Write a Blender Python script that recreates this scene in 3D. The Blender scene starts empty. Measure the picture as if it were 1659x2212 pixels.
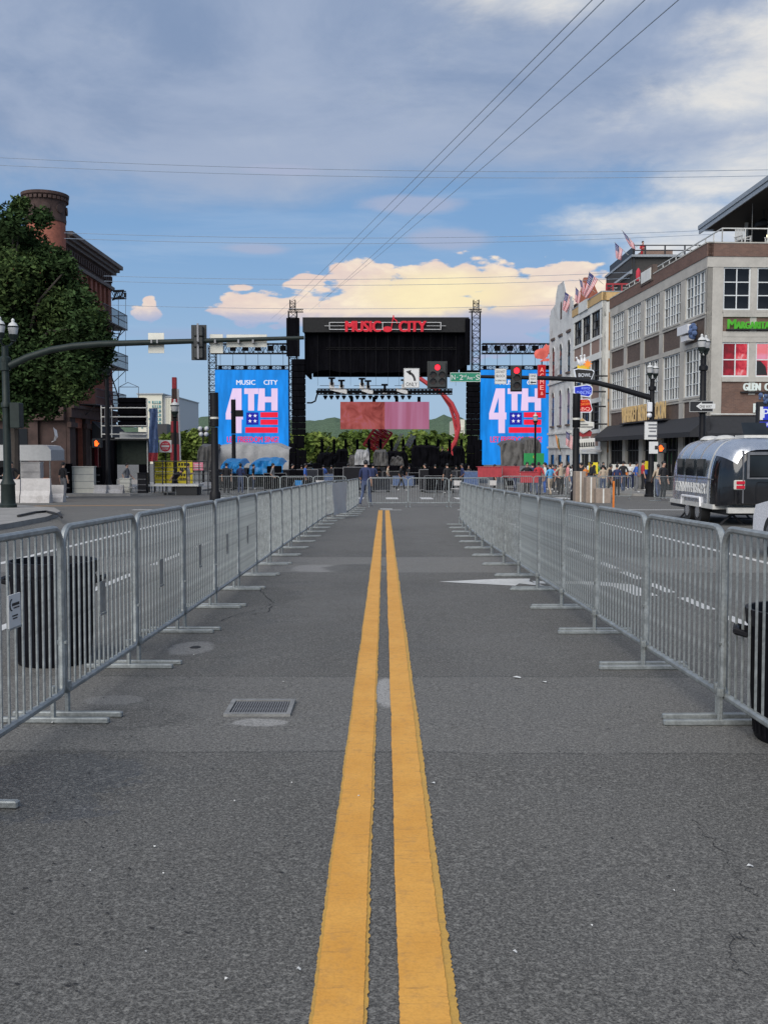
import bpy, math, random
from mathutils import Vector, noise as mnoise
random.seed(4)
R = math.radians
scene = bpy.context.scene
COL = scene.collection

# ------------------------------------------------------------------ camera, sky, sun, exposure
HC = 1.44                      # eye height of the camera above the road
FD = 2144.6                    # focal length in units of the 1659 px wide measuring picture
SLOPE, YFLAT = 0.0161, 110.0   # the street falls gently towards the river
cam = bpy.data.cameras.new('camera')
cam.sensor_fit = 'VERTICAL'; cam.sensor_height = 36.0
cam.lens = 36.0 * 3100.0 / 3198.0
cam.clip_start = 0.05; cam.clip_end = 6000
camo = bpy.data.objects.new('camera', cam); COL.objects.link(camo)
camo.location = (0, 0, HC); camo.rotation_euler = (R(90) - math.atan(127.0 / FD), 0, 0)
scene.camera = camo

SUN_EL, SUN_AZ = R(38), R(205)         # high hazy light from behind the camera
world = bpy.data.worlds.new('World'); scene.world = world; world.use_nodes = True

class N:
    """small node helper: every value is a socket or a number"""
    def __init__(s, tree): s.t = tree
    def n(s, typ, **kw):
        o = s.t.nodes.new(typ)
        for k, v in kw.items(): setattr(o, k, v)
        return o
    def put(s, sock, v):
        if hasattr(v, 'is_linked'): s.t.links.new(v, sock)
        elif isinstance(v, (tuple, list)):
            sock.default_value = tuple(v) + ((1,) if len(v) == 3 and sock.type == 'RGBA' else ())
        else: sock.default_value = v
    def m(s, op, a, b=0.0, c=None, clamp=False):
        o = s.n('ShaderNodeMath', operation=op); o.use_clamp = clamp
        s.put(o.inputs[0], a); s.put(o.inputs[1], b)
        if c is not None: s.put(o.inputs[2], c)
        return o.outputs[0]
    def mix(s, f, a, b, mode='MIX'):
        o = s.n('ShaderNodeMix', data_type='RGBA', blend_type=mode)
        s.put(o.inputs[0], f); s.put(o.inputs[6], a); s.put(o.inputs[7], b)
        return o.outputs[2]
    def step(s, v, lo, hi, a=0.0, b=1.0):
        o = s.n('ShaderNodeMapRange', interpolation_type='SMOOTHSTEP')
        s.put(o.inputs[0], v); s.put(o.inputs[1], lo); s.put(o.inputs[2], hi); s.put(o.inputs[3], a); s.put(o.inputs[4], b)
        return o.outputs[0]
    def noise(s, vec, scale, detail=4, rough=0.55, dist=0.0):
        o = s.n('ShaderNodeTexNoise')
        if vec is not None: s.put(o.inputs['Vector'], vec)
        s.put(o.inputs['Scale'], scale); s.put(o.inputs['Detail'], detail); s.put(o.inputs['Roughness'], rough)
        s.put(o.inputs['Distortion'], dist)
        return o.outputs[0]
    def vor(s, vec, scale, feature='F1', out=0):
        o = s.n('ShaderNodeTexVoronoi', feature=feature)
        if vec is not None: s.put(o.inputs['Vector'], vec)
        s.put(o.inputs['Scale'], scale)
        return o.outputs[out]

def lin(r, g, b):
    f = lambda c: (c / 255 / 12.92) if c <= 10 else ((c / 255 + 0.055) / 1.055) ** 2.4
    return (f(r), f(g), f(b))

SKY = 0.1
def make_world():
    t = world.node_tree; t.nodes.clear(); s = N(t)
    tc = s.n('ShaderNodeTexCoord').outputs['Generated']
    nz = s.n('ShaderNodeVectorMath', operation='NORMALIZE'); s.put(nz.inputs[0], tc)
    d = nz.outputs[0]
    sp = s.n('ShaderNodeSeparateXYZ'); s.put(sp.inputs[0], d)
    X, Y, Z = sp.outputs
    az = s.m('ARCTAN2', X, Y); el = s.m('ARCSINE', Z)
    sky = s.n('ShaderNodeTexSky', sky_type='NISHITA'); sky.sun_disc = False
    sky.sun_elevation = SUN_EL; sky.sun_rotation = SUN_AZ
    sky.air_density = 1.0; sky.dust_density = 1.2; sky.ozone_density = 2.0
    flat = s.n('ShaderNodeVectorMath', operation='MULTIPLY'); s.put(flat.inputs[0], d); flat.inputs[1].default_value = (1, 1, 2.6)
    dv = flat.outputs[0]
    n1 = s.noise(dv, 2.3, 7, 0.62, 0.5)      # large shapes
    n2 = s.noise(dv, 7.0, 8, 0.62, 0.3)      # lumps
    n3 = s.noise(dv, 42.0, 6, 0.62)           # fine edge
    c = lambda r, g, b: tuple(v / SKY for v in lin(r, g, b))
    A = lambda x: (x - 829.5) / FD
    E = lambda y: math.atan((979 - y) / FD)
    def ell(x, y, rx, ry, k1=0.0, k2=0.0, k3=0.0):
        a = s.m('DIVIDE', s.m('SUBTRACT', az, A(x)), rx / FD)
        b = s.m('DIVIDE', s.m('SUBTRACT', el, E(y)), ry / FD)
        r = s.m('SQRT', s.m('ADD', s.m('MULTIPLY', a, a), s.m('MULTIPLY', b, b)))
        v = s.m('SUBTRACT', 1.0, r)
        for k, nn in ((k1, n1), (k2, n2), (k3, n3)):
            if k: v = s.m('ADD', v, s.m('MULTIPLY', s.m('SUBTRACT', nn, 0.5), k))
        return v
    def union(*e):
        v = e[0]
        for w in e[1:]: v = s.m('MAXIMUM', v, w)
        return v
    # clear air: the physical sky, paled towards the horizon
    col = s.mix(1.0, sky.outputs[0], (0.55, 0.62, 0.80), 'MULTIPLY')
    col = s.mix(s.step(el, -0.02, 0.62, 0.86, 0.25), col, s.mix(s.step(el, 0.02, 0.24), c(166, 194, 221), c(136, 179, 222)))
    # thin milky streaks low in the sky
    st = s.n('ShaderNodeVectorMath', operation='MULTIPLY'); s.put(st.inputs[0], d); st.inputs[1].default_value = (1, 1, 9)
    n4 = s.noise(st.outputs[0], 3.2, 7, 0.6, 0.4)
    col = s.mix(s.m('MULTIPLY', s.step(n4, 0.50, 0.72), s.step(el, 0.02, 0.16, 0.10, 0.30)), col, c(176, 196, 222))
    # high grey-lavender sheet over the upper half, thinning towards the horizon
    edge = s.m('ADD', el, s.m('MULTIPLY', s.m('SUBTRACT', n1, 0.5), 0.16))
    edge = s.m('ADD', edge, s.m('MULTIPLY', s.m('SUBTRACT', n2, 0.5), 0.05))
    edge = s.m('SUBTRACT', edge, s.m('MULTIPLY', s.step(az, -0.10, 0.03), s.step(az, 0.30, 0.13, 0, 0.02)))
    sheet = s.step(edge, 0.225, 0.30)
    shade = s.mix(s.step(n1, 0.36, 0.64), c(132, 152, 184), c(163, 177, 202))
    shade = s.mix(s.m('MULTIPLY', s.step(n2, 0.52, 0.76), 0.3), shade, c(188, 197, 211))
    col = s.mix(s.m('MULTIPLY', sheet, 0.95), col, shade)
    # paler banks on the right and at the top
    bank = union(ell(1760, 150, 400, 90, 1.0, .8, .3), ell(1600, 260, 330, 90, 1.0, .8, .3), ell(1700, 420, 450, 110, 0.8, 0.8, .3), ell(1430, 505, 330, 52, 0.5, 0.8, .4),
                 ell(1200, 20, 290, 75, 1.0, .7), ell(1480, 560, 200, 70, .4, .7, .3))
    bank = s.m('MULTIPLY', s.step(bank, 0.0, 0.75), 0.85)
    col = s.mix(bank, col, s.mix(s.step(n2, 0.38, 0.62), c(204, 210, 219), c(238, 235, 229)))
    # small grey-mauve scraps in the blue
    scr = union(ell(890, 452, 150, 26, .6, .9, .4), ell(970, 525, 120, 34, .6, .9, .4), ell(560, 548, 110, 18, .6, .9), ell(610, 382, 110, 14, .5, .8))
    col = s.mix(s.m('MULTIPLY', s.step(scr, 0.1, 0.6), 0.75), col, c(170, 180, 206))
    # the sunlit heap cloud low behind the stage
    heap = union(ell(900, 690, 270, 112, .5, 1.1, .7), ell(980, 615, 190, 52, .5, 1.2, .8), ell(780, 605, 95, 44, .5, 1.2, .8), ell(665, 612, 55, 20, .5, 1.2, .8), ell(560, 672, 110, 46, .5, 1.0, 1.0), ell(650, 678, 120, 44, .4, .9, .9), ell(1160, 650, 230, 66, .5, 1.3, .7),
                 ell(332, 692, 40, 22, .3, 1.1, .9), ell(336, 668, 17, 19, .3, 1.0, .9), ell(530, 629, 40, 11, .4, 1.2, .9), ell(1040, 700, 330, 60, .4, .9, .5), ell(1200, 600, 110, 26, .4, 1.2, .8))
    bil = s.vor(dv, 30); bil2 = s.vor(dv, 75)
    puff = s.m('ADD', s.m('MULTIPLY', s.m('SUBTRACT', 0.42, bil), 0.62), s.m('MULTIPLY', s.m('SUBTRACT', 0.42, bil2), 0.30))
    heap = s.m('ADD', heap, puff)
    hm = s.step(heap, 0.0, 0.20)
    warm = s.mix(s.step(n2, 0.40, 0.62), c(230, 208, 200), c(252, 238, 216))
    warm = s.mix(s.step(puff, 0.10, -0.16, 0, 0.45), warm, c(222, 204, 200))
    core = ell(960, 640, 260, 70, .3, .4)
    warm = s.mix(s.m('MULTIPLY', s.step(core, 0.0, 0.7), 0.8), warm, c(253, 238, 190))
    base = s.step(s.m('ADD', el, s.m('MULTIPLY', s.m('SUBTRACT', n2, 0.5), 0.05)), E(712), E(668))
    warm = s.mix(base, c(168, 181, 212), warm)
    col = s.mix(hm, col, warm)
    low = union(ell(960, 748, 420, 34, .3, .6), ell(430, 730, 240, 22, .4, .7))
    col = s.mix(s.m('MULTIPLY', s.step(low, 0.1, 0.8), 0.55), col, c(156, 174, 208))
    bg = s.n('ShaderNodeBackground'); s.put(bg.inputs[0], col); bg.inputs[1].default_value = SKY
    out = s.n('ShaderNodeOutputWorld'); t.links.new(bg.outputs[0], out.inputs[0])
make_world()

sl = bpy.data.lights.new('sun', 'SUN'); sl.energy = 3.6; sl.angle = R(60); sl.color = (1.0, 0.95, 0.87)
so = bpy.data.objects.new('sun', sl); COL.objects.link(so)
so.rotation_euler = Vector((math.sin(SUN_AZ) * math.cos(SUN_EL), math.cos(SUN_AZ) * math.cos(SUN_EL), math.sin(SUN_EL))).to_track_quat('Z', 'Y').to_euler()
so.location = (0, -20, 40)

vs = scene.view_settings
scene.display_settings.display_device = 'sRGB'
vs.view_transform = 'Standard'; vs.look = 'None'; vs.exposure = 0.0; vs.gamma = 1.0; vs.use_curve_mapping = False
scene.cycles.max_bounces = 6; scene.cycles.transparent_max_bounces = 8

# ------------------------------------------------------------------ helpers
def gz(y): return -SLOPE * min(max(y, -20), YFLAT)
PH = math.atan(127.0 / FD)
def at(x, y, D):
    """point at distance D down the street seen at (x, y) of the measuring picture"""
    u = (x - 829.5) / FD; v = (1106 - y) / FD
    t = D / (math.cos(PH) + v * math.sin(PH))
    return (u * t, D, HC + t * (-math.sin(PH) + v * math.cos(PH)))
def ax(x, D): return (x - 829.5) / FD * D
def az_(y, D): return at(829.5, y, D)[2]

def W(o):
    v = Vector((0, 0, 0))
    while o is not None:
        v = v + o.location; o = o.parent
    return v

class MB:
    def __init__(s): s.v = []; s.f = []; s.mi = []; s.cur = 0
    def add(s, vs_, fs):
        b = len(s.v); s.v += [tuple(p) for p in vs_]
        for f in fs: s.f.append(tuple(b + i for i in f)); s.mi.append(s.cur)
        return s
    def bx(s, x0, x1, y0, y1, z0, z1):
        return s.add([(x0,y0,z0),(x1,y0,z0),(x1,y1,z0),(x0,y1,z0),(x0,y0,z1),(x1,y0,z1),(x1,y1,z1),(x0,y1,z1)],
                     [(0,3,2,1),(4,5,6,7),(0,1,5,4),(1,2,6,5),(2,3,7,6),(3,0,4,7)])
    def bv(s, x0, x1, y0, y1, z0, z1, b):
        """box with chamfered edges"""
        pts = []
        for (z, e) in ((z0, b), (z0 + b, 0), (z1 - b, 0), (z1, b)):
            c = b
            a0, a1, b0, b1 = x0 + e, x1 - e, y0 + e, y1 - e
            pts += [(a0+c,b0,z),(a1-c,b0,z),(a1,b0+c,z),(a1,b1-c,z),(a1-c,b1,z),(a0+c,b1,z),(a0,b1-c,z),(a0,b0+c,z)]
        fs = [tuple(range(7, -1, -1)), tuple(range(24, 32))]
        for k in range(3):
            for i in range(8):
                j = (i + 1) % 8
                fs.append((k*8+i, k*8+j, k*8+8+j, k*8+8+i))
        return s.add(pts, fs)
    def cyl(s, p0, p1, r0, r1=None, n=8, cap=True):
        return s.tube([p0, p1], [r0, r0 if r1 is None else r1], n, cap)
    def tube(s, pts, r, n=8, cap=True, closed=False):
        P = [Vector(p) for p in pts]; m = len(P)
        rs = list(r) if isinstance(r, (list, tuple)) else [r] * m
        up = None; ring = []
        for i in range(m):
            if closed: t = P[(i + 1) % m] - P[i - 1]
            else: t = P[min(i + 1, m - 1)] - P[max(i - 1, 0)]
            t.normalize()
            if up is None: up = Vector((0, 0, 1)) if abs(t.z) < 0.9 else Vector((0, 1, 0))
            a = up.cross(t)
            if a.length < 1e-5: a = Vector((1, 0, 0)).cross(t)
            a.normalize(); b = t.cross(a); up = b
            for k in range(n):
                an = 2 * math.pi * (k + 0.5) / n
                ring.append(P[i] + a * (math.cos(an) * rs[i]) + b * (math.sin(an) * rs[i]))
        fs = []
        for i in range(m if closed else m - 1):
            j = (i + 1) % m
            for k in range(n):
                l = (k + 1) % n
                fs.append((i*n+k, i*n+l, j*n+l, j*n+k))
        if cap and not closed: fs += [tuple(range(n - 1, -1, -1)), tuple((m-1)*n + k for k in range(n))]
        return s.add(ring, fs)
    def lathe(s, prof, c=(0, 0, 0), n=12):
        pts = []
        for r, z in prof:
            for k in range(n):
                a = 2 * math.pi * k / n
                pts.append((c[0] + r * math.cos(a), c[1] + r * math.sin(a), c[2] + z))
        m = len(prof); fs = []
        for i in range(m - 1):
            for k in range(n):
                l = (k + 1) % n
                fs.append((i*n+k, i*n+l, (i+1)*n+l, (i+1)*n+k))
        fs += [tuple(range(n - 1, -1, -1)), tuple((m-1)*n + k for k in range(n))]
        return s.add(pts, fs)
    def prism(s, poly, y0, y1):
        """polygon in x,z (counter-clockwise seen from -y) extruded along y"""
        n = len(poly)
        pts = [(x, y0, z) for x, z in poly] + [(x, y1, z) for x, z in poly]
        fs = [tuple(range(n)), tuple(range(2*n-1, n-1, -1))]
        for i in range(n):
            j = (i + 1) % n
            fs.append((j, i, n + i, n + j))
        return s.add(pts, fs)
    def ball(s, c, r, n=8, m=6, sq=(1, 1, 1)):
        prof = [(math.sin(math.pi * i / m), -math.cos(math.pi * i / m)) for i in range(m + 1)]
        pts = []
        for rr, z in prof:
            rr = max(rr, 0.02)
            for k in range(n):
                a = 2 * math.pi * k / n
                pts.append((c[0] + r*sq[0]*rr*math.cos(a), c[1] + r*sq[1]*rr*math.sin(a), c[2] + r*sq[2]*z))
        fs = [tuple(range(n - 1, -1, -1)), tuple(m*n + k for k in range(n))]
        for i in range(m):
            for k in range(n):
                l = (k + 1) % n
                fs.append((i*n+k, i*n+l, (i+1)*n+l, (i+1)*n+k))
        return s.add(pts, fs)
    def mul(s, fn):
        s.v = [tuple(fn(p)) for p in s.v]; return s
    def build(s, name, mat, parent=None, local=False, smooth=False, kind=None, label=None):
        me = bpy.data.meshes.new(name)
        o = Vector((0, 0, 0)) if (local or parent is None) else W(parent)
        me.from_pydata([(p[0]-o.x, p[1]-o.y, p[2]-o.z) for p in s.v], [], s.f)
        mats = mat if isinstance(mat, (list, tuple)) else [mat]
        for m_ in mats: me.materials.append(m_)
        if len(mats) > 1: me.polygons.foreach_set('material_index', s.mi)
        if smooth:
            me.polygons.foreach_set('use_smooth', [True] * len(me.polygons))
            try: me.set_sharp_from_angle(angle=R(42))
            except Exception: pass
        me.update()
        ob = bpy.data.objects.new(name, me); COL.objects.link(ob)
        if parent is not None: ob.parent = parent
        if kind: ob['kind'] = kind
        if label: ob['label'] = label
        return ob

def T(name, label, cat, loc=(0, 0, 0), rz=0.0, group=None):
    o = bpy.data.objects.new(name, None); o.empty_display_size = 0.2; COL.objects.link(o)
    o.location = loc; o.rotation_euler = (0, 0, rz)
    o['label'] = label; o['category'] = cat
    if group: o['group'] = group
    return o
def tag(o, label, cat, group=None):
    o['label'] = label; o['category'] = cat
    if group: o['group'] = group
    return o
def one(mb, name, mat, label, cat, loc, group=None, smooth=False, local=False):
    """a thing that is one mesh, its origin at its base"""
    if not local: mb.mul(lambda p: (p[0]-loc[0], p[1]-loc[1], p[2]-loc[2]))
    o = mb.build(name, mat, None, smooth=smooth); o.location = loc
    return tag(o, label, cat, group)
def dup(t, loc, rz=None, label=None, group=None, parent=None):
    c = t.copy(); COL.objects.link(c); c.location = loc
    if parent is not None: c.parent = parent
    if rz is not None: c.rotation_euler = (0, 0, rz)
    if label: c['label'] = label
    if group: c['group'] = group
    for ch in t.children:
        dup_child(ch, c)
    return c
def dup_child(ch, par):
    c = ch.copy(); COL.objects.link(c); c.parent = par
    for g in ch.children: dup_child(g, c)
    return c
def inst(src, name, parent, loc, rz=0, scale=None):
    """another object on the same mesh, as a part"""
    o = bpy.data.objects.new(name, src); COL.objects.link(o)
    o.parent = parent; o.location = loc; o.rotation_euler = (0, 0, rz)
    if scale: o.scale = scale
    return o

def text_mesh(txt, w=None, h=None, ext=0.0, spacing=1.0, track=1.0):
    """verts, faces of lettering in x,z (front faces -y), centred on 0, scaled to w x h"""
    cu = bpy.data.curves.new('lettering', 'FONT'); cu.body = txt; cu.align_x = 'CENTER'; cu.resolution_u = 3
    cu.space_character = track
    if len(txt) and '\n' in txt: cu.space_line = spacing
    ob = bpy.data.objects.new('lettering', cu); COL.objects.link(ob)
    bpy.context.view_layer.update()
    me = bpy.data.meshes.new_from_object(ob.evaluated_get(bpy.context.evaluated_depsgraph_get()))
    V = [v.co.copy() for v in me.vertices]; F = [tuple(p.vertices) for p in me.polygons]
    bpy.data.objects.remove(ob); bpy.data.curves.remove(cu); bpy.data.meshes.remove(me)
    x0 = min(v.x for v in V); x1 = max(v.x for v in V); y0 = min(v.y for v in V); y1 = max(v.y for v in V)
    k = (h / (y1 - y0)) if h else 1.0; kx = (w / (x1 - x0)) if w else k
    if not h: k = kx
    V = [((v.x - (x0+x1)/2) * kx, 0.0, (v.y - (y0+y1)/2) * k) for v in V]
    return V, F
def text(mb, txt, c, w=None, h=None, rz=0.0, depth=0.02, tilt=0.0, fatten=0.0, spacing=1.0, track=1.0):
    """lettering as thin slabs standing in front of point c, facing -y turned by rz"""
    V, F = text_mesh(txt, w, h, spacing=spacing, track=track)
    ca, sa = math.cos(rz), math.sin(rz); ct, st = math.cos(tilt), math.sin(tilt)
    def P(v, d):
        x = v[0]*ct - v[2]*st; z = v[0]*st + v[2]*ct; y = -d
        return (c[0] + x*ca - y*sa, c[1] + x*sa + y*ca, c[2] + z)
    n = len(V)
    edges = {}
    for f in F:
        for i in range(len(f)):
            e = (f[i], f[(i+1) % len(f)]); edges[e] = 1
    side = [(a, b) for (a, b) in edges if (b, a) not in edges]
    pts = [P(v, depth) for v in V] + [P(v, 0.001) for v in V]
    fs = [tuple(f) for f in F] + [(b, a, n + a, n + b) for a, b in side]
    mb.add(pts, fs)
    return mb
# ------------------------------------------------------------------ materials
def pm(name, col, rough=0.6, metal=0.0, var=0.14, scale=6.0, bump=0.0, bscale=60.0, spec=None, grime=None, coat=0.0, streak=None):
    """procedural surface: two noises vary colour and roughness, optional relief"""
    m = bpy.data.materials.new(name); m.use_nodes = True; t = m.node_tree; s = N(t)
    b = t.nodes['Principled BSDF']
    oc = s.n('ShaderNodeTexCoord').outputs['Object']
    vec = oc
    if streak:
        mp = s.n('ShaderNodeVectorMath', operation='MULTIPLY'); s.put(mp.inputs[0], oc); mp.inputs[1].default_value = streak; vec = mp.outputs[0]
    a = s.noise(vec, scale, 5, 0.6); f = s.noise(vec, scale * 6.3, 3, 0.6)
    mixv = s.m('ADD', s.m('MULTIPLY', a, 0.65), s.m('MULTIPLY', f, 0.35))
    k = s.step(mixv, 0.3, 0.7)
    lo = tuple(c * (1 - var) for c in col); hi = tuple(min(1, c * (1 + var)) for c in col)
    c = s.mix(k, lo, hi)
    if grime:
        g = s.step(s.noise(vec, scale * 0.6, 6, 0.7, 0.6), 0.5, 0.72)
        c = s.mix(s.m('MULTIPLY', g, grime[1]), c, grime[0])
    s.put(b.inputs['Base Color'], c)
    s.put(b.inputs['Roughness'], s.step(f, 0.2, 0.8, max(0.02, rough - 0.08), min(1, rough + 0.08)))
    b.inputs['Metallic'].default_value = metal
    if spec is not None: b.inputs['Specular IOR Level'].default_value = spec
    if coat: b.inputs['Coat Weight'].default_value = coat; b.inputs['Coat Roughness'].default_value = 0.06
    if bump:
        bp = s.n('ShaderNodeBump'); bp.inputs['Strength'].default_value = bump; bp.inputs['Distance'].default_value = 0.01
        s.put(bp.inputs['Height'], s.noise(oc, bscale, 4, 0.6)); t.links.new(bp.outputs[0], b.inputs['Normal'])
    return m
def em(name, col, strength, var=0.1, scale=3.0, base=None, streak=(1, 1, 1)):
    """something that shines: a screen, a lit sign, a lamp"""
    m = bpy.data.materials.new(name); m.use_nodes = True; t = m.node_tree; s = N(t)
    b = t.nodes['Principled BSDF']
    oc = s.n('ShaderNodeTexCoord').outputs['Object']
    mp = s.n('ShaderNodeVectorMath', operation='MULTIPLY'); s.put(mp.inputs[0], oc); mp.inputs[1].default_value = streak
    k = s.step(s.noise(mp.outputs[0], scale, 4, 0.6), 0.3, 0.7)
    c = s.mix(k, tuple(v * (1 - var) for v in col), tuple(min(1, v * (1 + var)) for v in col))
    s.put(b.inputs['Base Color'], base or tuple(v * 0.15 for v in col)); b.inputs['Roughness'].default_value = 0.8; b.inputs['Specular IOR Level'].default_value = 0.08
    s.put(b.inputs['Emission Color'], c); b.inputs['Emission Strength'].default_value = strength
    return m
def brick(name, c1, c2, mortar, sx=4.4, rough=0.85, along='x'):
    """brickwork too small to pick apart: courses with relief"""
    m = bpy.data.materials.new(name); m.use_nodes = True; t = m.node_tree; s = N(t)
    b = t.nodes['Principled BSDF']
    oc = s.n('ShaderNodeTexCoord').outputs['Object']
    sp = s.n('ShaderNodeSeparateXYZ'); s.put(sp.inputs[0], oc)
    cb = s.n('ShaderNodeCombineXYZ')
    s.put(cb.inputs[0], s.m('ADD', sp.outputs[0], sp.outputs[1])); s.put(cb.inputs[1], sp.outputs[2])
    bt = s.n('ShaderNodeTexBrick'); s.put(bt.inputs['Vector'], cb.outputs[0])
    s.put(bt.inputs['Color1'], c1); s.put(bt.inputs['Color2'], c2); s.put(bt.inputs['Mortar'], mortar)
    bt.inputs['Scale'].default_value = sx; bt.inputs['Mortar Size'].default_value = 0.012
    bt.inputs['Brick Width'].default_value = 1.0; bt.inputs['Row Height'].default_value = 0.34; bt.inputs['Bias'].default_value = -0.1
    n = s.noise(oc, 1.4, 6, 0.65)
    c = s.mix(s.step(n, 0.35, 0.7, 0.0, 0.45), bt.outputs[0], tuple(v * 0.55 for v in c1))
    s.put(b.inputs['Base Color'], c); b.inputs['Roughness'].default_value = rough
    bp = s.n('ShaderNodeBump'); bp.inputs['Strength'].default_value = 0.5; bp.inputs['Distance'].default_value = 0.01
    s.put(bp.inputs['Height'], s.m('SUBTRACT', 1.0, bt.outputs[1])); t.links.new(bp.outputs[0], b.inputs['Normal'])
    return m
def glass(name, col, rough=0.06):
    m = bpy.data.materials.new(name); m.use_nodes = True; t = m.node_tree; s = N(t)
    b = t.nodes['Principled BSDF']
    oc = s.n('ShaderNodeTexCoord').outputs['Object']
    n = s.noise(oc, 0.8, 3, 0.5)
    s.put(b.inputs['Base Color'], s.mix(s.step(n, 0.35, 0.65), tuple(v * 0.5 for v in col), col))
    b.inputs['Roughness'].default_value = rough; b.inputs['Specular IOR Level'].default_value = 0.28
    bp = s.n('ShaderNodeBump'); bp.inputs['Strength'].default_value = 0.06; bp.inputs['Distance'].default_value = 0.05
    s.put(bp.inputs['Height'], s.noise(oc, 1.1, 2)); t.links.new(bp.outputs[0], b.inputs['Normal'])
    return m
def asphalt():
    m = bpy.data.materials.new('asphalt'); m.use_nodes = True; t = m.node_tree; s = N(t)
    b = t.nodes['Principled BSDF']
    oc = s.n('ShaderNodeTexCoord').outputs['Object']
    sp = s.n('ShaderNodeSeparateXYZ'); s.put(sp.inputs[0], oc); X, Y = sp.outputs[0], sp.outputs[1]
    big = s.noise(oc, 0.35, 5, 0.6); mid = s.noise(oc, 2.2, 6, 0.65); fine = s.noise(oc, 130, 3, 0.75); grit = s.vor(oc, 170)
    c = s.mix(s.step(big, 0.36, 0.64), (0.062, 0.061, 0.060), (0.104, 0.102, 0.100))
    lane = s.m('ABSOLUTE', s.m('SUBTRACT', s.m('ABSOLUTE', s.m('ADD', X, s.m('MULTIPLY', s.m('SUBTRACT', big, 0.5), 0.6))), 1.0))
    c = s.mix(s.step(lane, 0.55, 0.1, 0, 0.35), c, (0.125, 0.123, 0.122))
    c = s.mix(s.step(s.noise(oc, 0.9, 5, 0.7, 1.0), 0.55, 0.72, 0, 0.35), c, (0.066, 0.066, 0.068))
    c = s.mix(s.step(mid, 0.44, 0.72, 0, 0.42), c, (0.080, 0.079, 0.080))
    # cross patches of a later, paler surfacing
    yy = s.m('ADD', Y, s.m('MULTIPLY', s.m('SUBTRACT', s.noise(oc, 1.1, 5, 0.6), 0.5), 0.10))
    yy = s.m('ADD', yy, s.m('MULTIPLY', X, 0.012))
    def band(a, b_, w=0.02): return s.m('MULTIPLY', s.step(yy, a - w, a + w), s.step(yy, b_ + w, b_ - w))
    c = s.mix(s.m('MULTIPLY', band(4.97, 6.82), 0.8), c, (0.150, 0.148, 0.147))
    c = s.mix(s.m('MULTIPLY', band(13.8, 16.2, 0.06), 0.9), c, (0.195, 0.193, 0.192))
    c = s.mix(s.m('MULTIPLY', s.step(yy, 22.5, 27.0), 0.5), c, (0.150, 0.149, 0.149))
    sealr = s.m('MULTIPLY', band(4.955, 4.985, 0.006), s.step(s.noise(oc, 3.0, 3), 0.36, 0.5))
    c = s.mix(s.m('MULTIPLY', sealr, 0.8), c, (0.02, 0.02, 0.022))
    c = s.mix(s.m('MULTIPLY', band(6.805, 6.84, 0.006), 0.7), c, (0.025, 0.03, 0.032))
    # dark drip stains along the left barrier and a damp tongue at the left edge
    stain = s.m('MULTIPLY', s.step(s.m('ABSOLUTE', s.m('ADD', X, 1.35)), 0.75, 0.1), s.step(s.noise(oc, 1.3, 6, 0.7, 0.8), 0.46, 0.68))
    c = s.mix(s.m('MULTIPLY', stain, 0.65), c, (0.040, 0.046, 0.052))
    e1 = s.m('DIVIDE', s.m('ADD', X, 1.52), 0.42); e2 = s.m('DIVIDE', s.m('SUBTRACT', Y, 4.45), 0.52)
    damp = s.m('ADD', s.m('ADD', s.m('MULTIPLY', e1, e1), s.m('MULTIPLY', e2, e2)), s.m('MULTIPLY', s.m('SUBTRACT', s.noise(oc, 3.0, 7, 0.7), 0.5), 3.6))
    dampm = s.step(damp, 1.05, 0.85)
    c = s.mix(s.m('MULTIPLY', dampm, 0.92), c, (0.026, 0.028, 0.038))
    # patches and stains with shapes of their own: (x, y, half width, half length, tone, strength, raggedness)
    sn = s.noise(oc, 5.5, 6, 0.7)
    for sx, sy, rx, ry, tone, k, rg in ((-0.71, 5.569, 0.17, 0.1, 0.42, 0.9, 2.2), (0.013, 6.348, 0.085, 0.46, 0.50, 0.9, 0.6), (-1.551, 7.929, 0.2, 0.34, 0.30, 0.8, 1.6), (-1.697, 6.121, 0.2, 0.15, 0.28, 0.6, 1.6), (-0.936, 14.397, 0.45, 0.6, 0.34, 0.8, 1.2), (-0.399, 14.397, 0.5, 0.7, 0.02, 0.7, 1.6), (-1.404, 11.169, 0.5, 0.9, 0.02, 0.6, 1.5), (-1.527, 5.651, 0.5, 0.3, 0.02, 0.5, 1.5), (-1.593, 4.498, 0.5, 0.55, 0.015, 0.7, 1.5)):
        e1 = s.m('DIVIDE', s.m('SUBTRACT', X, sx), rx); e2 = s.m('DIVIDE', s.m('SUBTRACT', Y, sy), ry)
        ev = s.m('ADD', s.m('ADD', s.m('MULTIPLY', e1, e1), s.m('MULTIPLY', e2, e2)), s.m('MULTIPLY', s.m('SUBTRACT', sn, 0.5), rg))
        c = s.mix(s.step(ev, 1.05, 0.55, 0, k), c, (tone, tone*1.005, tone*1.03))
    # aggregate
    grain = s.noise(oc, 62, 4, 0.7, 0.4)
    c = s.mix(s.step(fine, 0.34, 0.68, 0, 1), s.mix(0.62, c, (0.02, 0.02, 0.02)), s.mix(0.30, c, (0.36, 0.36, 0.35)))
    c = s.mix(s.step(grain, 0.52, 0.64, 0, 0.42), c, (0.32, 0.32, 0.31))
    c = s.mix(s.step(grain, 0.46, 0.35, 0, 0.55), c, (0.035, 0.035, 0.035))
    c = s.mix(s.step(grit, 0.16, 0.05, 0, 0.30), c, (0.34, 0.34, 0.34))
    speck = s.step(s.vor(oc, 34), 0.085, 0.05)
    sel = s.step(s.noise(oc, 9, 2), 0.55, 0.62)
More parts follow.
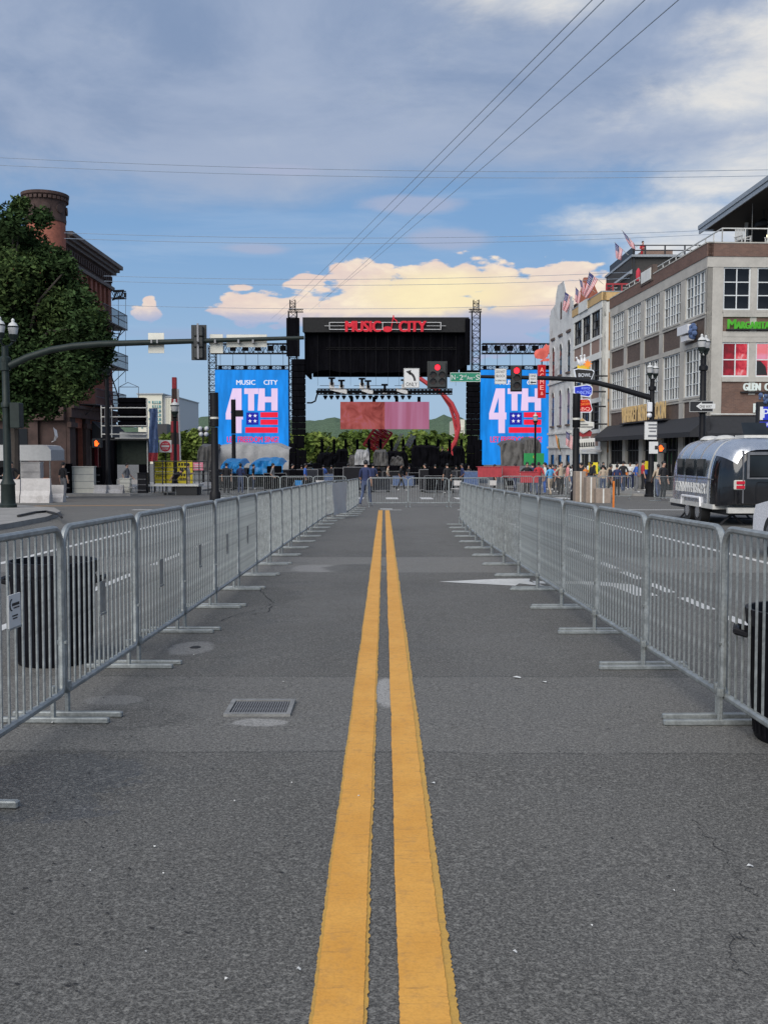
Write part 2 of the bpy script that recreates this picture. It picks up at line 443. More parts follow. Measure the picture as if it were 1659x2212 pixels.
    c = s.mix(s.m('MULTIPLY', s.m('MULTIPLY', speck, sel), 0.5), c, (0.46, 0.46, 0.44))
    pit = s.m('MULTIPLY', s.step(s.noise(oc, 26, 2), 0.69, 0.76), 0.45)
    c = s.mix(pit, c, (0.03, 0.03, 0.03))
    c = s.mix(1.0, c, (1.03, 1.0, 0.945), 'MULTIPLY')
    s.put(b.inputs['Base Color'], c)
    s.put(b.inputs['Roughness'], s.m('SUBTRACT', s.step(mid, 0.3, 0.7, 0.78, 0.93), s.m('MULTIPLY', dampm, 0.42)))
    b.inputs['Specular IOR Level'].default_value = 0.35
    bp = s.n('ShaderNodeBump'); bp.inputs['Strength'].default_value = 0.55; bp.inputs['Distance'].default_value = 0.006
    s.put(bp.inputs['Height'], s.m('ADD', s.m('MULTIPLY', fine, 0.7), s.m('MULTIPLY', grit, 0.5))); t.links.new(bp.outputs[0], b.inputs['Normal'])
    return m
def paint(name, c1, c2, worn, k=0.35):
    m = bpy.data.materials.new(name); m.use_nodes = True; t = m.node_tree; s = N(t)
    b = t.nodes['Principled BSDF']
    oc = s.n('ShaderNodeTexCoord').outputs['Object']
    a = s.noise(oc, 3.0, 6, 0.65); g = s.noise(oc, 22, 5, 0.65); f = s.noise(oc, 90, 3, 0.6)
    st = s.n('ShaderNodeVectorMath', operation='MULTIPLY'); s.put(st.inputs[0], oc); st.inputs[1].default_value = (1.0, 7.0, 1)
    cr = s.noise(st.outputs[0], 7, 4, 0.7)
    c = s.mix(s.step(a, 0.3, 0.7), c1, c2)
    c = s.mix(s.step(g, 0.48, 0.75, 0, k), c, worn)
    c = s.mix(s.step(cr, 0.56, 0.75, 0, k), c, tuple(v * 0.75 for v in worn))
    c = s.mix(s.step(f, 0.3, 0.6, 0.22, 0), c, tuple(v * 0.5 for v in c1))
    s.put(b.inputs['Base Color'], c); b.inputs['Roughness'].default_value = 0.7
    bp = s.n('ShaderNodeBump'); bp.inputs['Strength'].default_value = 0.3; bp.inputs['Distance'].default_value = 0.004
    s.put(bp.inputs['Height'], s.m('ADD', f, g)); t.links.new(bp.outputs[0], b.inputs['Normal'])
    return m
def leaf(name, c, var=0.5):
    m = bpy.data.materials.new(name); m.use_nodes = True; t = m.node_tree; s = N(t)
    b = t.nodes['Principled BSDF']
    oc = s.n('ShaderNodeTexCoord').outputs['Object']
    a = s.noise(oc, 0.9, 3); f = s.vor(oc, 3.5, out=1)
    sp = s.n('ShaderNodeSeparateColor'); s.put(sp.inputs[0], f)
    k = s.m('ADD', s.m('MULTIPLY', a, 0.7), s.m('MULTIPLY', sp.outputs[0], 0.3))
    s.put(b.inputs['Base Color'], s.mix(s.step(k, 0.3, 0.7), tuple(v * (1 - var) for v in c), tuple(v * (1 + var) for v in c)))
    b.inputs['Roughness'].default_value = 0.85; b.inputs['Specular IOR Level'].default_value = 0.08
    return m
def pic(name, stops, scale, vec=(1, 1, 1), strength=1.0, dist=1.5):
    """a picture on a screen or a printed film: soft colour fields, no drawing"""
    m = bpy.data.materials.new(name); m.use_nodes = True; t = m.node_tree; s = N(t)
    b = t.nodes['Principled BSDF']
    oc = s.n('ShaderNodeTexCoord').outputs['Object']
    mp = s.n('ShaderNodeVectorMath', operation='MULTIPLY'); s.put(mp.inputs[0], oc); mp.inputs[1].default_value = vec
    f = s.noise(mp.outputs[0], scale, 5, 0.55, dist)
    r = s.n('ShaderNodeValToRGB'); s.put(r.inputs[0], f)
    e = r.color_ramp.elements
    while len(e) < len(stops): e.new(0.5)
    for i, (p, c) in enumerate(stops): e[i].position = p; e[i].color = tuple(c) + (1,)
    s.put(b.inputs['Base Color'], (0.02, 0.02, 0.02)); b.inputs['Roughness'].default_value = 0.8; b.inputs['Specular IOR Level'].default_value = 0.1
    s.put(b.inputs['Emission Color'], r.outputs[0]); b.inputs['Emission Strength'].default_value = strength
    return m

M = {}
M['asphalt'] = asphalt()
M['yellow'] = paint('yellow_paint', (0.64, 0.30, 0.045), (0.72, 0.365, 0.07), (0.40, 0.215, 0.07), 0.5)
M['oldyellow'] = paint('old_yellow_paint', (0.50, 0.285, 0.06), (0.56, 0.32, 0.06), (0.30, 0.21, 0.08), 0.55)
M['white'] = paint('white_road_paint', (0.50, 0.50, 0.48), (0.62, 0.61, 0.59), (0.22, 0.22, 0.22), 0.5)
M['crack'] = pm('crack_shadow', (0.018, 0.018, 0.02), 0.95)
M['concrete'] = pm('pavement_concrete', (0.26, 0.25, 0.235), 0.85, var=0.2, scale=1.5, bump=0.3, bscale=40, grime=((0.12, 0.115, 0.11), 0.5))
M['galv'] = pm('galvanised_steel', (0.285, 0.305, 0.305), 0.45, 0.45, var=0.32, scale=9, bump=0.1, bscale=120, grime=((0.18, 0.195, 0.20), 0.55))
M['blackplastic'] = pm('black_bin_plastic', (0.005, 0.005, 0.008), 0.5, var=0.3, scale=5, bump=0.06, spec=0.2)
M['iron'] = pm('cast_iron', (0.17, 0.17, 0.175), 0.7, 0.25, var=0.35, scale=14, bump=0.3)
M['ironframe'] = pm('worn_iron_frame', (0.22, 0.22, 0.215), 0.7, 0.15, var=0.25, scale=14, bump=0.3)
M['repair'] = pm('cement_repair', (0.24, 0.25, 0.275), 0.8, var=0.25, scale=9, bump=0.4)
M['green_pole'] = pm('dark_green_pole_paint', (0.016, 0.024, 0.022), 0.5, 0.0, var=0.25, scale=4, spec=0.25)
M['black_pole'] = pm('black_pole_paint', (0.010, 0.010, 0.012), 0.5, 0.0, var=0.25, scale=4, spec=0.2)
M['signal'] = pm('signal_black', (0.022, 0.024, 0.024), 0.55, var=0.2)
M['lens_off'] = pm('dark_signal_lens', (0.035, 0.02, 0.012), 0.25)
M['red_on'] = em('red_signal_light', (1.0, 0.02, 0.035), 3.2, 0.05)
M['orange_on'] = em('orange_hand_light', (1.0, 0.11, 0.015), 3.0, 0.05)
M['alu'] = pm('bare_sign_aluminium', (0.60, 0.585, 0.52), 0.5, 0.2, var=0.1, scale=3)
M['signwhite'] = pm('sign_white', (0.62, 0.62, 0.61), 0.45, var=0.06)
M['signgreen'] = pm('sign_green', (0.01, 0.20, 0.11), 0.4, var=0.08)
M['ink'] = pm('black_ink', (0.012, 0.012, 0.014), 0.6)
M['lampglass'] = pm('frosted_lamp_glass', (0.45, 0.45, 0.45), 0.25, var=0.1)
M['lampcap'] = pm('pale_lamp_cap', (0.52, 0.52, 0.51), 0.35, var=0.1)
M['stageblack'] = pm('black_stage_cloth', (0.0035, 0.0035, 0.005), 0.9, var=0.5, scale=1.5, streak=(3, 3, 0.4), spec=0.04)
M['stagegrey'] = pm('charcoal_scrim', (0.026, 0.026, 0.027), 0.8, var=0.15, spec=0.1)
M['deckgrey'] = pm('stage_front_skirt', (0.030, 0.032, 0.040), 0.75, var=0.3, scale=0.8, spec=0.1)
M['truss'] = pm('dark_truss', (0.012, 0.012, 0.014), 0.6, 0.2, spec=0.2)
M['trussgrey'] = pm('grey_truss', (0.20, 0.20, 0.21), 0.45, 0.6)
M['rig'] = pm('rigging_white', (0.55, 0.55, 0.55), 0.5)
M['redlet'] = em('red_lit_letters', (0.62, 0.035, 0.055), 0.9, 0.1)
M['screenblue'] = em('blue_screen_image', (0.006, 0.225, 0.74), 1.0, 0.22, 0.9, base=(0.01, 0.02, 0.03), streak=(1.2, 1, 0.25))
M['screenlilac'] = em('lilac_screen_type', (0.79, 0.60, 0.86), 1.0, 0.06, 0.8, base=(0.02, 0.02, 0.02), streak=(1, 1, 0.2))
M['screenred'] = em('red_screen_stripe', (0.85, 0.012, 0.05), 1.0, 0.06, base=(0.02, 0.01, 0.01))
M['screennavy'] = em('navy_screen_field', (0.012, 0.015, 0.36), 1.0, 0.06, base=(0.01, 0.01, 0.02))
M['screenwhite'] = em('white_screen_type', (0.84, 0.84, 0.94), 1.0, 0.04, base=(0.02, 0.02, 0.02))
M['screenpink'] = pic('pink_red_screen_image', [(0.30, lin(110, 44, 44)), (0.42, lin(160, 76, 72)), (0.55, lin(186, 96, 92)), (0.75, lin(190, 116, 140))], 0.55, (1, 1, 0.8), 0.72)
M['bannerpink'] = pic('pink_screen_half', [(0.30, lin(168, 92, 112)), (0.5, lin(186, 114, 146)), (0.7, lin(198, 138, 170))], 0.9, (1.0, 1, 0.06), 0.75, 0.2)
M['redsteel'] = pm('red_painted_steel', (0.42, 0.03, 0.035), 0.45, var=0.2)
M['brickred'] = brick('old_red_brick', (0.36, 0.115, 0.07), (0.27, 0.085, 0.055), (0.18, 0.105, 0.085))
M['brickdark'] = brick('dark_brown_brick', (0.125, 0.088, 0.072), (0.092, 0.068, 0.058), (0.075, 0.062, 0.056))
M['brickbrown'] = brick('brown_brick', (0.175, 0.100, 0.075), (0.125, 0.075, 0.060), (0.22, 0.175, 0.15))
M['bricktan'] = brick('tan_brick', (0.52, 0.28, 0.12), (0.46, 0.25, 0.11), (0.50, 0.36, 0.22), 3.2)
M['brownstone'] = pm('carved_brownstone', (0.065, 0.038, 0.032), 0.85, var=0.4, scale=3, bump=0.8, bscale=9)
M['stonebase'] = pm('rough_stone_base', (0.055, 0.034, 0.030), 0.9, var=0.4, scale=1.6, bump=0.8, bscale=6)
M['cornice'] = pm('metal_cornice', (0.105, 0.080, 0.070), 0.7, var=0.25, scale=2)
M['conc_wall'] = pm('grey_painted_concrete', (0.41, 0.388, 0.350), 0.85, var=0.13, scale=0.9, bump=0.25, bscale=14, grime=((0.22, 0.21, 0.20), 0.45))
M['tanbrown'] = pm('taupe_panel', (0.26, 0.175, 0.14), 0.8, var=0.1)
M['cream'] = pm('pale_painted_stone', (0.64, 0.64, 0.61), 0.8, var=0.1, scale=1)
M['ochre'] = pm('ochre_cornice', (0.52, 0.35, 0.16), 0.75, var=0.1)
M['oldwhite'] = pm('flaking_white_paint', (0.60, 0.60, 0.585), 0.85, var=0.12, scale=0.9, bump=0.3, grime=((0.26, 0.215, 0.20), 0.75))
M['winwhite'] = pm('white_window_frame', (0.62, 0.64, 0.64), 0.5, var=0.06)
M['winblack'] = pm('black_window_frame', (0.02, 0.02, 0.024), 0.5)
M['pane'] = glass('dark_window_glass', (0.014, 0.015, 0.017))
M['panegrey'] = glass('curtained_window_glass', (0.17, 0.175, 0.18), 0.25)
M['panered'] = pic('red_glowing_film', [(0.32, lin(96, 4, 24)), (0.45, lin(190, 26, 56)), (0.55, lin(226, 76, 88)), (0.66, lin(240, 170, 176))], 1.1, (1, 1, 1), 0.85, 1.2)
M['panedark'] = pic('dark_red_glowing_film', [(0.3, lin(70, 4, 20)), (0.5, lin(130, 8, 34)), (0.7, lin(190, 28, 56))], 1.2, (1, 1, 1), 0.8, 0.8)
M['panelilac'] = pic('rosy_glowing_film', [(0.3, lin(232, 110, 96)), (0.5, lin(236, 128, 140)), (0.7, lin(226, 160, 196))], 0.5, (1, 1, 1.5), 0.9, 0.5)
M['awning'] = pm('black_canvas_awning', (0.020, 0.021, 0.025), 0.85, var=0.2)
M['rail'] = pm('pale_steel_rail', (0.55, 0.54, 0.51), 0.5, 0.1)
M['greenlet'] = em('green_lit_letters', (0.12, 0.55, 0.06), 0.55, 0.15)
M['whitelet'] = em('white_lit_letters', (0.72, 0.80, 0.78), 0.8, 0.08)
M['goldlet'] = em('gold_lit_letters', (0.70, 0.50, 0.25), 0.5, 0.25)
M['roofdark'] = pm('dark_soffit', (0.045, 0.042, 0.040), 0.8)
M['fascia'] = pm('grey_metal_fascia', (0.30, 0.32, 0.34), 0.45, 0.2)
M['hotel'] = pm('cream_render', (0.62, 0.60, 0.50), 0.8, var=0.05)
M['hotelside'] = pm('grey_panel', (0.52, 0.53, 0.53), 0.7, var=0.06)
M['teal'] = glass('teal_window_glass', (0.13, 0.33, 0.34), 0.2)
M['hill'] = leaf('hill_woods', (0.080, 0.118, 0.075), 0.4)
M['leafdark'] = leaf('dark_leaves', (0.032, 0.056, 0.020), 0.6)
M['leafdark2'] = leaf('dark_leaves_paler', (0.056, 0.086, 0.028), 0.5)  # paler tone of the dark leaves, given to whole clumps at random
M['leafmid'] = leaf('mid_green_leaves', (0.080, 0.120, 0.026), 0.45)
M['leafpale'] = leaf('pale_green_leaves', (0.125, 0.165, 0.038), 0.4)
M['bark'] = pm('bark', (0.055, 0.045, 0.038), 0.9, bump=0.6)
M['chrome'] = pm('polished_trailer_skin', (0.66, 0.67, 0.69), 0.27, 0.9, var=0.1, scale=1.2)
M['trailerblack'] = pm('gloss_black_panel', (0.008, 0.008, 0.010), 0.10, var=0.2, coat=0.5)
M['tailred'] = pm('red_lamp_lens', (0.5, 0.01, 0.03), 0.2)
M['rubber'] = pm('tyre_rubber', (0.018, 0.018, 0.019), 0.8)
M['carwhite'] = pm('white_car_paint', (0.66, 0.66, 0.70), 0.25, var=0.04, coat=0.6)
M['carteal'] = pm('pale_car_paint', (0.42, 0.50, 0.50), 0.25, var=0.06, coat=0.5)
M['carglass'] = glass('car_glass', (0.02, 0.025, 0.03), 0.05)
M['bluetarp'] = pm('bright_blue_tarp', (0.012, 0.17, 0.42), 0.5, var=0.25, scale=2)
M['greytarp'] = pm('grey_tarpaulin', (0.30, 0.30, 0.305), 0.7, var=0.2, scale=1.2, bump=0.5, bscale=3)
M['darktarp'] = pm('dark_tarpaulin', (0.085, 0.082, 0.080), 0.8, var=0.3, scale=1.2, bump=0.5, bscale=3)
M['whitetarp'] = pm('white_canvas', (0.46, 0.46, 0.46), 0.7, var=0.08)
M['yellowsign'] = pm('yellow_sign_sheet', (0.78, 0.62, 0.03), 0.5, var=0.06)
M['pinksign'] = pm('pink_sign_sheet', (0.72, 0.22, 0.30), 0.5, var=0.08)
M['redcloth'] = pm('red_cloth', (0.33, 0.035, 0.045), 0.8, var=0.15)
M['greensign'] = pm('green_sheet', (0.015, 0.26, 0.07), 0.5, var=0.1)
M['orange'] = pm('orange_plastic', (0.62, 0.17, 0.02), 0.5, var=0.15)
M['jersey'] = pm('white_barrier_plastic', (0.44, 0.42, 0.41), 0.6, var=0.15, scale=3, grime=((0.2, 0.18, 0.165), 0.6))
M['mesh_dark'] = pm('dark_green_mesh', (0.018, 0.026, 0.018), 0.8, var=0.3)
M['bluebanner'] = pm('faded_blue_banner', (0.07, 0.11, 0.22), 0.8, var=0.3)
M['flagred'] = pm('flag_red', (0.46, 0.03, 0.055), 0.8, var=0.1)
M['flagwhite'] = pm('flag_white', (0.62, 0.60, 0.60), 0.8, var=0.06)
M['flagblue'] = pm('flag_blue', (0.035, 0.035, 0.13), 0.8, var=0.1)
M['pinwhite'] = pm('white_fibreglass', (0.68, 0.68, 0.70), 0.35, var=0.05)
M['signblue'] = em('blue_lit_sign', (0.035, 0.055, 0.55), 0.8, 0.15)
M['signblue2'] = em('pale_blue_lit_type', (0.32, 0.42, 0.95), 1.0, 0.1)
M['signred'] = em('red_lit_sign', (0.50, 0.015, 0.02), 0.8, 0.15)
M['signorange'] = em('orange_lit_type', (0.95, 0.30, 0.06), 0.9, 0.1)
M['signpink'] = em('pink_lit_type', (0.95, 0.42, 0.36), 0.95, 0.1)
M['signyellow'] = em('yellow_lit_box', (0.80, 0.55, 0.06), 0.8, 0.15)
M['coral'] = em('coral_lit_figure', (0.85, 0.17, 0.14), 0.75, 0.35, 1.2)
M['litwhite'] = em('white_lit_border', (0.72, 0.76, 0.85), 0.85, 0.06)
M['wire'] = pm('cable_sheath', (0.22, 0.27, 0.34), 0.6)
M['paper'] = pm('paper_scrap', (0.62, 0.62, 0.60), 0.8)
M['card'] = pm('brown_cardboard', (0.27, 0.215, 0.175), 0.85, var=0.15)
M['bulb'] = em('warm_bulb', (1.0, 0.78, 0.45), 4.0, 0.02)
# ------------------------------------------------------------------ ground, pavements, road paint
def slab(poly, h0, h1, name, mat):
    m = MB(); n = len(poly)
    pts = [(x, y, gz(y) + h0) for x, y in poly] + [(x, y, gz(y) + h1) for x, y in poly]
    m.add(pts, [tuple(range(n, 2*n))] + [(i, (i+1) % n, n + (i+1) % n, n + i) for i in range(n)])
    o = m.build(name, mat); o['kind'] = 'structure'; return o
g = MB()
ys = [-20, 0, 20, 40, 60, 80, 100, 110, 400, 2500]
for i in range(len(ys) - 1):
    g.add([(-1500, ys[i], gz(ys[i])), (1500, ys[i], gz(ys[i])), (1500, ys[i+1], gz(ys[i+1])), (-1500, ys[i+1], gz(ys[i+1]))], [(0, 1, 2, 3)])
o = g.build('road', M['asphalt']); o['kind'] = 'structure'
slab([(-60, -20), (-9.1, -20), (-9.1, 24), (-9.35, 27.5), (-10.1, 31), (-11.3, 34), (-13.2, 36.2), (-16, 37), (-60, 37)], -0.3, 0.13, 'pavement', M['concrete'])
slab([(-60, 52.5), (-17, 52.5), (-13.6, 53.2), (-12.2, 55), (-11.8, 58), (-11.8, 100), (-60, 100)], -0.3, 0.13, 'pavement', M['concrete'])
slab([(11.4, -20), (60, -20), (60, 36), (16, 36), (13, 34.8), (11.7, 32), (11.4, 29)], -0.3, 0.13, 'pavement', M['concrete'])
slab([(12.2, 56), (13.4, 53.4), (16, 52.5), (60, 52.5), (60, 100), (12.2, 100)], -0.3, 0.13, 'pavement', M['concrete'])

def strip(m, x0, x1, y0, y1, lift=0.004):
    m.add([(x0, y0, gz(y0)+lift), (x1, y0, gz(y0)+lift), (x1, y1, gz(y1)+lift), (x0, y1, gz(y1)+lift)], [(0, 1, 2, 3)])
def ragged(m, xl, xr, y0, y1, lift, jl, jr, step0=0.012):
    """painted stripe with uneven edges; jl / jr: jitter of either edge"""
    y = y0; pts = []
    while y < y1:
        t = mnoise.noise((3.1, y * 1.3, xl * 9)) * 0.006 + mnoise.noise((7.7, y * 9, xl * 5)) * 0.002
        pts.append((xl(y) + t + random.gauss(0, jl), xr(y) + t * .8 + random.gauss(0, jr), y))
        y += step0 * max(1, (max(y, .1) / 2.5) ** 1.6)
    v = []; f = []
    for a, b, y in pts: v += [(a, y, gz(y) + lift), (b, y, gz(y) + lift)]
    for i in range(len(pts) - 1): f.append((2*i, 2*i+1, 2*i+3, 2*i+2))
    m.add(v, f)
class F(float):
    def __call__(s, y): return float(s)
def raggedf(m, xl, xr, *a): ragged(m, F(xl), F(xr), *a)
m = MB()
raggedf(m, -0.196, -0.045, -1, 35.2, 0.004, 0.0012, 0.0022, .010)
o = m.build('road_marking', M['oldyellow']); o['kind'] = 'structure'; o['label'] = 'older ragged yellow paint under the left centre line'
m = MB(); raggedf(m, 0.062, 0.196, -1, 35.2, 0.004, 0.0012, 0.0022, .010)
o = m.build('road_marking', M['oldyellow']); o['kind'] = 'structure'; o['label'] = 'older ragged yellow paint under the right centre line'
m = MB(); raggedf(m, -0.186, -0.056, -1, 35.2, 0.0075, 0.0010, 0.0008)
o = m.build('road_marking', M['yellow']); o['kind'] = 'structure'; o['label'] = 'left stripe of the double yellow centre line'
m = MB(); raggedf(m, 0.040, 0.172, -1, 35.2, 0.0075, 0.0008, 0.0010)
o = m.build('road_marking', M['yellow']); o['kind'] = 'structure'; o['label'] = 'right stripe of the double yellow centre line'
m = MB()
strip(m, -0.14, 0.30, 35.6, 36.2); strip(m, -0.05, 0.62, 34.9, 35.15)
for k in range(9): strip(m, -3.52, -3.40, 11.2 + k * 3.4 - 10, 13.4 + k * 3.4 - 10)
for k in range(24): strip(m, 3.28, 3.41, 0.3 + k * 1.4, 1.25 + k * 1.4)
strip(m, -5.92, -5.78, 0, 34); strip(m, 5.80, 5.94, 0, 34)
strip(m, -8.9, -1.9, 34.9, 35.3); strip(m, 2.6, 10.8, 34.9, 35.3)
for k in range(12): strip(m, -8.4 + k * 1.7, -7.8 + k * 1.7, 47.6, 50.6)
# turn arrow under the right barrier
def flat(poly, lift=0.004): m.add([(x, y, gz(y) + lift) for x, y in poly], [tuple(range(len(poly)))])
flat([(0.70, 12.62), (1.62, 12.18), (1.70, 12.42), (1.98, 12.13), (1.86, 12.66), (1.92, 12.98), (1.50, 12.95)])
flat([(1.90, 12.42), (2.45, 12.36), (2.80, 12.1), (2.86, 11.2), (3.12, 11.2), (3.1, 12.3), (2.75, 12.62), (1.90, 12.70)])
o = m.build('road_marking', M['white']); o['kind'] = 'structure'; o['label'] = 'white lane lines, stop bars and turn arrow'
m = MB(); 
m.add([(x, y, gz(y) + 0.135) for x, y in ((-14.5, 52.9), (-8.8, 54.2), (-8.8, 54.45), (-14.5, 53.15))], [(0, 1, 2, 3)])
m.mul(lambda p: (p[0] - 0.0, p[1] - 14.5, p[2] - 0.135 + 0.004 + SLOPE * 14.5))
o = m.build('road_marking', M['yellow']); o['kind'] = 'structure'; o['label'] = 'yellow line across the left cross street'
# cracks
m = MB()
def crack(pts, w):
    P = []
    for i in range(len(pts) - 1):
        a, b = pts[i], pts[i+1]
        for k in range(6):
            t = k / 6; P.append((a[0] + (b[0]-a[0])*t + random.gauss(0, .008), a[1] + (b[1]-a[1])*t + random.gauss(0, .012)))
    P.append(pts[-1])
    v = []; f = []
    for i, (x, y) in enumerate(P):
        ww = w * random.uniform(.25, 1.1)
        v += [(x - ww, y, gz(y) + .003), (x + ww, y + ww, gz(y) + .003)]
    for i in range(len(P) - 1): f.append((2*i, 2*i+1, 2*i+3, 2*i+2))
    m.add(v, f)
gp = lambda x, y: (lambda D: (ax(x, D), D))(3088.2 / (y - 1013.5))
crack([gp(1510, 1785), gp(1545, 1825), gp(1580, 1865), gp(1600, 1895), gp(1622, 1935), gp(1659, 1960)], .002)
crack([gp(1659, 2035), gp(1612, 2050), gp(1600, 2090), gp(1608, 2122), gp(1640, 2140)], .0018)
crack([gp(1600, 2060), gp(1630, 2050), gp(1655, 2075)], .002)
crack([gp(470, 1345), gp(510, 1330), gp(560, 1318), gp(590, 1305), gp(572, 1290), gp(560, 1275)], .006)
crack([gp(1180, 1340), gp(1300, 1352), gp(1420, 1350)], .004)
crack([gp(540, 1330), gp(575, 1325), gp(586, 1312)], .01)
o = m.build('road_crack', M['crack']); o['kind'] = 'structure'
# repairs: the pale patch by the grate, the round patch on the centre line, the sunken box on the left
def blob(name, cx, cy, rx, ry, mat, lift, seed, label):
    random.seed(seed); m = MB(); n = 28
    pts = [(cx, cy, gz(cy) + lift)]
    for k in range(n):
        a = 2*math.pi*k/n; r = random.uniform(.86, 1.1)
        x, y = cx + rx*r*math.cos(a), cy + ry*r*math.sin(a); pts.append((x, y, gz(y) + lift))
    m.add(pts, [(0, k+1, (k+1) % n + 1) for k in range(n)])
    o = m.build(name, mat); o['kind'] = 'structure'; o['label'] = label
cx, D = gp(410, 1403)
blob('road_patch', cx + .03, D + .02, .045, .055, M['crack'], .004, 4, 'small dark hole in the road by the left barrier')
random.seed(11)
m = MB()
for x, y, w in [(105,1571,.02),(112,1570,.016),(937,1706,.024),(628,1706,.012),(502,1747,.012),(325,1850,.014),(1638,1894,.022),(480,2152,.014),(343,1911,.010),(1180,1480,.04),(1120,1470,.05),(775,1736,.013),(640,2130,.012),(1470,1950,.01),(1290,2030,.01),(1120,2090,.012),(300,2090,.01),(180,1905,.01),(610,1480,.012),(415,1420,.012)]:
    X, D = gp(x, y); a = random.uniform(0, 3); w *= .62
    m.add([(X + w*math.cos(a + t)*k, D + w*math.sin(a + t)*k, gz(D) + .006 + h) for t, k, h in ((0, 1, 0), (1.3, .7, .006), (2.6, 1, .002), (4.0, .6, .005), (5.2, .9, 0))], [(0, 1, 2, 3, 4)])
o = m.build('litter', M['paper']); o['kind'] = 'stuff'; tag(o, 'scattered scraps of white paper on the asphalt', 'litter')

m = MB(); random.seed(19)
for k in range(150):
    y = random.uniform(1450, 2200); x = random.gauss(160, 190) if k % 3 else random.uniform(0, 1659)
    if x < 0 or (660 < x < 990): continue
    X, D = gp(x, y); w = random.uniform(.004, .014); a = random.uniform(-.5, .5)
    m.add([(X + w*math.cos(a + t_)*q, D + w*.35*math.sin(a + t_)*q, gz(D) + .004 + h) for t_, q, h in ((0, 1, 0), (1.2, .7, .003), (2.8, 1.1, .001), (4.2, .6, .003), (5.3, .8, 0))], [(0, 1, 2, 3, 4)])
o = m.build('debris', M['crack']); o['kind'] = 'stuff'; tag(o, 'tiny dark leaf scraps strewn over the asphalt', 'debris')
# drain grate in the road
x0, D0 = gp(487, 1555); x1, D1 = gp(628, 1523)
t = T('drain_grate', 'square iron drain grate in a pale frame left of the yellow lines', 'drain', ((x0+x1)/2, (D0+D1)/2, gz(D0)))
w = .195; dd = (D1 - D0) / 2
m = MB()
for a in ((-w, w, -dd, -dd+.035), (-w, w, dd-.035, dd), (-w, -w+.028, -dd+.035, dd-.035), (w-.028, w, -dd+.035, dd-.035)): m.bx(a[0], a[1], a[2], a[3], -.01, .016)
m.build('frame', M['ironframe'], t, local=True)
m = MB(); m.bx(-w+.03, w-.03, -dd+.037, dd-.037, -.01, .003); m.build('base', M['crack'], t, local=True)
m = MB(); m.bx(-.0045, .0045, -dd+.037, dd-.037, .003, .011)
sl_ = m.build('slat', M['iron'], t, local=True); sl_.location = (-w + .04, 0, 0)
for k in range(1, 22): inst(sl_.data, 'slat', t, (-w + .04 + k * (2*w - .08) / 21, 0, 0))

# ------------------------------------------------------------------ crowd barriers
BL, BH, NB = 1.52, 1.125, 15
def arc(cx, cz, r, a0, a1, n=5): return [(cx + r*math.cos(R(a0 + (a1-a0)*i/n)), 0, cz + r*math.sin(R(a0 + (a1-a0)*i/n))) for i in range(n + 1)]
def make_barrier(fine, plate=True):
    t = T('crowd_barrier', '', 'barrier', (0, 0, 0))
    m = MB(); r = .12
    path = arc(r, BH - .02 - r, r, 180, 90) + arc(BL - r, BH - .02 - r, r, 90, 0) + arc(BL - .05, .21, .05, 0, -90, 3) + arc(.05, .21, .05, -90, -180, 3)
    m.tube(path, .021, 8, closed=True)
    m.build('frame', M['galv'], t, local=True, smooth=True)
    b = MB()
    if fine:
        b.cyl((0, 0, .165), (0, 0, BH - .03), .0078, n=6)
        for k in range(NB):
            x = BL * (k + 1) / (NB + 1)
            if k == 0: src = b.build('bar', M['galv'], t, local=True, smooth=True); src.location = (x, 0, 0)
            else: inst(src.data, 'bar', t, (x, 0, 0))
    else:
        for k in range(NB): b.cyl((BL*(k+1)/(NB+1), 0, .165), (BL*(k+1)/(NB+1), 0, BH - .03), .0068, n=4)
        b.build('bars', M['galv'], t, local=True, kind='stuff')
    f = MB()
    f.cyl((0, 0, .03), (0, 0, .18), .016, n=6); f.bv(-.02, .02, -.32, .32, 0.0, .032, .006); f.cyl((0, 0, .165), (0, 0, .21), .024, n=8)
    src = f.build('foot', M['galv'], t, local=True); src.location = (.055, 0, 0)
    inst(src.data, 'foot', t, (BL - .055, .035, 0))
    h = MB(); h.tube([(0, 0, .78), (-.035, 0, .78), (-.045, 0, .74)], .007, 5)
    src = h.build('hook', M['galv'], t, local=True); inst(src.data, 'hook', t, (0, 0, -.42))
    h = MB(); h.cyl((-.03, -.03, .45), (-.03, .03, .45), .013, n=6); h.build('pin', M['galv'], t, local=True)
    if plate:
        p = MB(); p.bx(BL*.42, BL*.50, -.016, -.011, .52, .72); p.build('tag_plate', M['galv'], t, local=True)
        p = MB(); p.bx(BL*.42, BL*.51, -.018, -.010, .50, .514); p.build('tag_bracket', M['galv'], t, local=True)
    return t
def place(t, p0, p1):
    dx, dy = p1[0]-p0[0], p1[1]-p0[1]; a = math.atan2(dy, dx)
    t.location = (p0[0], p0[1], (gz(p0[1]) + 0.0)); t.rotation_euler = (0, math.asin(SLOPE * math.sin(a)), a)
ORD = ['first', 'second', 'third', 'fourth', 'fifth', 'sixth', 'seventh', 'eighth', 'ninth', 'tenth', 'eleventh', 'twelfth', 'thirteenth', 'fourteenth', 'fifteenth', 'sixteenth', 'seventeenth', 'eighteenth', 'nineteenth', 'twentieth', 'twenty-first', 'twenty-second', 'twenty-third', 'twenty-fourth']
fine0 = make_barrier(True); fineR = make_barrier(True, False); coarse0 = make_barrier(False, False)
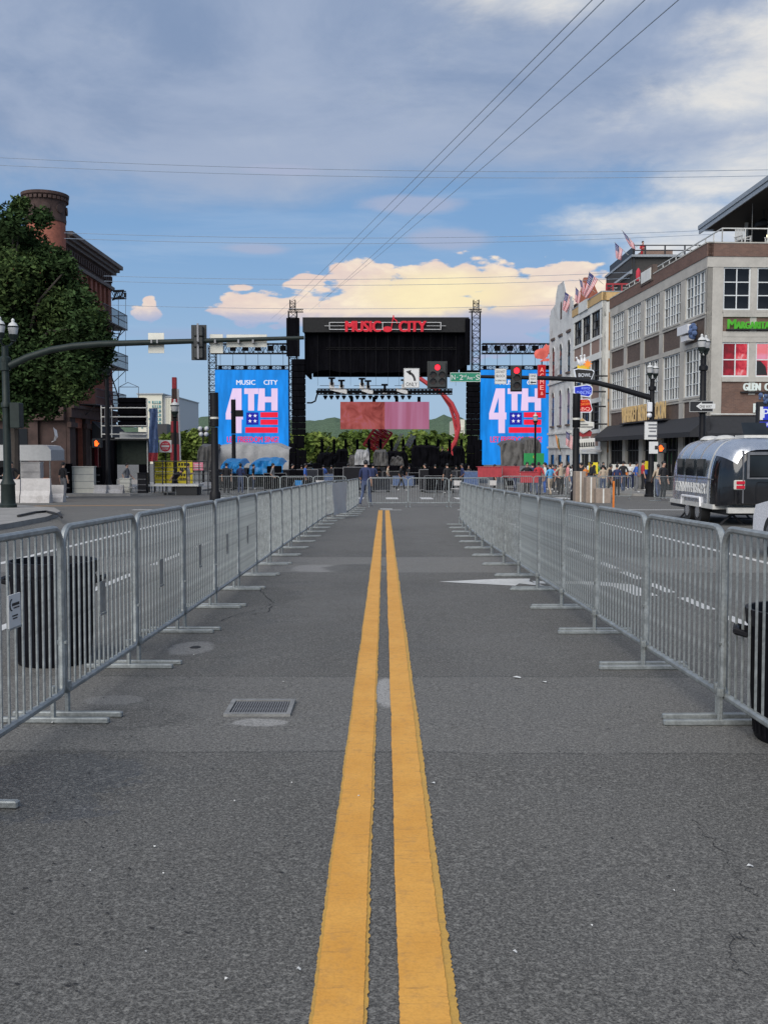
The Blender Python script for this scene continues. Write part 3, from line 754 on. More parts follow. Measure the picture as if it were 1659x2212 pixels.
def chain(pts, what, group, lab, nfine, fsrc, extra=None):
    """barriers end to end along a polyline"""
    P = [Vector((x, y)) for x, y in pts]; seg = 0; pos = P[0].copy(); i = 0; out = []
    while True:
        # next joint one panel length further along the line
        q = None
        for k in range(seg, len(P) - 1):
            a, b = P[k], P[k+1]; d = (b - a)
            A_, B_, C_ = d.dot(d), 2*d.dot(a - pos), (a - pos).dot(a - pos) - (BL + .03) ** 2
            disc = B_*B_ - 4*A_*C_
            if disc < 0: continue
            s_ = (-B_ + math.sqrt(disc)) / (2*A_)
            if 0 <= s_ <= 1: q = a + d*s_; seg = k; break
        if q is None: break
        src = fsrc if i < nfine else coarse0
        l = lab(i)
        c = dup(src, (0, 0, 0), label=l, group=group)
        place(c, pos, q); out.append(c); pos = q; i += 1
    return out
first = lambda i: ORD[i] if i < len(ORD) else 'last'
left_row = chain([(-1.99, 1.0), (-1.87, 4.2), (-1.78, 8.6), (-1.70, 17), (-1.60, 28.3), (-1.10, 30.4), (-0.93, 37.2)], 'left', 'steel barriers left of the yellow lines',
      lambda i: f'{first(i)} steel barrier from the camera end of the row left of the yellow lines', 8, fine0)
right_row = chain([(1.98, 0.95), (1.925, 5.6), (1.875, 8.4), (1.84, 13), (1.80, 17.5), (1.86, 21.5), (2.0, 26.2)], 'right', 'steel barriers right of the yellow lines',
      lambda i: f'{first(i)} steel barrier from the camera end of the row right of the yellow lines', 8, fineR)
chain([(-0.62, 37.6), (5.4, 37.8)], 'cross', 'steel barriers closing the end of the lane', lambda i: f'{first(i)} barrier from the left in the line closing the far end of the lane', 0, fineR)
chain([(-7.9, 47.2), (-5.4, 46.6), (-0.9, 46.9)], 'far left', 'steel barriers across the cross street, left part', lambda i: f'{first(i)} barrier from the dark post in the far line left of the lane', 0, fineR)
chain([(5.6, 47.5), (13.2, 47.3)], 'far right', 'steel barriers across the cross street, right part', lambda i: f'{first(i)} barrier from the left in the far line before the red tables', 0, fineR)
chain([(12.3, 45.2), (14.2, 40.0)], 'side right', 'steel barriers by the right pavement', lambda i: f'{first(i)} barrier in the short line left of the silver trailer', 0, fineR)
chain([(9.6, 23.4), (12.8, 23.0)], 'behind trailer', 'steel barriers behind the trailer', lambda i: f'{first(i)} barrier from the left standing behind the rear of the silver trailer', 0, fineR)
for t_ in (fine0, fineR, coarse0):
    for c_ in list(t_.children): bpy.data.objects.remove(c_)
    bpy.data.objects.remove(t_)
# the near panels carry a rental notice instead of a plate
for c_ in list(left_row[2].children):
    if c_.name.startswith('tag_'): bpy.data.objects.remove(c_)
# grey cloth tied on the left row where it jogs inwards
m = MB(); p0 = (-1.50, 28.6); p1 = (-1.16, 30.1); nx, nz = 16, 10; v = []; f = []
for j in range(nz + 1):
    for i in range(nx + 1):
        a = i / nx; z = .12 + .93 * j / nz
        off = .035 + .03 * math.sin(a * 9 + z * 5) * (1 - j / nz * .6)
        v.append((p0[0] + (p1[0]-p0[0])*a + off*.9, p0[1] + (p1[1]-p0[1])*a - off*.2, gz(29) + z))
for j in range(nz):
    for i in range(nx): f.append((j*(nx+1)+i, j*(nx+1)+i+1, (j+1)*(nx+1)+i+1, (j+1)*(nx+1)+i))
m.add(v, f)
one(m, 'cover_cloth', M['whitetarp'], 'creased grey cloth hung over the left barriers near the far end', 'cloth', (-1.33, 29.3, gz(29)), smooth=True)
# rental notice wired to the nearest left barrier
X, D = ax(26, 5.2), 5.2
t = T('notice_board', 'white notice sheet wired to the near left barrier', 'notice', (-1.86 + .03, 4.88, gz(5) + .66), R(86))
m = MB(); m.bx(-.066, .066, -.004, .004, 0, .165); m.build('sheet', M['signwhite'], t, local=True)
m = MB(); m.bx(-.07, .07, -.007, .006, -.008, .002); m.build('bottom_rail', M['galv'], t, local=True)
m = MB(); m.tube([(-.035 + .022*math.cos(R(a)), -.006, .115 + .028*math.sin(R(a))) for a in range(90, 271, 30)], .003, 4)
m.bx(-.03, .05, -.006, -.004, .108, .122); m.bx(-.015, .05, -.006, -.004, .094, .100)
m.bx(-.03, .03, -.006, -.004, .055, .062); m.bx(-.024, .024, -.006, -.004, .042, .048)
m.build('print', M['ink'], t, local=True)

# ------------------------------------------------------------------ bins
def bin_(loc, r, h, label, rz=0):
    t = T('litter_bin', label, 'bin', loc, rz)
    prof = [(r*.80, 0), (r*.83, .012), (r*.955, h*.86), (r*.955, h*.87), (r*1.0, h*.88), (r*1.02, h*.98), (r*1.02, h), (r*.95, h), (r*.93, h*.9), (r*.80, .1), (.01, .09)]
    m = MB(); m.lathe(prof, n=36)
    m.build('body', M['blackplastic'], t, local=True, smooth=True)
    m = MB()
    m.tube([(r*.96, -.09, h*.80), (r*1.16, -.09, h*.82), (r*1.16, .09, h*.82), (r*.96, .09, h*.80)], .018, 6)
    src = m.build('handle', M['blackplastic'], t, local=True, smooth=True); inst(src.data, 'handle', t, (0, 0, 0), math.pi)
    m = MB()
    for k in range(36):
        a = 2*math.pi*k/36
        m.cyl((r*.835*math.cos(a), r*.835*math.sin(a), .03), (r*.962*math.cos(a), r*.962*math.sin(a), h*.85), .006, n=4)
    m.build('ribs', M['blackplastic'], t, local=True, kind='stuff')
    return t
bin_((-2.46, 7.35, gz(7.3)), .315, .765, 'round black rubbish bin behind the near left barriers', R(8))
bin_((2.235, 5.22, gz(5.2)), .30, .70, 'round black rubbish bin behind the near right barriers', R(-20))
X, D = ax(1152, 16.0), 14.6
bin_((2.30, 14.2, gz(14)), .33, .86, 'black rubbish bin behind the far half of the right barrier row')
# ------------------------------------------------------------------ street lamps, signal masts, signs
def lantern(t, x, y, z, k=1.0, name='lantern'):
    """acorn lantern: dark cup, frosted glass, pale cap and finial, as part and sub-parts; base at z"""
    m = MB(); m.lathe([(.05*k, 0), (.10*k, .04*k), (.09*k, .08*k), (.16*k, .20*k), (.175*k, .27*k), (.15*k, .28*k)], (x, y, z), 12)
    cup = m.build(name, M['green_pole'], t, smooth=True)
    m = MB(); m.lathe([(.14*k, .275*k), (.17*k, .42*k), (.185*k, .52*k), (.17*k, .535*k)], (x, y, z), 12); m.build('glass', M['lampglass'], cup, smooth=True)
    m = MB(); m.lathe([(.20*k, .53*k), (.205*k, .56*k), (.19*k, .57*k)], (x, y, z), 12); m.build('rim', M['green_pole'], cup)
    m = MB(); m.lathe([(.185*k, .565*k), (.13*k, .67*k), (.06*k, .71*k), (.055*k, .76*k), (.065*k, .79*k), (.02*k, .85*k)], (x, y, z), 12); m.build('cap', M['lampcap'], cup, smooth=True)
def pole_part(t, x, y, z0, z1, r, mat, name='pole'):
    m = MB(); h = z1 - z0
    m.lathe([(r*2.1, 0), (r*2.1, .10), (r*1.8, .14), (r*1.7, .75), (r*1.9, .80), (r*1.35, .95), (r*1.2, 1.1), (r, 1.2), (r*.9, h*.62), (r*1.25, h*.625), (r*1.25, h*.65), (r*.9, h*.66), (r*.85, h*.90), (r*1.3, h*.905), (r*1.3, h*.93), (r*.8, h*.94), (r*.8, h)], (x, y, z0), 14)
    m.build(name, mat, t, smooth=True)
def lamp_arm(t, x, y, z, dx, dy, k=1.0):
    m = MB(); m.tube([(x, y, z - .05), (x + dx*.6, y + dy*.6, z + .02), (x + dx, y + dy, z + .16*k)], .035*k, 8); m.build('lamp_bracket', M['green_pole'], t, smooth=True)
    lantern(t, x + dx, y + dy, z + .14*k, k)

def lens(t, x, z, y, r, mat):
    """round signal lamp with its visor, facing -y"""
    m = MB(); m.cyl((x, y, z), (x, y - .02, z), r, n=16); l = m.build('lamp', mat, t)
    m = MB(); v = []; f = []; n = 12
    for k in range(n + 1):
        a = R(-20 + 220 * k / n); c, s_ = math.cos(a), math.sin(a); L = .20 if 0 <= s_ else .08
        v += [(x + r*1.12*c, y, z + r*1.12*s_), (x + r*1.12*c, y - L, z + r*1.12*s_), (x + r*1.2*c, y, z + r*1.2*s_), (x + r*1.2*c, y - L, z + r*1.2*s_)]
    for k in range(n):
        b = 4*k; f += [(b, b+4, b+5, b+1), (b+2, b+3, b+7, b+6), (b+1, b+5, b+7, b+3)]
    m.add(v, f); m.build('visor', M['signal'], l)
def signal(label, x, y, D, w, h, lamps, arm_z=None, facing=-1, group=None):
    """traffic signal with back plate, centred at picture point (x, y)"""
    p = at(x, y, D); s_ = D / FD
    W_, H_ = w * s_ / 2, h * s_ / 2
    t = T('traffic_signal', label, 'traffic signal', (p[0], D, p[2] - H_), 0, group)
    m = MB(); m.bv(p[0]-W_, p[0]+W_, D - .012, D + .012, p[2]-H_, p[2]+H_, .01); m.build('back_plate', M['signal'], t)
    m = MB(); 
    if facing < 0:
        m.bv(p[0]-W_*.84, p[0]+W_*.84, D - .18, D - .015, p[2]-H_*.93, p[2]+H_*.93, .02)
        m.build('housing', M['signal'], t)
        for (lx, lz, mt) in lamps: lens(t, p[0] + lx*W_, p[2] + lz*H_, D - .18, .15 * min(1, W_/.30 if len(lamps) == 3 else .95), M[mt])
    else:
        for k in (-1, 0, 1): 
            m = MB(); m.bv(p[0]-W_*.62, p[0]+W_*.62, D - .19, D - .014, p[2]+k*H_*.62-H_*.30, p[2]+k*H_*.62+H_*.30, .03); m.build('housing', M['signal'], t)
        m = MB(); m.bx(p[0]-.03, p[0]+.03, D - .23, D - .192, p[2]-H_*.95, p[2]+H_*1.04); m.build('mounting_bar', M['trussgrey'], t)
        m = MB(); m.cyl((p[0], D - .02, p[2] - H_*.05), (p[0], D - .42, p[2] - H_*.05), .04); m.build('clamp', M['signal'], t)
    return t, p
def plate(name, label, cat, x0, x1, y0, y1, D, mat, group=None, th=.012, tilt=0):
    a = at(x0, y1, D); b = at(x1, y0, D)
    t = T(name, label, cat, ((a[0]+b[0])/2, D, a[2]), 0, group)
    m = MB(); m.bv(a[0], b[0], D - th, D + th, a[2], b[2], .005); m.build('plate', mat, t)
    return t, a, b
def sign_text(t, txt, x, y, D, w, h, mat='ink', dy=.014, rz=0, depth=.006, track=1.0):
    s_ = D / FD; p = at(x, y, D)
    m = MB(); text(m, txt, (p[0], D - dy, p[2]), w*s_ if w else None, h*s_ if h else None, rz, depth, track=track)
    return m.build('lettering', M[mat], t)
def border(t, a, b, D, mat, inset=.02, w=.012, dy=.014):
    m = MB(); x0, x1, z0, z1 = a[0]+inset, b[0]-inset, a[2]+inset, b[2]-inset; y0, y1 = D - dy - .003, D - dy
    m.bx(x0, x1, y0, y1, z0, z0+w); m.bx(x0, x1, y0, y1, z1-w, z1); m.bx(x0, x0+w, y0, y1, z0+w, z1-w); m.bx(x1-w, x1, y0, y1, z0+w, z1-w)
    m.build('border', M[mat], t)

# left mast: reaches over the street, signals and signs seen from behind
DL = 34.0
px = ax(18, DL)
t = T('signal_mast', 'dark green lamp pole at the left edge carrying a long curved signal arm', 'signal mast', (px, DL, gz(DL) + .13))
zt = az_(772, DL)
pole_part(t, px, DL, gz(DL) + .13, az_(748, DL), .135, M['green_pole'])
P = [at(22, 790, DL), at(60, 772, DL), at(110, 756, DL), at(160, 747.5, DL), at(215, 743, DL), at(330, 739.5, DL), at(430, 736.5, DL), at(560, 732.5, DL), at(657, 729.5, DL)]
m = MB(); m.tube(P, [.125, .12, .115, .11, .105, .095, .085, .072, .062], 10); m.build('arm', M['green_pole'], t, smooth=True)
m = MB(); m.lathe([(.17, 0), (.17, .32), (.14, .36)], (px, DL, az_(800, DL)), 12); m.build('arm_collar', M['green_pole'], t)
m = MB(); m.bv(px + .18, px + .52, DL - .2, DL + .2, az_(925, DL), az_(870, DL), .02); m.build('control_box', M['green_pole'], t)
lamp_arm(t, px, DL, az_(746, DL), -.06, -.25, .95); lamp_arm(t, px, DL, az_(746, DL), .20, .25, .95)
signal('traffic signal seen from behind near the middle of the left signal arm', 430.5, 740, DL - .0, 33, 75, [], facing=1)
for x0, x1, y0, y1, lab, n_ in ((321, 355, 719, 763, 'pale back of a square road sign on the left signal arm', 2), (454, 482, 722, 763, 'pale narrow back of a road sign, left of the wide one on the left arm', 1), (490, 577, 722.5, 750, 'pale wide back of the street name sign on the left signal arm', 2)):
    t, a, b = plate('road_sign', lab, 'road sign', x0, x1, y0, y1, DL + .16, M['alu'], 'sign backs on the left signal arm', .006)
    for k in range(n_):
        cx = a[0] + (b[0]-a[0])*((k+.9)/(n_+.8) if n_ > 1 else .5)
        m = MB(); zc = az_(738, DL); m.bx(cx-.03, cx+.03, DL - .13, DL + .15, zc-.06, zc+.06); m.build('clamp', M['trussgrey'], t)

# right mast: its signals face the camera
DR = 52.0
px = ax(1405, DR)
t = T('signal_mast', 'dark twin lantern pole right of the street carrying the red signals', 'signal mast', (px, DR, gz(DR)))
pole_part(t, px, DR, gz(DR), az_(818, DR), .155, M['black_pole'])
P = [at(1404, 859, DR), at(1380, 852, DR), at(1330, 837, DR), at(1285, 826, DR), at(1240, 819.5, DR), at(1190, 817, DR), at(1110, 815, DR), at(1040, 813.5, DR), at(968, 812, DR)]
m = MB(); m.tube(P, [.15, .15, .14, .13, .125, .115, .10, .085, .07], 10); m.build('arm', M['black_pole'], t, smooth=True)
lamp_arm(t, px, DR, az_(822, DR), -.19, -.2, .92); lamp_arm(t, px, DR, az_(822, DR), .21, .2, .92)
t_, p_ = signal('five lamp traffic signal showing a red light beside the street name sign', 944.4, 809.5, DR, 43, 58, [(0, .52, 'red_on'), (-.44, -.02, 'lens_off'), (.44, -.02, 'lens_off'), (-.44, -.52, 'lens_off'), (.44, -.52, 'lens_off')])
signal('three lamp traffic signal showing a red light in front of the right screen', 1114.6, 817.6, DR, 25, 56, [(0, .58, 'red_on'), (0, .02, 'lens_off'), (0, -.54, 'lens_off')])
t, a, b = plate('turn_sign', 'white left turn only sign with a curved black arrow', 'road sign', 872, 906, 795.5, 838, DR - .2, M['signwhite'])
border(t, a, b, DR - .2, 'ink')
sign_text(t, 'ONLY', 889, 830, DR - .2, 24, 8)
m = MB(); s_ = DR / FD; c = at(889, 812, DR - .2); y0 = DR - .222
v = []; f = []
for k in range(9):
    a_ = R(0 + 75 * k / 8); 
    for r in (13*s_, 17.5*s_): v.append((c[0] - 8.5*s_ + r*math.cos(a_) , y0, c[2] - 10.5*s_ + r*math.sin(a_)*1.15))
for k in range(8): f.append((2*k, 2*k+1, 2*k+3, 2*k+2))
m.add(v, f); m.add([(c[0] - 12*s_, y0, c[2] + 9.5*s_), (c[0] - 3*s_, y0, c[2] + 1.5*s_), (c[0] - 1.2*s_, y0, c[2] + 12.5*s_)], [(0, 1, 2)])
m.build('arrow', M['ink'], t)
t, a, b = plate('street_name_sign', 'green street name sign lettered N 2nd Ave S', 'street sign', 972, 1038, 804.5, 825, DR - .15, M['signgreen'])
border(t, a, b, DR - .15, 'signwhite', .01, .02)
for s1, x, y, w, h in (('N', 979, 815, 8, 10), ('-', 987.5, 815, 3, None), ('2', 996, 815, 7.5, 10.5), ('nd', 1003.5, 812, 6.5, 5.5), ('Ave', 1014.5, 816, 12, 8), ('-', 1024, 815, 3, None), ('S', 1031.5, 815, 8, 11)): sign_text(t, s1, x, y, DR - .15, w, h, 'signwhite')
t, a, b = plate('road_sign', 'pale grey sign reading DO NOT BLOCK INTERSECTION', 'road sign', 1068, 1094, 796, 830, DR - .15, M['signwhite'])
border(t, a, b, DR - .15, 'ink', .012, .01)
for s1, y, h in (('DO NOT', 803, 5.5), ('BLOCK', 812, 5.5)): sign_text(t, s1, 1081, y, DR - .15, 19, h)
sign_text(t, 'INTERSECTION', 1081, 822, DR - .15, 21, 3)
t, a, b = plate('one_way_sign', 'white ONE WAY sign with left arrow beside the red vertical sign', 'road sign', 1142, 1160, 807, 831, DR - .15, M['signwhite'])
border(t, a, b, DR - .15, 'ink', .012, .01)
sign_text(t, 'ONE', 1151, 812, DR - .15, 12, 4.5); sign_text(t, 'WAY', 1151, 818.5, DR - .15, 12, 4.5)
def arrow_left(t, x0, x1, y, D, hw, hh, mat, dy=.016):
    s_ = D/FD; a = at(x0, y, D); b = at(x1, y, D); m = MB(); Y = D - dy
    m.add([(a[0], Y, a[2]), (a[0] + hh*s_, Y, a[2] - hw*s_), (a[0] + hh*s_, Y, a[2] - hw*.38*s_), (b[0], Y, b[2] - hw*.38*s_), (b[0], Y, b[2] + hw*.38*s_), (a[0] + hh*s_, Y, a[2] + hw*.38*s_), (a[0] + hh*s_, Y, a[2] + hw*s_)], [(0, 1, 2), (2, 3, 4, 5), (0, 5, 6), (0, 2, 5)])
    m.build('arrow', M[mat], t)
arrow_left(t, 1144.5, 1157.5, 826, DR - .15, 3.2, 4.5, 'ink')
# fittings on the right pole
t, a, b = plate('road_sign', 'white sign plate with small print on the right signal pole', 'road sign', 1391, 1419, 911, 950, DR - .35, M['signwhite'], th=.008)
border(t, a, b, DR - .35, 'ink', .01, .008)
for y, w, h in ((918, 18, 3.2), (925, 18, 3.2), (932, 14, 3.2), (942, 20, 4.5)): 
    q = at(1405, y, DR); m = MB(); m.bx(q[0] - w*DR/FD/2, q[0] + w*DR/FD/2, DR - .366, DR - .36, q[2] - h*DR/FD/2, q[2] + h*DR/FD/2); m.build('print', M['trussgrey'], t)
t, a, b = plate('road_sign', 'small white pedestrian button sign below the larger sign on the right pole', 'road sign', 1401, 1421, 954, 980, DR - .35, M['signwhite'], th=.008)
q = at(1413, 967, DR); m = MB(); m.bx(q[0]-.08, q[0]+.08, DR - .366, DR - .36, q[2]-.1, q[2]+.1); m.build('print', M['ink'], t)
c = at(1399, 880, DR); m = MB(); m.bv(c[0]-.12, c[0]+.12, DR-.45, DR-.2, c[2]-.25, c[2]+.25, .03); m.ball((c[0], DR-.3, c[2]-.42), .14)
one(m, 'camera_box', M['pinwhite'], 'white camera housing fixed to the right signal pole', 'camera', (c[0], DR-.3, c[2]-.5))
def hand(label, x, y, D, k):
    p = at(x, y, D); t = T('walk_signal', label, 'pedestrian signal', (p[0], D, p[2] - .26*k))
    m = MB(); m.bv(p[0]-.27*k, p[0]+.27*k, D-.14, D+.14, p[2]-.26*k, p[2]+.26*k, .03); m.build('housing', M['signal'], t)
    m = MB(); Y = D - .147; X, Z = p[0] - .02*k, p[2]
    m.cur = 0
    m.prism([(X-.075*k, Z-.16*k), (X+.075*k, Z-.16*k), (X+.09*k, Z+.0*k), (X-.09*k, Z+.0*k)], Y, Y+.006)
    for i, (dx, h) in enumerate(((-.075, .11), (-.028, .16), (.02, .155), (.066, .11))): m.bx(X+dx*k-.019*k, X+dx*k+.019*k, Y, Y+.006, Z, Z+h*k)
    m.prism([(X+.092*k, Z-.10*k), (X+.16*k, Z-.01*k), (X+.14*k, Z+.03*k), (X+.093*k, Z-.02*k)], Y, Y+.006)
    m.build('hand_symbol', M['orange_on'], t)
hand('pedestrian signal with an orange hand on the right signal pole', 1426, 968, DR - .2, 1.0)
hand('pedestrian signal with an orange hand on the left by the black box tower', 211, 957.5, 53.5, .95)

# twin lantern post by the concrete corner building
D = 37.0; px = ax(1514, D)
t = T('street_lamp', 'dark fluted lamp post with two lanterns before the concrete building corner', 'street lamp', (px, D, gz(D)))
pole_part(t, px, D, gz(D), az_(768, D), .125, M['black_pole'])
lamp_arm(t, px, D, az_(772, D), -.14, -.2, .85); lamp_arm(t, px, D, az_(772, D), .14, .2, .85)
t, a, b = plate('one_way_sign', 'black ONE WAY sign with a white left arrow on the lamp post', 'road sign', 1488, 1540, 866, 890, D - .25, M['ink'])
border(t, a, b, D - .25, 'signwhite', .006, .012)
sc = D / FD; y_ = D - .268; z_ = az_(878, D); m = MB(); X0 = ax(1495, D)
m.add([(X0, y_, z_), (X0+12*sc, y_, z_-8.5*sc), (X0+12*sc, y_, z_-5.2*sc), (X0+41*sc, y_, z_-5.2*sc), (X0+41*sc, y_, z_+5.2*sc), (X0+12*sc, y_, z_+5.2*sc), (X0+12*sc, y_, z_+8.5*sc)], [(0, 1, 6), (2, 3, 4, 5)])
m.build('arrow', M['signwhite'], t)
sign_text(t, 'ONE WAY', 1523, 878, D - .25, 26, 6, 'ink', .02, depth=.004)

# single lamps and dark posts further down
def single_lamp(label, x, y_top, D, mat='black_pole', k=1.0, base=None):
    px = ax(x, D); t = T('street_lamp', label, 'street lamp', (px, D, gz(D)))
    zt = az_(y_top, D) - .85*k
    m = MB(); r = .085*k; m.lathe([(r*2, 0), (r*2, .5), (r*1.3, .7), (r, .9), (r*.8, zt - gz(D) - .05), (r*1.5, zt - gz(D) + .02)], (px, D, gz(D)), 10); m.build('pole', M[mat], t, smooth=True)
    lantern(t, px, D, zt, k)
single_lamp('lamp post with a pale cap in front of the red and white mast', 380, 862, 58, k=1.25)
single_lamp('small lamp post in front of the blue right screen', 1155, 891, 78, k=1.1)
single_lamp('lamp with a white capped lantern before the fire escape', 235, 757, 56, k=1.7)
for x, yt, lab in ((465, 848, 'dark slender signal post in front of the left edge of the blue screen'), (506, 863, 'dark post with a side box standing before the numeral on the left screen'), (1243, 850, 'dark post standing in front of the hanging shop signs on the right')):
    D = 46.0 if x != 506 else 72.0; px = ax(x, D); s_ = D/FD
    t = T('signal_post', lab, 'post', (px, D, gz(D)))
    w = {465: 8, 506: 4.5, 1243: 7.5}[x] * s_ / 1.0
    m = MB(); m.lathe([(w*1.5, 0), (w*1.5, .35), (w*1.05, .45), (w*.95, az_(yt + 75, D) - gz(D))], (px, D, gz(D)), 12); m.build('pole', M['black_pole'], t, smooth=True)
    m = MB(); m.lathe([(w*.95, 0), (w*1.12, .03), (w*1.12, az_(yt, D) - az_(yt+74, D))], (px, D, az_(yt + 74, D)), 12); m.build('cover_sleeve', M['black_pole'], t, smooth=True)
    if x == 506:
        m = MB(); m.bv(px + w, px + w*4.6, D-.15, D+.15, az_(900, D), az_(886, D), .02); m.build('side_box', M['black_pole'], t)
    else:
        q = az_(yt + 57, D); m = MB(); m.lathe([(w*1.17, 0), (w*1.17, .09)], (px, D, q), 12); m.build('band', M['alu'], t)
# twin globe light beyond the left side
D = 110; px = ax(440, D); t = T('globe_lamp', 'tall lamp with four round white globes against the far trees', 'street lamp', (px, D, gz(D)))
m = MB(); m.cyl((px, D, gz(D)), (px, D, az_(924, D)), .13, .09); m.build('pole', M['black_pole'], t)
m = MB(); m.bx(px - .55, px + .55, D - .05, D + .05, az_(934, D), az_(931, D)); m.build('cross_arm', M['black_pole'], t)
for x, y in ((433, 926), (447, 926), (435, 938), (446, 938)):
    q = at(x, y, D); m = MB(); m.ball(q, .27, 10, 8); m.build('globe', M['lampglass'], t, smooth=True)

# overhead cables
def cable(p0, p1, r, label, sag=.4, group='overhead cables across the street'):
    m = MB(); a, b = Vector(p0), Vector(p1)
    pts = [a.lerp(b, k/16) - Vector((0, 0, sag * 4 * (k/16) * (1 - k/16))) for k in range(17)]
    m.tube(pts, r, 5)
    return one(m, 'overhead_cable', M['wire'], label, 'cable', tuple(a), group)
for i, (D, yl, ym, yr, xl, xr) in enumerate(((25, 334, 368, 364, -120, 1780), (25.6, 351, 382, 377, -120, 1780), (34, 503, 514, 497, 140, 1540), (34.6, 515, 526, 506, 140, 1540), (42, 596, 603, 588, 225, 1360), (42.6, 607, 616, 601, 225, 1360), (50, 659, 667, 659, 240, 1200))):
    a, b = at(xl, yl, D), at(xr, yr, D); mid = az_(ym, D)
    cable(a, b, .0045 + .0001*D, f'{ORD[i]} cable from the top of the horizontal ones crossing the street', (a[2]+b[2])/2 - mid)
for i, (x0, y0, x1, y1) in enumerate(((1300, -22, 585, 690), (1326, -22, 602, 690), (1415, -22, 668, 672), (1490, -22, 700, 645))):
    cable(at(x0, y0, 13.0), at(x1, y1, 104), .0075, f'{ORD[i]} from the left of the four cables slanting down to the stage', .15, 'slanting cables running to the stage')
# ------------------------------------------------------------------ the stage at the end of the street
DS = 105.0; SS = DS / FD
GZ = gz(DS)
def SX(x, D=DS): return ax(x, D)
def SZ(y, D=DS): return az_(y, D)
def lattice(m, p0, p1, w, n, r=.05, n4=4):
    """square lattice girder between two points"""
    a, b = Vector(p0), Vector(p1); d = (b - a).normalized()
    u = d.cross(Vector((0, 0, 1))) if abs(d.z) < .9 else Vector((1, 0, 0)); u.normalize(); v = d.cross(u)
    co = [(u*i + v*j) * (w/2) for i, j in ((-1, -1), (1, -1), (1, 1), (-1, 1))]
    for c in co: m.cyl(a + c, b + c, r, n=n4)
    for k in range(n):
        q0, q1 = a.lerp(b, k/n), a.lerp(b, (k+1)/n)
        for i in range(4):
            c0, c1 = co[i], co[(i+1) % 4]
            if k % 2: c0, c1 = c1, c0
            m.cyl(q0 + c0, q1 + c1, r*.55, n=3, cap=False)
            if k: m.cyl(q0 + co[i], q0 + co[(i+1) % 4], r*.55, n=3, cap=False)
t = T('stage', 'large black roofed concert stage at the end of the street', 'stage', (0, DS, GZ))
# roof: front scrim, dark underside, drapes
x0, x1 = SX(656), SX(1011)
m = MB(); m.bx(x0, x1, DS - .25, DS, SZ(718), SZ(686)); m.build('front_scrim', M['stagegrey'], t)
m = MB(); m.bx(x0, x1, DS + .003, DS + 12, SZ(716), SZ(689)); m.build('roof', M['stageblack'], t)
m = MB(); v = []; f = []; nx = 60
def hem(u):
    if u < .03: return 806
    if u < .10: return 808 - (u-.03)/.07*10
    if u < .93: return 798 + 6*math.sin(min(1, (u-.1)/.25)*1.57) + 1.0*math.sin(u*31) + .6*math.sin(u*73)
    return 803 - (u-.93)/.07*14
for k in range(nx + 1):
    u = k/nx; X = x0 + .2 + (x1-x0-.4)*u; y = DS + .6 + .10*math.sin(u*70)
    v += [(X, y, SZ(717)), (X, y, SZ(hem(u)))]
for k in range(nx): f.append((2*k, 2*k+1, 2*k+3, 2*k+2))
m.add(v, f); m.build('front_drape', M['stageblack'], t, smooth=True)
m = MB(); m.bx(x0+.4, x1-.4, DS + 9, DS + 9.2, SZ(800), SZ(716)); m.build('rear_drape', M['stageblack'], t)
for X in (x0 + .1, x1 - .3):
    m = MB(); m.bx(X, X + .2, DS + .9, DS + 8.9, SZ(806), SZ(716)); m.build('side_drape', M['stageblack'], t)
for x in (686, 712, 733, 757, 790, 812, 838, 862, 893, 930, 955, 985):
    a = at(x, 717, DS + .1); m = MB(); m.cyl((a[0], DS + .3, SZ(719)), (a[0], DS + .3, SZ(833)), .016, n=4, cap=False); m.build('hoist_chain', M['truss'], t)
m = MB(); lattice(m, (SX(705), DS + .35, SZ(752)), (SX(985), DS + .35, SZ(752)), .22, 22, .016, 3); m.build('drape_truss', M['stagegrey'], t)
# towers with lattice tops and black wrapped lower halves
for side, (xa, xb, tx) in enumerate(((623, 655, 634.5), (1008, 1036, 1026))):
    m = MB(); lattice(m, (SX(tx), DS, GZ), (SX(tx), DS, SZ(672)), .85, 26, .055); m.build('tower', M['truss'], t)
    m = MB(); lattice(m, (SX(tx), DS, SZ(671)), (SX(tx), DS, SZ(648)), .55, 3, .045); m.build('tower_top', M['truss'], t)
    m = MB(); lattice(m, (SX(xa + 3), DS, SZ(671)), (SX(xb + 2), DS, SZ(671)), .3, 5, .035); m.build('tower_head', M['truss'], t)
    if side == 0:
        m = MB(); m.bv(SX(622), SX(650), DS - .7, DS - .46, SZ(771), SZ(688), .05); m.build('tower_cover', M['stageblack'], t)
    else:
        m = MB(); m.bv(SX(1002), SX(1013), DS - .7, DS - .46, SZ(790), SZ(690), .05); m.build('tower_cover', M['stageblack'], t)
    q = (650, 664) if side == 0 else (1003, 1010)
# deck and skirt
m = MB(); m.bx(SX(655), SX(1040), DS - 2, DS + 14, SZ(1008, DS) - .0, SZ(1003.5)); m.build('deck', M['stageblack'], t)
for k in range(6):
    xa = 700 + k*52; m = MB(); m.bx(SX(xa)+.03, SX(xa + 52)-.03, DS - 2.05, DS - 1.95, GZ, SZ(1008.5)); m.build('skirt_panel', M['deckgrey'], t)
m = MB()
for k in range(13): m.cyl((SX(690 + k*27), DS + 3, GZ), (SX(690 + k*27), DS + 3, SZ(1007)), .08, n=4)
m.build('deck_legs', M['truss'], t, kind='stuff')

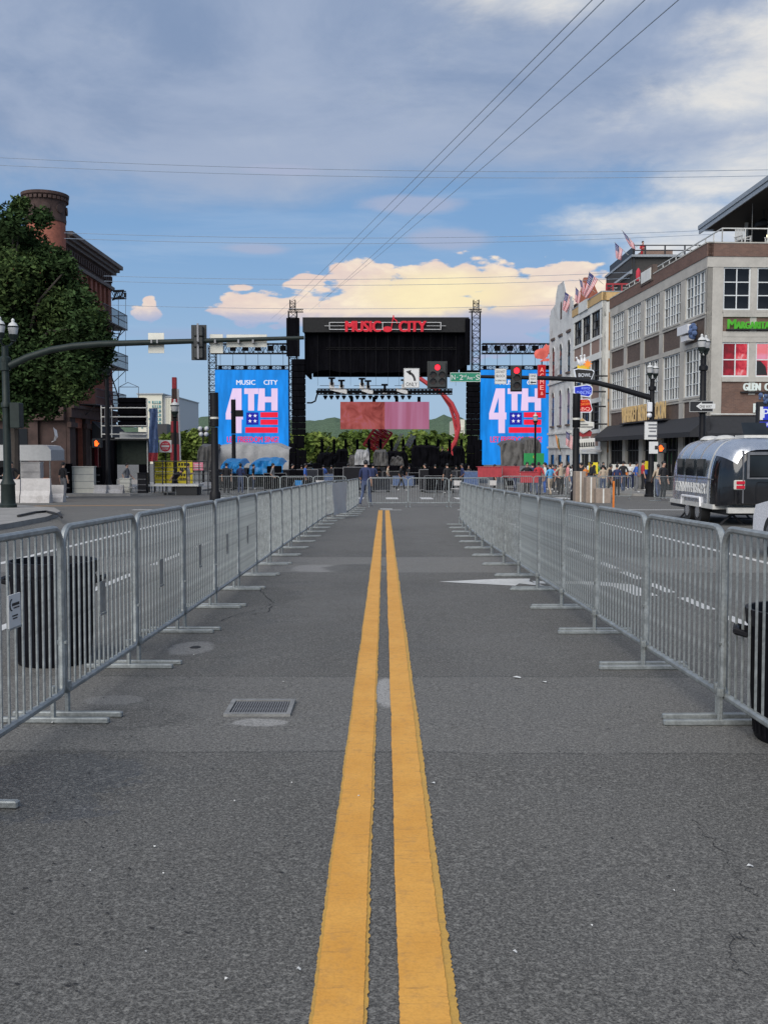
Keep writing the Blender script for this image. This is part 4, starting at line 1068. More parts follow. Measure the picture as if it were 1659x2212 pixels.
# roof sign
t = T('roof_sign', 'red lit MUSIC CITY sign with guitar neck lines on the stage roof', 'sign', (0, DS - .4, SZ(718)))
Y = DS - .45
def bar(xa, xb, ya, yb, mat='rig', name='sign_frame'):
    m = MB(); m.bx(SX(xa), SX(xb), Y - .05, Y + .05, SZ(yb), SZ(ya)); m.build(name, M[mat], t)
bar(713, 951, 697, 698.2); bar(713, 951, 712, 713.2); bar(713, 714.3, 698.2, 712); bar(949.6, 951, 698.2, 712)
bar(703, 745, 704.6, 705.4); bar(920, 961, 704.6, 705.4); bar(826, 827.3, 698.2, 712)
def bold(t, txt, xa, xb, ya, yb, D, mat, fat, depth=.10, rz=0):
    """lettering made heavier by overlaying shifted copies"""
    for i, dx in enumerate((-fat, fat)):
        p = at((xa+xb)/2 + dx, (ya+yb)/2, D); s_ = D/FD; m = MB()
        text(m, txt, (p[0], p[1] - i*.004, p[2]), (xb-xa-2*fat)*s_, (yb-ya)*s_, rz, depth)
        m.build('lettering', M[mat], t)
bold(t, 'MUSIC', 746, 823, 693.5, 716.5, Y - .1, 'redlet', 1.5); bold(t, 'CITY', 861, 921, 693.5, 716.5, Y - .1, 'redlet', 1.5)
m = MB(); q = at(837, 711, Y); m.ball(q, .40, 10, 6, (1.3, .3, .75)); m.tube([(q[0]+.40, Y, q[2]+.1), (q[0] + .62, Y, SZ(682))], .05, 6)
m.tube([(q[0]+.62, Y, SZ(682)), (q[0]+.68, Y, SZ(690)), (q[0] + .95, Y, SZ(694)), (q[0] + 1.0, Y, SZ(700))], .06, 6)
m.build('note', M['redlet'], t, smooth=True)

# speaker hangs
for i, (xa, xb, ya, yb, lab) in enumerate(((632, 661, 776, 940, 'tall black speaker hang left of the stage opening'), (1006, 1034, 800, 940, 'tall black speaker hang right of the stage opening'))):
    D = DS - 1.3; t = T('speaker_hang', lab, 'speakers', (ax((xa+xb)/2, D), D, az_(yb + 30, D)))
    n = 12
    for k in range(n):
        z0 = az_(ya + (yb-ya)*(k+1)/n, D); z1 = az_(ya + (yb-ya)*k/n, D)
        m = MB(); m.bv(ax(xa, D), ax(xb, D), D - .5, D + .3, z0 + .015, z1 - .015, .05); m.build('speaker', M['stageblack'], t)
    m = MB(); m.bv(ax(xa+3, D), ax(xb-3, D), D - .4, D + .2, az_(yb+28, D), az_(yb+1, D), .05); m.build('lower_box', M['stageblack'], t)
    m = MB(); m.cyl((ax((xa+xb)/2, D), D, az_(ya, D)), (ax((xa+xb)/2, D), D, az_(720, D)), .04, n=4); m.build('hoist_chain', M['truss'], t)
# dark speaker stacks at deck level below the towers
for xa, xb, ya, yb, lab in ((626, 640, 958, 1015, 'black equipment stack at the foot of the left stage tower'), (641, 662, 972, 1018, 'black equipment stack beside the left stage tower'), (1008, 1023, 962, 1015, 'black equipment stack at the foot of the right stage tower'), (1024, 1040, 950, 1018, 'black equipment stack outside the right stage tower')):
    D = DS - 3; m = MB(); n = 3
    for k in range(n): m.bv(ax(xa, D), ax(xb, D), D - .4, D + .4, az_(ya + (yb-ya)*(k+1)/n, D) + .01, az_(ya + (yb-ya)*k/n, D), .03)
    o = one(m, 'equipment_stack', M['stageblack'], lab, 'equipment', (ax((xa+xb)/2, D), D, az_(yb, D)))

# lighting girder with moving lights and follow-spot seats
t = T('lighting_truss', 'black lighting girder hung across the stage opening', 'lighting truss', (0, DS, SZ(856)))
D = DS + 1
m = MB(); lattice(m, (SX(687, D), D, SZ(846, D)), (SX(976, D), D, SZ(846, D)), .55, 36, .06); m.build('girder', M['truss'], t)
m = MB(); m.bx(SX(684, D), SX(976, D), D - .2, D + .3, SZ(849, D), SZ(843, D)); m.build('cable_tray', M['stageblack'], t)
m = MB(); m.tube([(SX(688, D), D, SZ(846, D)), (SX(684, D), D, SZ(858, D)), (SX(682, D), D, SZ(866, D)), (SX(674, D), D, SZ(870, D)), (SX(664, D), D, SZ(870, D))], .09, 5); m.build('cable_loom', M['stageblack'], t)
for xa, xb in ((692, 745), (765, 838), (852, 870)):
    m = MB(); m.bx(SX(xa, D), SX(xb, D), D - .03, D + .03, SZ(833.5, D), SZ(832.5, D)); m.build('handrail', M['truss'], t)
for i, x in enumerate((703, 716, 729.5, 743, 757.5, 772, 786, 800, 813, 826, 840, 855, 870, 884)):
    D2 = DS + 1; q = at(x, 850, D2)
    tt = T('stage_light', f'{ORD[i]} lamp from the left hanging under the lighting girder', 'stage light', (q[0], D2, SZ(861, D2)), 0, 'stage lights under the girder')
    m = MB(); m.bx(q[0]-.2, q[0]+.2, D2-.15, D2+.15, SZ(853, D2), SZ(849.5, D2)); m.build('yoke', M['stageblack'], tt)
    m = MB(); m.lathe([(.06, 0), (.13, .15), (.24, .32), (.22, .42), (.05, .44)], (q[0], D2, SZ(863, D2)), 8); m.build('head', M['stageblack'], tt, smooth=True)
for i, (x, y) in enumerate(((717, 828), (738, 833), (782, 829), (795, 834), (831, 842), (873, 832))):
    q = at(x, y, D); tt = T('follow_spot', f'{ORD[i]} spotlight seat from the left above the lighting girder', 'spotlight', (q[0], D, q[2] - .7), 0, 'spotlight seats on the girder')
    m = MB(); m.bv(q[0]-.26, q[0]+.26, D-.2, D+.2, q[2]-.55, q[2]+.1, .04); m.build('seat', M['rig'], tt)
    m = MB(); m.bv(q[0]-.12, q[0]+.14, D-.5, D-.21, q[2]-.2, q[2]+.5, .04); m.build('lamp_body', M['stageblack'], tt)
    m = MB(); m.bx(q[0]-.35, q[0]+.35, D-.2, D+.2, q[2]+.45, q[2]+.62); m.build('head', M['stageblack'], tt)
    m = MB(); m.cyl((q[0], D, q[2]+.1), (q[0], D, q[2]+.45), .07); m.build('stem', M['stageblack'], tt)
for i, (xa, xb, ya) in enumerate(((713, 750, 836), (780, 806, 838), (855, 880, 838))):
    m = MB(); v0 = SZ(ya, D); X0, X1 = SX(xa, D), SX(xb, D)
    m.prism([(X0, v0), (X0 + .1, v0 - .35), (X1, v0 - .75), (X1, v0 - .3)], D-.3, D+.3)
    one(m, 'spot_platform', M['rig'], f'{ORD[i]} pale seat platform from the left on the lighting girder', 'platform', (X0, D, v0 - .8), 'seat platforms on the girder')

# screen hung in the opening
D = DS + 8
a, b = at(735.5, 927, D), at(927, 868, D)
t = T('stage_screen', 'wide pink and red video screen hung at the back of the stage', 'screen', ((a[0]+b[0])/2, D, a[2]))
xm = a[0] + (b[0]-a[0])*.50
m = MB(); m.bx(a[0], xm, D-.08, D+.08, a[2], b[2]); m.build('screen_half', M['screenpink'], t)
m = MB(); m.bx(xm + .002, b[0], D-.08, D+.08, a[2], b[2]); m.build('screen_half', M['bannerpink'], t)
for x in (760, 808, 857, 905):
    q = at(x, 866, D); m = MB(); m.bx(q[0]-.18, q[0]+.18, D-.1, D+.1, b[2]+.004, SZ(857, D)); m.build('hanger', M['stageblack'], t)

# side screens with their gantries
def poly_text(t, poly, D, mat, name='numeral'):
    m = MB(); P = [at(x, y, D) for x, y in poly]
    m.add([(p[0], D, p[2]) for p in P] + [(p[0], D - .02, p[2]) for p in P], [])
    n = len(P)
    from mathutils.geometry import tessellate_polygon
    tr = tessellate_polygon([[Vector((p[0], p[2], 0)) for p in P]])
    fs = []
    for a_, b_, c_ in tr:
        A_, B_, C_ = P[a_], P[b_], P[c_]
        if (B_[0]-A_[0])*(C_[2]-A_[2]) - (B_[2]-A_[2])*(C_[0]-A_[0]) < 0: b_, c_ = c_, b_
        fs.append((n + a_, n + b_, n + c_))
    m.f = fs; m.mi = [0]*len(fs)
    return m.build(name, M[mat], t)
def side_screen(ox, lab, glab, gx0, gx1):
    D = DS; yb = 1004
    a, b = at(467 + ox, yb, D), at(624.5 + ox, 799, D)
    t = T('video_screen', lab, 'screen', ((a[0]+b[0])/2, D, a[2]))
    m = MB(); m.bx(a[0], b[0], D-.1, D+.2, a[2], b[2]); m.build('screen', M['screenblue'], t)
    Y = D - .104
    def tx(s1, xa, xb, ya, yb, mat, fat):
        for i, dx in enumerate((-fat, fat)):
            p = at((xa+xb)/2 + ox + dx, (ya+yb)/2, Y); m = MB(); text(m, s1, (p[0], Y - i*.003, p[2]), (xb-xa-2*fat)*SS, (yb-ya)*SS, 0, .01); m.build('lettering', M[mat], t)
    tx('MUSIC', 511, 552, 821, 831, 'screenwhite', .35); tx('CITY', 570, 600, 821, 831, 'screenwhite', .35)
    P4 = [(503, 839), (522.3, 839), (522.3, 891), (525.5, 891), (525.5, 906), (522.3, 906), (522.3, 935.5), (508.3, 935.5), (508.3, 906), (488.2, 906), (488.2, 893)]
    poly_text(t, [(x + ox, y) for x, y in P4], Y, 'screenlilac')
    poly_text(t, [(x + ox, y) for x, y in ((508.6, 858), (508.6, 891.5), (498.5, 891.5))], Y - .024, 'screenblue', 'numeral_gap')
    for Q in ([(528, 839), (558.5, 839), (558.5, 851), (549.5, 851), (549.5, 887), (536.5, 887), (536.5, 851), (528, 851)],
              [(559.5, 839), (572.5, 839), (572.5, 857), (586.5, 857), (586.5, 839), (600, 839), (600, 887), (586.5, 887), (586.5, 869), (572.5, 869), (572.5, 887), (557, 887)]):
        poly_text(t, [(x + ox, y) for x, y in Q], Y, 'screenlilac', 'letter')
    poly_text(t, [(x + ox, y) for x, y in ((532.6, 891), (558.8, 891), (558.8, 917.4), (532.6, 917.4))], Y, 'screennavy', 'star_field')
    for cx, cy in ((540.5, 898), (551.5, 898), (540.5, 909.5), (551.5, 909.5)):
        st = [(cx + ox + (4.2 if k % 2 == 0 else 1.8)*math.sin(math.pi*k/5), cy - (4.2 if k % 2 == 0 else 1.8)*math.cos(math.pi*k/5)) for k in range(10)]
        poly_text(t, st, Y - .024, 'screenwhite', 'star')
    for xa, xb, ya, yb_ in ((563, 600.6, 890.6, 901.4), (563, 600.6, 906.3, 917.4), (530.5, 600.6, 923, 935)):
        poly_text(t, [(x + ox, y) for x, y in ((xa, ya), (xb, ya), (xb, yb_), (xa, yb_))], Y, 'screenred', 'stripe')
    tx('LET FREEDOM SING!', 491, 602, 943, 955.5, 'screenred', .4)
    g = T('screen_gantry', glab, 'gantry', (SX(gx0), D, GZ))
    m = MB(); lattice(m, (SX(gx0), D + .6, SZ(752)), (SX(gx1), D + .6, SZ(752)), 1.0, 16, .06); m.build('top_girder', M['truss'], g)
    m = MB(); lattice(m, (SX(468 + ox), D + .1, SZ(794)), (SX(624 + ox), D + .1, SZ(794)), .4, 18, .04); m.build('hanging_girder', M['truss'], g)
    for k in range(6):
        X = SX(478 + ox + k*27); m = MB(); m.cyl((X, D + .3, SZ(762)), (X, D + .3, SZ(790)), .025, n=4); m.build('hoist_chain', M['truss'], g)
        m = MB(); m.bv(X - .18, X + .18, D, D + .4, SZ(799), SZ(789.5), .03); m.build('hoist_motor', M['stageblack'], g)
        m = MB(); m.bx(X - .3, X + .3, D + .15, D + .55, SZ(757), SZ(746)); m.build('girder_block', M['stageblack'], g)
    return g
g = side_screen(0, 'blue video screen left of the stage showing 4TH with a flag device', 'dark girder frame carrying the left video screen', 455, 622)
for X in (460,):
    m = MB(); lattice(m, (SX(X), DS + .6, GZ), (SX(X), DS + .6, SZ(745)), .75, 24, .05); m.build('upright', M['truss'], g)
side_screen(568, 'blue video screen right of the stage showing 4TH with a flag device', 'dark girder frame carrying the right video screen', 1040, 1205)

# row of dark effect tubes and kit along the back edge
for i, x in enumerate((696, 722, 747, 772, 797, 822, 846, 871, 896, 921, 946, 971, 996)):
    D = DS + 11; q = ax(x, D); m = MB(); m.lathe([(.17, 0), (.17, az_(952, D) - az_(1005, D)), (.14, az_(950, D) - az_(1005, D)), (.05, az_(948, D) - az_(1005, D))], (q, D, az_(1005, D)), 8)
    one(m, 'effect_tube', M['stageblack'], f'{ORD[i]} dark upright tube from the left along the back of the stage', 'tube', (q, D, az_(1005, D)), 'dark tubes at the back of the stage', smooth=True)
for x0_, y0_, x1_, y1_, r, mat, lab in ((846, 985, 868, 936, .16, 'rig', 'thin pale leaning girder behind the stage, left one'), (880, 965, 893, 940, .30, 'rig', 'short pale leaning girder behind the stage, right one')):
    D = DS + 16; m = MB(); lattice(m, at(x0_, y0_, D), at(x1_, y1_, D), r*2, 8, .05); one(m, 'leaning_girder', M[mat], lab, 'girder', at(x0_, y0_, D))
# red curved steelwork far behind, built plainly
D = 150.0
t = T('red_steelwork', 'tall red curved lattice steelwork rising behind the right of the stage', 'steel structure', (ax(985, D), D, az_(985, D)))
arcp = [(970, 975), (984, 952), (991, 925), (988, 898), (976, 872), (955, 850), (925, 830), (900, 812)]
m = MB(); P = [Vector(at(x, y, D)) for x, y in arcp]
m.tube(P, .32, 6); m.build('outer_chord', M['redsteel'], t)
P2 = [Vector(at(x, y, D + 1)) for x, y in ((979, 972), (986, 950), (984, 925), (979, 900), (972, 878), (960, 860), (952, 848))]
m = MB(); m.tube(P2, .26, 6); m.build('inner_chord', M['redsteel'], t)
m = MB()
for i in range(7): m.cyl(P[i], P2[min(i+1, 6)], .13, n=4); m.cyl(P[i], P2[min(i, 6)], .13, n=4)
m.build('bracing', M['redsteel'], t)
m = MB(); m.bx(ax(968, D), ax(990, D), D - .6, D + .6, az_(984, D), az_(966, D)); m.build('foot_block', M['redsteel'], t)
D = 120; m = MB(); lattice(m, at(800, 972, D), at(832, 925, D), 2.0, 7, .2)
one(m, 'crane_boom', M['redsteel'], 'short red lattice boom below the pink stage screen', 'crane', at(800, 975, D))
# ------------------------------------------------------------------ buildings
class Face:
    """a wall plane: u runs along it, z up, d outwards"""
    def __init__(s, o, u, n):
        s.o = Vector(o + (0,)) if len(o) == 2 else Vector(o); s.u = Vector(u + (0,)).normalized(); s.n = Vector(n + (0,)).normalized()
    def p(s, u, z, d): q = s.o + s.u*u + s.n*d; return (q.x, q.y, z)
    def box(s, m, u0, u1, z0, z1, d0, d1):
        P = [s.p(u, z, d) for z in (z0, z1) for (u, d) in ((u0, d0), (u1, d0), (u1, d1), (u0, d1))]
        c = s.u.cross(s.n).z
        fs = [(0,3,2,1),(4,5,6,7),(0,1,5,4),(1,2,6,5),(2,3,7,6),(3,0,4,7)]
        if c < 0: fs = [tuple(reversed(f)) for f in fs]
        m.add(P, fs)
    def rz(s): return math.atan2(s.n.x, -s.n.y)
def window(b, fc, u0, u1, z0, z1, cols, rows, fm, panes, d=-.12, bar=.045, outer=.07, heavy=(), sill=None, hrows=None):
    """a window part with a frame mesh and one pane object per light"""
    m = MB()
    fc.box(m, u0, u1, z0, z0+outer, d-.06, d+.05); fc.box(m, u0, u1, z1-outer, z1, d-.06, d+.05)
    fc.box(m, u0, u0+outer, z0+outer, z1-outer, d-.06, d+.05); fc.box(m, u1-outer, u1, z0+outer, z1-outer, d-.06, d+.05)
    iu0, iu1, iz0, iz1 = u0+outer, u1-outer, z0+outer, z1-outer
    du, dz = (iu1-iu0)/cols, (iz1-iz0)/rows
    for k in range(1, cols):
        w = bar * (2.6 if k in heavy else 1); fc.box(m, iu0+k*du-w/2, iu0+k*du+w/2, iz0, iz1, d-.05, d+(.05 if k in heavy else .03))
    for k in range(1, rows): fc.box(m, iu0, iu1, iz0+k*dz-bar/2, iz0+k*dz+bar/2, d-.048, d+.028)
    w_ = m.build('window', fm, b)
    if sill:
        m = MB(); fc.box(m, u0-.06, u1+.06, z0-.12, z0-.002, d-.05, .06); m.build('sill', sill, w_)
    pm_ = MB(); A = fc.p(0, 0, 0); 
    hu, hz = du/2-.002, dz/2-.002
    q = [fc.u*(-hu), fc.u*hu]
    pm_.add([(q[0].x, q[0].y, -hz), (q[1].x, q[1].y, -hz), (q[1].x, q[1].y, hz), (q[0].x, q[0].y, hz)] , [(0,1,2,3) if fc.u.cross(fc.n).z < 0 else (3,2,1,0)])
    base = {}
    wl = W(w_)
    for r in range(rows):
        for c in range(cols):
            mt = panes[(r*cols + c) % len(panes)] if not callable(panes) else panes(c, r)
            pos = Vector(fc.p(iu0+(c+.5)*du, iz0+(r+.5)*dz, d-.02)) - wl
            if mt.name not in base:
                o = pm_.build('pane', mt, w_, local=True); base[mt.name] = o.data; o.location = pos
            else: inst(base[mt.name], 'pane', w_, pos)
    return w_

# ---- right: grey concrete corner building
GB = -1.3
CB = T('corner_building', 'three storey grey concrete building with brick panels at the right corner', 'building', (18, 56, GB))
SF = Face((18, 56), (-.04, 1), (-1, -.04)); FF = Face((18, 56), (1, .04), (.04, -1))
LS, LF = 20.3, 14.0
m = MB()
def quad_core(m, F1, L1, F2, L2, inset, z0, z1):
    a = F1.o - F1.n*inset - F2.n*inset; b = a + F1.u*(L1-inset); c = b + F2.u*(L2 - inset); d_ = a + F2.u*(L2 - inset)
    P = [(q.x, q.y, z) for z in (z0, z1) for q in (a, d_, c, b)]
    m.add(P, [(0,3,2,1),(4,5,6,7),(0,1,5,4),(1,2,6,5),(2,3,7,6),(3,0,4,7)])
quad_core(m, SF, LS, FF, LF, .30, GB, 12.35); m.build('core', M['brickdark'], CB)
sw = [(.15, 3.55), (4.4, 7.6), (8.4, 11.6), (12.45, 15.75), (16.5, 19.85)]
piers = [(-.0, .15)] + [(sw[i][1], sw[i+1][0]) for i in range(4)] + [(19.85, LS)]
m = MB()
for a, b in piers: SF.box(m, a, b, GB, 11.75, -.30, .0)
for z0, z1, d in ((11.75, 12.38, .02), (9.05, 9.32, .015), (7.52, 7.80, .015), (4.45, 4.72, .015), (2.9, 3.12, .01)):
    SF.box(m, 0 if z0 > 11 else .15, LS, z0, z1, -.298, d)
fw = []
u = .93
while u < LF - 1: fw.append((u, u + 1.54)); u += 1.91
FF.box(m, 0, .92, GB, 11.8, -.30, .0)
for i in range(len(fw) - 1): FF.box(m, fw[i][1], fw[i+1][0], 4.72, 11.8, -.30, -.02)
for z0, z1, d in ((11.8, 12.38, .02), (9.05, 9.44, .05), (7.95, 8.25, .02), (7.65, 7.95, .005), (5.45, 5.72, .05)):
    FF.box(m, .003 if z0 > 11 else .925, LF, z0, z1, -.298, d)
m.build('wall', M['conc_wall'], CB)
for k, (a, b) in enumerate(sw):
    for z0, z1 in ((7.80, 9.05), (3.12, 4.45)):
        m = MB(); SF.box(m, a, b, z0, z1, -.25, -.06); m.build('brick_panel', M['brickdark'], CB)
    window(CB, SF, a, b, 9.32, 11.75, 6, 4, M['winwhite'], [M['panegrey'], M['pane'], M['panegrey'], M['panegrey'], M['panegrey']], heavy=(2, 4), sill=M['conc_wall'], bar=.04)
    window(CB, SF, a, b, 4.72, 7.52, 6, 4, M['winwhite'], [M['panegrey'], M['panegrey'], M['pane'], M['panegrey'], M['panegrey'], M['panegrey'], M['panegrey']], heavy=(2, 4), sill=M['conc_wall'], bar=.04)
for a, z0, z1 in ((.93, 8.25, 9.05), (.93, 3.5, 5.45)):
    m = MB(); FF.box(m, a, LF, z0, z1, -.25, -.05); m.build('brick_panel', M['brickbrown'], CB)
for i, (a, b) in enumerate(fw):
    window(CB, FF, a, b, 9.44, 11.8, 2, 3, M['winwhite'], [M['pane']], bar=.055, outer=.075, sill=M['conc_wall'])
    def pk(c, r, i=i):
        if i == 0: return M['panedark'] if c == 0 else M['panered']
        if i == 1: return M['panelilac'] if r == 1 or c == 1 else M['panered']
        return M['panelilac']
    window(CB, FF, a, b, 5.72, 7.65, 2, 2, M['winwhite'], pk, bar=.06, outer=.085)
# poster silhouette on one red lit window: plain dark figure
m = MB(); a = fw[1][0] + .09
for poly in ([(0, 5.82), (.62, 5.82), (.52, 6.3), (.22, 6.62), (0, 6.62)],):
    m.add([FF.p(a + u, z, -.085) for u, z in poly], [tuple(range(len(poly)))])
m.build('window_film', M['ink'], CB)
m = MB()
SF.box(m, -.06, LS, 12.38, 13.10, -.30, .06); FF.box(m, .0, LF, 12.38, 13.10, -.30, .06)
m.build('brick_parapet', M['brickbrown'], CB)
m = MB(); SF.box(m, -.09, LS, 13.10, 13.17, -.34, .09); FF.box(m, .0, LF, 13.10, 13.17, -.34, .09); m.build('coping', M['conc_wall'], CB)
m = MB(); SF.box(m, 9.6, 12.3, 12.72, 13.75, -.2, .12); m.build('brick_panel', M['brickdark'], CB)
m = MB(); SF.box(m, 9.9, 12.0, 12.85, 13.6, -.15, .16); m.build('plaque', M['cream'], CB)
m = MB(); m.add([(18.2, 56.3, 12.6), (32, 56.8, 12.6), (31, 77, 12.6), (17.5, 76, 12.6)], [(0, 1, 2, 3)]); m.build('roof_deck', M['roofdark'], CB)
# shopfront under the awning
m = MB(); SF.box(m, .15, LS, GB, 2.9, -.29, -.2); m.build('shopfront', M['pane'], CB)
m = MB()
for k in range(26): SF.box(m, .3 + k*.78, .36 + k*.78, GB, 2.9, -.19, -.10)
for z in (-.35, 1.6): SF.box(m, .2, LS, z, z + .07, -.188, -.12)
m.build('shopfront_frames', M['winblack'], CB, kind='stuff')
m = MB(); FF.box(m, .95, LF, GB, 3.5, -.29, -.12); m.build('shopfront', M['winblack'], CB)
def awn(F_, u0, u1, zt, zb, out):
    m = MB(); n = 8
    A = [F_.p(u0, zt, .03), F_.p(u1, zt, .03), F_.p(u1, zb, out), F_.p(u0, zb, out), F_.p(u1, zb - .28, out), F_.p(u0, zb - .28, out), F_.p(u0, zb - .28, .03), F_.p(u1, zb - .28, .03)]
    m.add(A, [(0, 1, 2, 3), (3, 2, 4, 5), (0, 3, 5, 6), (1, 7, 4, 2)])
    m.build('awning', M['awning'], CB)
awn(SF, -.9, LS + .2, 3.52, 2.62, 1.15); awn(FF, -.2, LF, 3.55, 2.55, 1.0)
m = MB(); m.cyl(FF.p(.3, 3.62, .12), FF.p(LF, 3.62, .12), .05); m.build('awning_tube', M['rail'], CB)
# corner building signs
def wall_sign(name, label, F_, txt, u0, u1, z0, z1, mat, d=.1, depth=.12, fat=.012, backing=None, cat='sign'):
    c = F_.p((u0+u1)/2, (z0+z1)/2, d); t = T(name, label, cat, (c[0], c[1], z0))
    flip = F_.u.cross(F_.n).z > 0
    rz = math.atan2(F_.n.x, -F_.n.y)
    if backing:
        m = MB(); F_.box(m, u0-.1, u1+.1, z0-.1, z1+.1, d-.12, d-.03); m.build('backing', M[backing], t)
    for i, s1 in enumerate((-1, 1)):
        m = MB(); text(m, txt, F_.p((u0+u1)/2 + s1*fat, (z0+z1)/2, d + i*.004), (u1-u0) - 2*fat, z1-z0, rz, depth); m.build('lettering', M[mat], t)
    return t
t = wall_sign('wall_sign', 'green lit restaurant lettering on the front of the grey corner building', FF, 'ARGARITAVILLE', 1.62, 4.45, 8.39, 8.78, 'greenlet', .06, .10, .018)
m = MB(); text(m, 'M', FF.p(1.38, 8.64, .06), .45, .52, FF.rz(), .10); text(m, 'M', FF.p(1.41, 8.64, .064), .45, .52, FF.rz(), .10); m.build('lettering', M['greenlet'], t)
m = MB(); FF.box(m, 1.12, 4.5, 8.30, 8.37, -.04, .12); m.build('ledge', M['ink'], t)
t = wall_sign('wall_sign', 'white lit museum lettering above the brown brick on the corner building', FF, 'GLEN  CAMPBELL', 2.10, 5.2, 4.95, 5.36, 'whitelet', .10, .10, .02)
m = MB(); FF.box(m, 2.0, 5.3, 4.83, 4.90, -.04, .12); m.build('ledge', M['ink'], t)
t = wall_sign('wall_sign', 'small white museum lettering under the larger white name on the corner building', FF, 'MUSEUM', 3.05, 4.6, 4.48, 4.72, 'whitelet', .10, .08, .01)
t = wall_sign('wall_sign', 'single white slanted letter R low on the brown brick wall', FF, 'R', 2.68, 2.98, 3.72, 4.22, 'whitelet', .16, .10, .02)
t = wall_sign('wall_sign', 'gold lit saloon lettering above the long black awning', SF, 'WHISKEY BENT SALOON', 6.1, 15.9, 3.62, 4.72, 'goldlet', .22, .05, .015)
m = MB(); SF.box(m, 6.0, 16.0, 3.50, 3.58, -.02, .40); m.build('ledge', M['ink'], t)
c = SF.p(2.1, 8.3, .5); t = T('projecting_sign', 'small white box sign with a dark curled figure on the grey side wall', 'sign', (c[0], c[1], 7.9))
m = MB(); SF.box(m, 1.5, 3.3, 8.35, 8.85, .05, .55); m.build('box', M['pinwhite'], t)
m = MB(); SF.box(m, 1.8, 2.9, 7.95, 8.25, .05, .45); m.build('box', M['pinwhite'], t)
m = MB()
for k in range(8): m.ball(SF.p(.9 + .35*math.cos(k*.9), 8.35 + .32*math.sin(k*.9), .45), .16, 6, 5)
m.ball(SF.p(.9, 8.35, .5), .2, 6, 5); m.build('figure', M['bluebanner'], t)
# roof rail, glass and terrace furniture
t = T('roof_railing', 'pale steel railing with glass round the roof terrace of the corner building', 'railing', (18.9, 57, 13.1))
RF = Face((18.95, 56.5), (1, .04), (.04, -1)); RS = Face((18.95, 56.5), (-.04, 1), (-1, -.04))
for F_, L in ((RF, 12.0), (RS, 19.0)):
    m = MB(); F_.box(m, 0, L, 14.0, 14.06, -.03, .03); F_.box(m, 0, L, 13.17, 13.22, -.03, .03); m.build('rail', M['rail'], t)
    n = int(L/1.3); 
    pmesh = MB(); pmesh.bx(-.03, .03, -.03, .03, 13.17 - 13.1, 14.0 - 13.1); 
    for k in range(n + 1):
        q = Vector(F_.p(min(L, k*1.3), 13.1, 0)) - W(t)
        if k == 0 and F_ is RF: src = pmesh.build('post', M['rail'], t, local=True); src.location = q
        else: inst(src.data, 'post', t, q)
for i, (u, v, lab) in enumerate(((1.5, .8, 'grey slatted armchair behind the terrace rail, left one'), (3.3, 1.0, 'grey slatted armchair behind the terrace rail, right one'))):
    c = RF.p(u, 13.17, -v); t = T('terrace_chair', lab, 'chair', c, R(20 - 60*i))
    m = MB(); m.bx(-.3, .3, -.3, .3, .35, .40); m.build('seat', M['rail'], t, local=True)
    m = MB(); m.bx(-.03, .03, 0, .03, 0, .75); s0 = m.build('slat', M['rail'], t, local=True); s0.location = (-.26, .30, .36)
    for k in range(1, 6): inst(s0.data, 'slat', t, (-.26 + k*.104, .30, .36))
    m = MB(); m.bx(-.03, .03, -.03, .03, 0, .55); s0 = m.build('leg', M['rail'], t, local=True); s0.location = (-.3, -.27, 0)
    for X, Y_ in ((.3, -.27), (-.3, .27), (.3, .27)): inst(s0.data, 'leg', t, (X, Y_, 0))
    m = MB(); m.bx(-.06, .06, -.33, .33, .55, .59); s0 = m.build('armrest', M['rail'], t, local=True); s0.location = (-.3, 0, 0); inst(s0.data, 'armrest', t, (.3, 0, 0))
# big overhanging terrace roof, open sided
t = T('terrace_roof', 'large dark flat canopy roof overhanging the corner building terrace', 'roof', (24, 62, 13.17))
X0 = 21.5; Y1 = 68.6; Y0 = 55.2
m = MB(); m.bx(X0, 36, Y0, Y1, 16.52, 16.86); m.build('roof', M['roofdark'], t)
m = MB(); m.bx(X0 - .08, X0 - .003, Y0 - .1, Y1 + .05, 16.34, 16.62); m.build('fascia', M['fascia'], t)
m = MB(); m.bx(X0 - .14, X0 - .003, Y0 - .12, Y1 + .08, 16.63, 16.90); m.build('gutter', M['fascia'], t)
m = MB(); m.bx(X0 + 3.6, X0 + 3.75, Y0, Y0 + 9, 16.1, 16.5); m.build('beam', M['fascia'], t)
for X, Y_ in ((X0 + 2.2, 60), (X0 + 2.2, 66), (X0 + 1.2, 57.2)):
    m = MB(); m.bx(X-.09, X+.09, Y_-.09, Y_+.09, 13.17, 16.51); m.build('post', M['rail'], t)
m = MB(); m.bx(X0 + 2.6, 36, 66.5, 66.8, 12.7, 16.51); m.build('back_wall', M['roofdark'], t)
for X, Y_, z in ((X0 + .9, 58.8, 14.1 + .0), (X0 + .75, 61.0, 13.85)):
    m = MB(); m.cyl((X, Y_, z + .1), (X, Y_, 16.5), .012, n=4); st_ = m.build('lamp_cord', M['rail'], t); m = MB(); m.ball((X, Y_, z), .10, 8, 6); m.build('bulb', M['bulb'], st_)
for X, Y_ in ((X0 + 1.5, 59), (X0 + 2.0, 62.5), (X0 + 2.6, 57.5)):
    m = MB(); m.lathe([(.05, .9), (.05, .4), (.5, .1), (.55, -.15), (.25, -.3)], (X, Y_, 15.6), 10); m.build('fan', M['ink'], t, smooth=True)

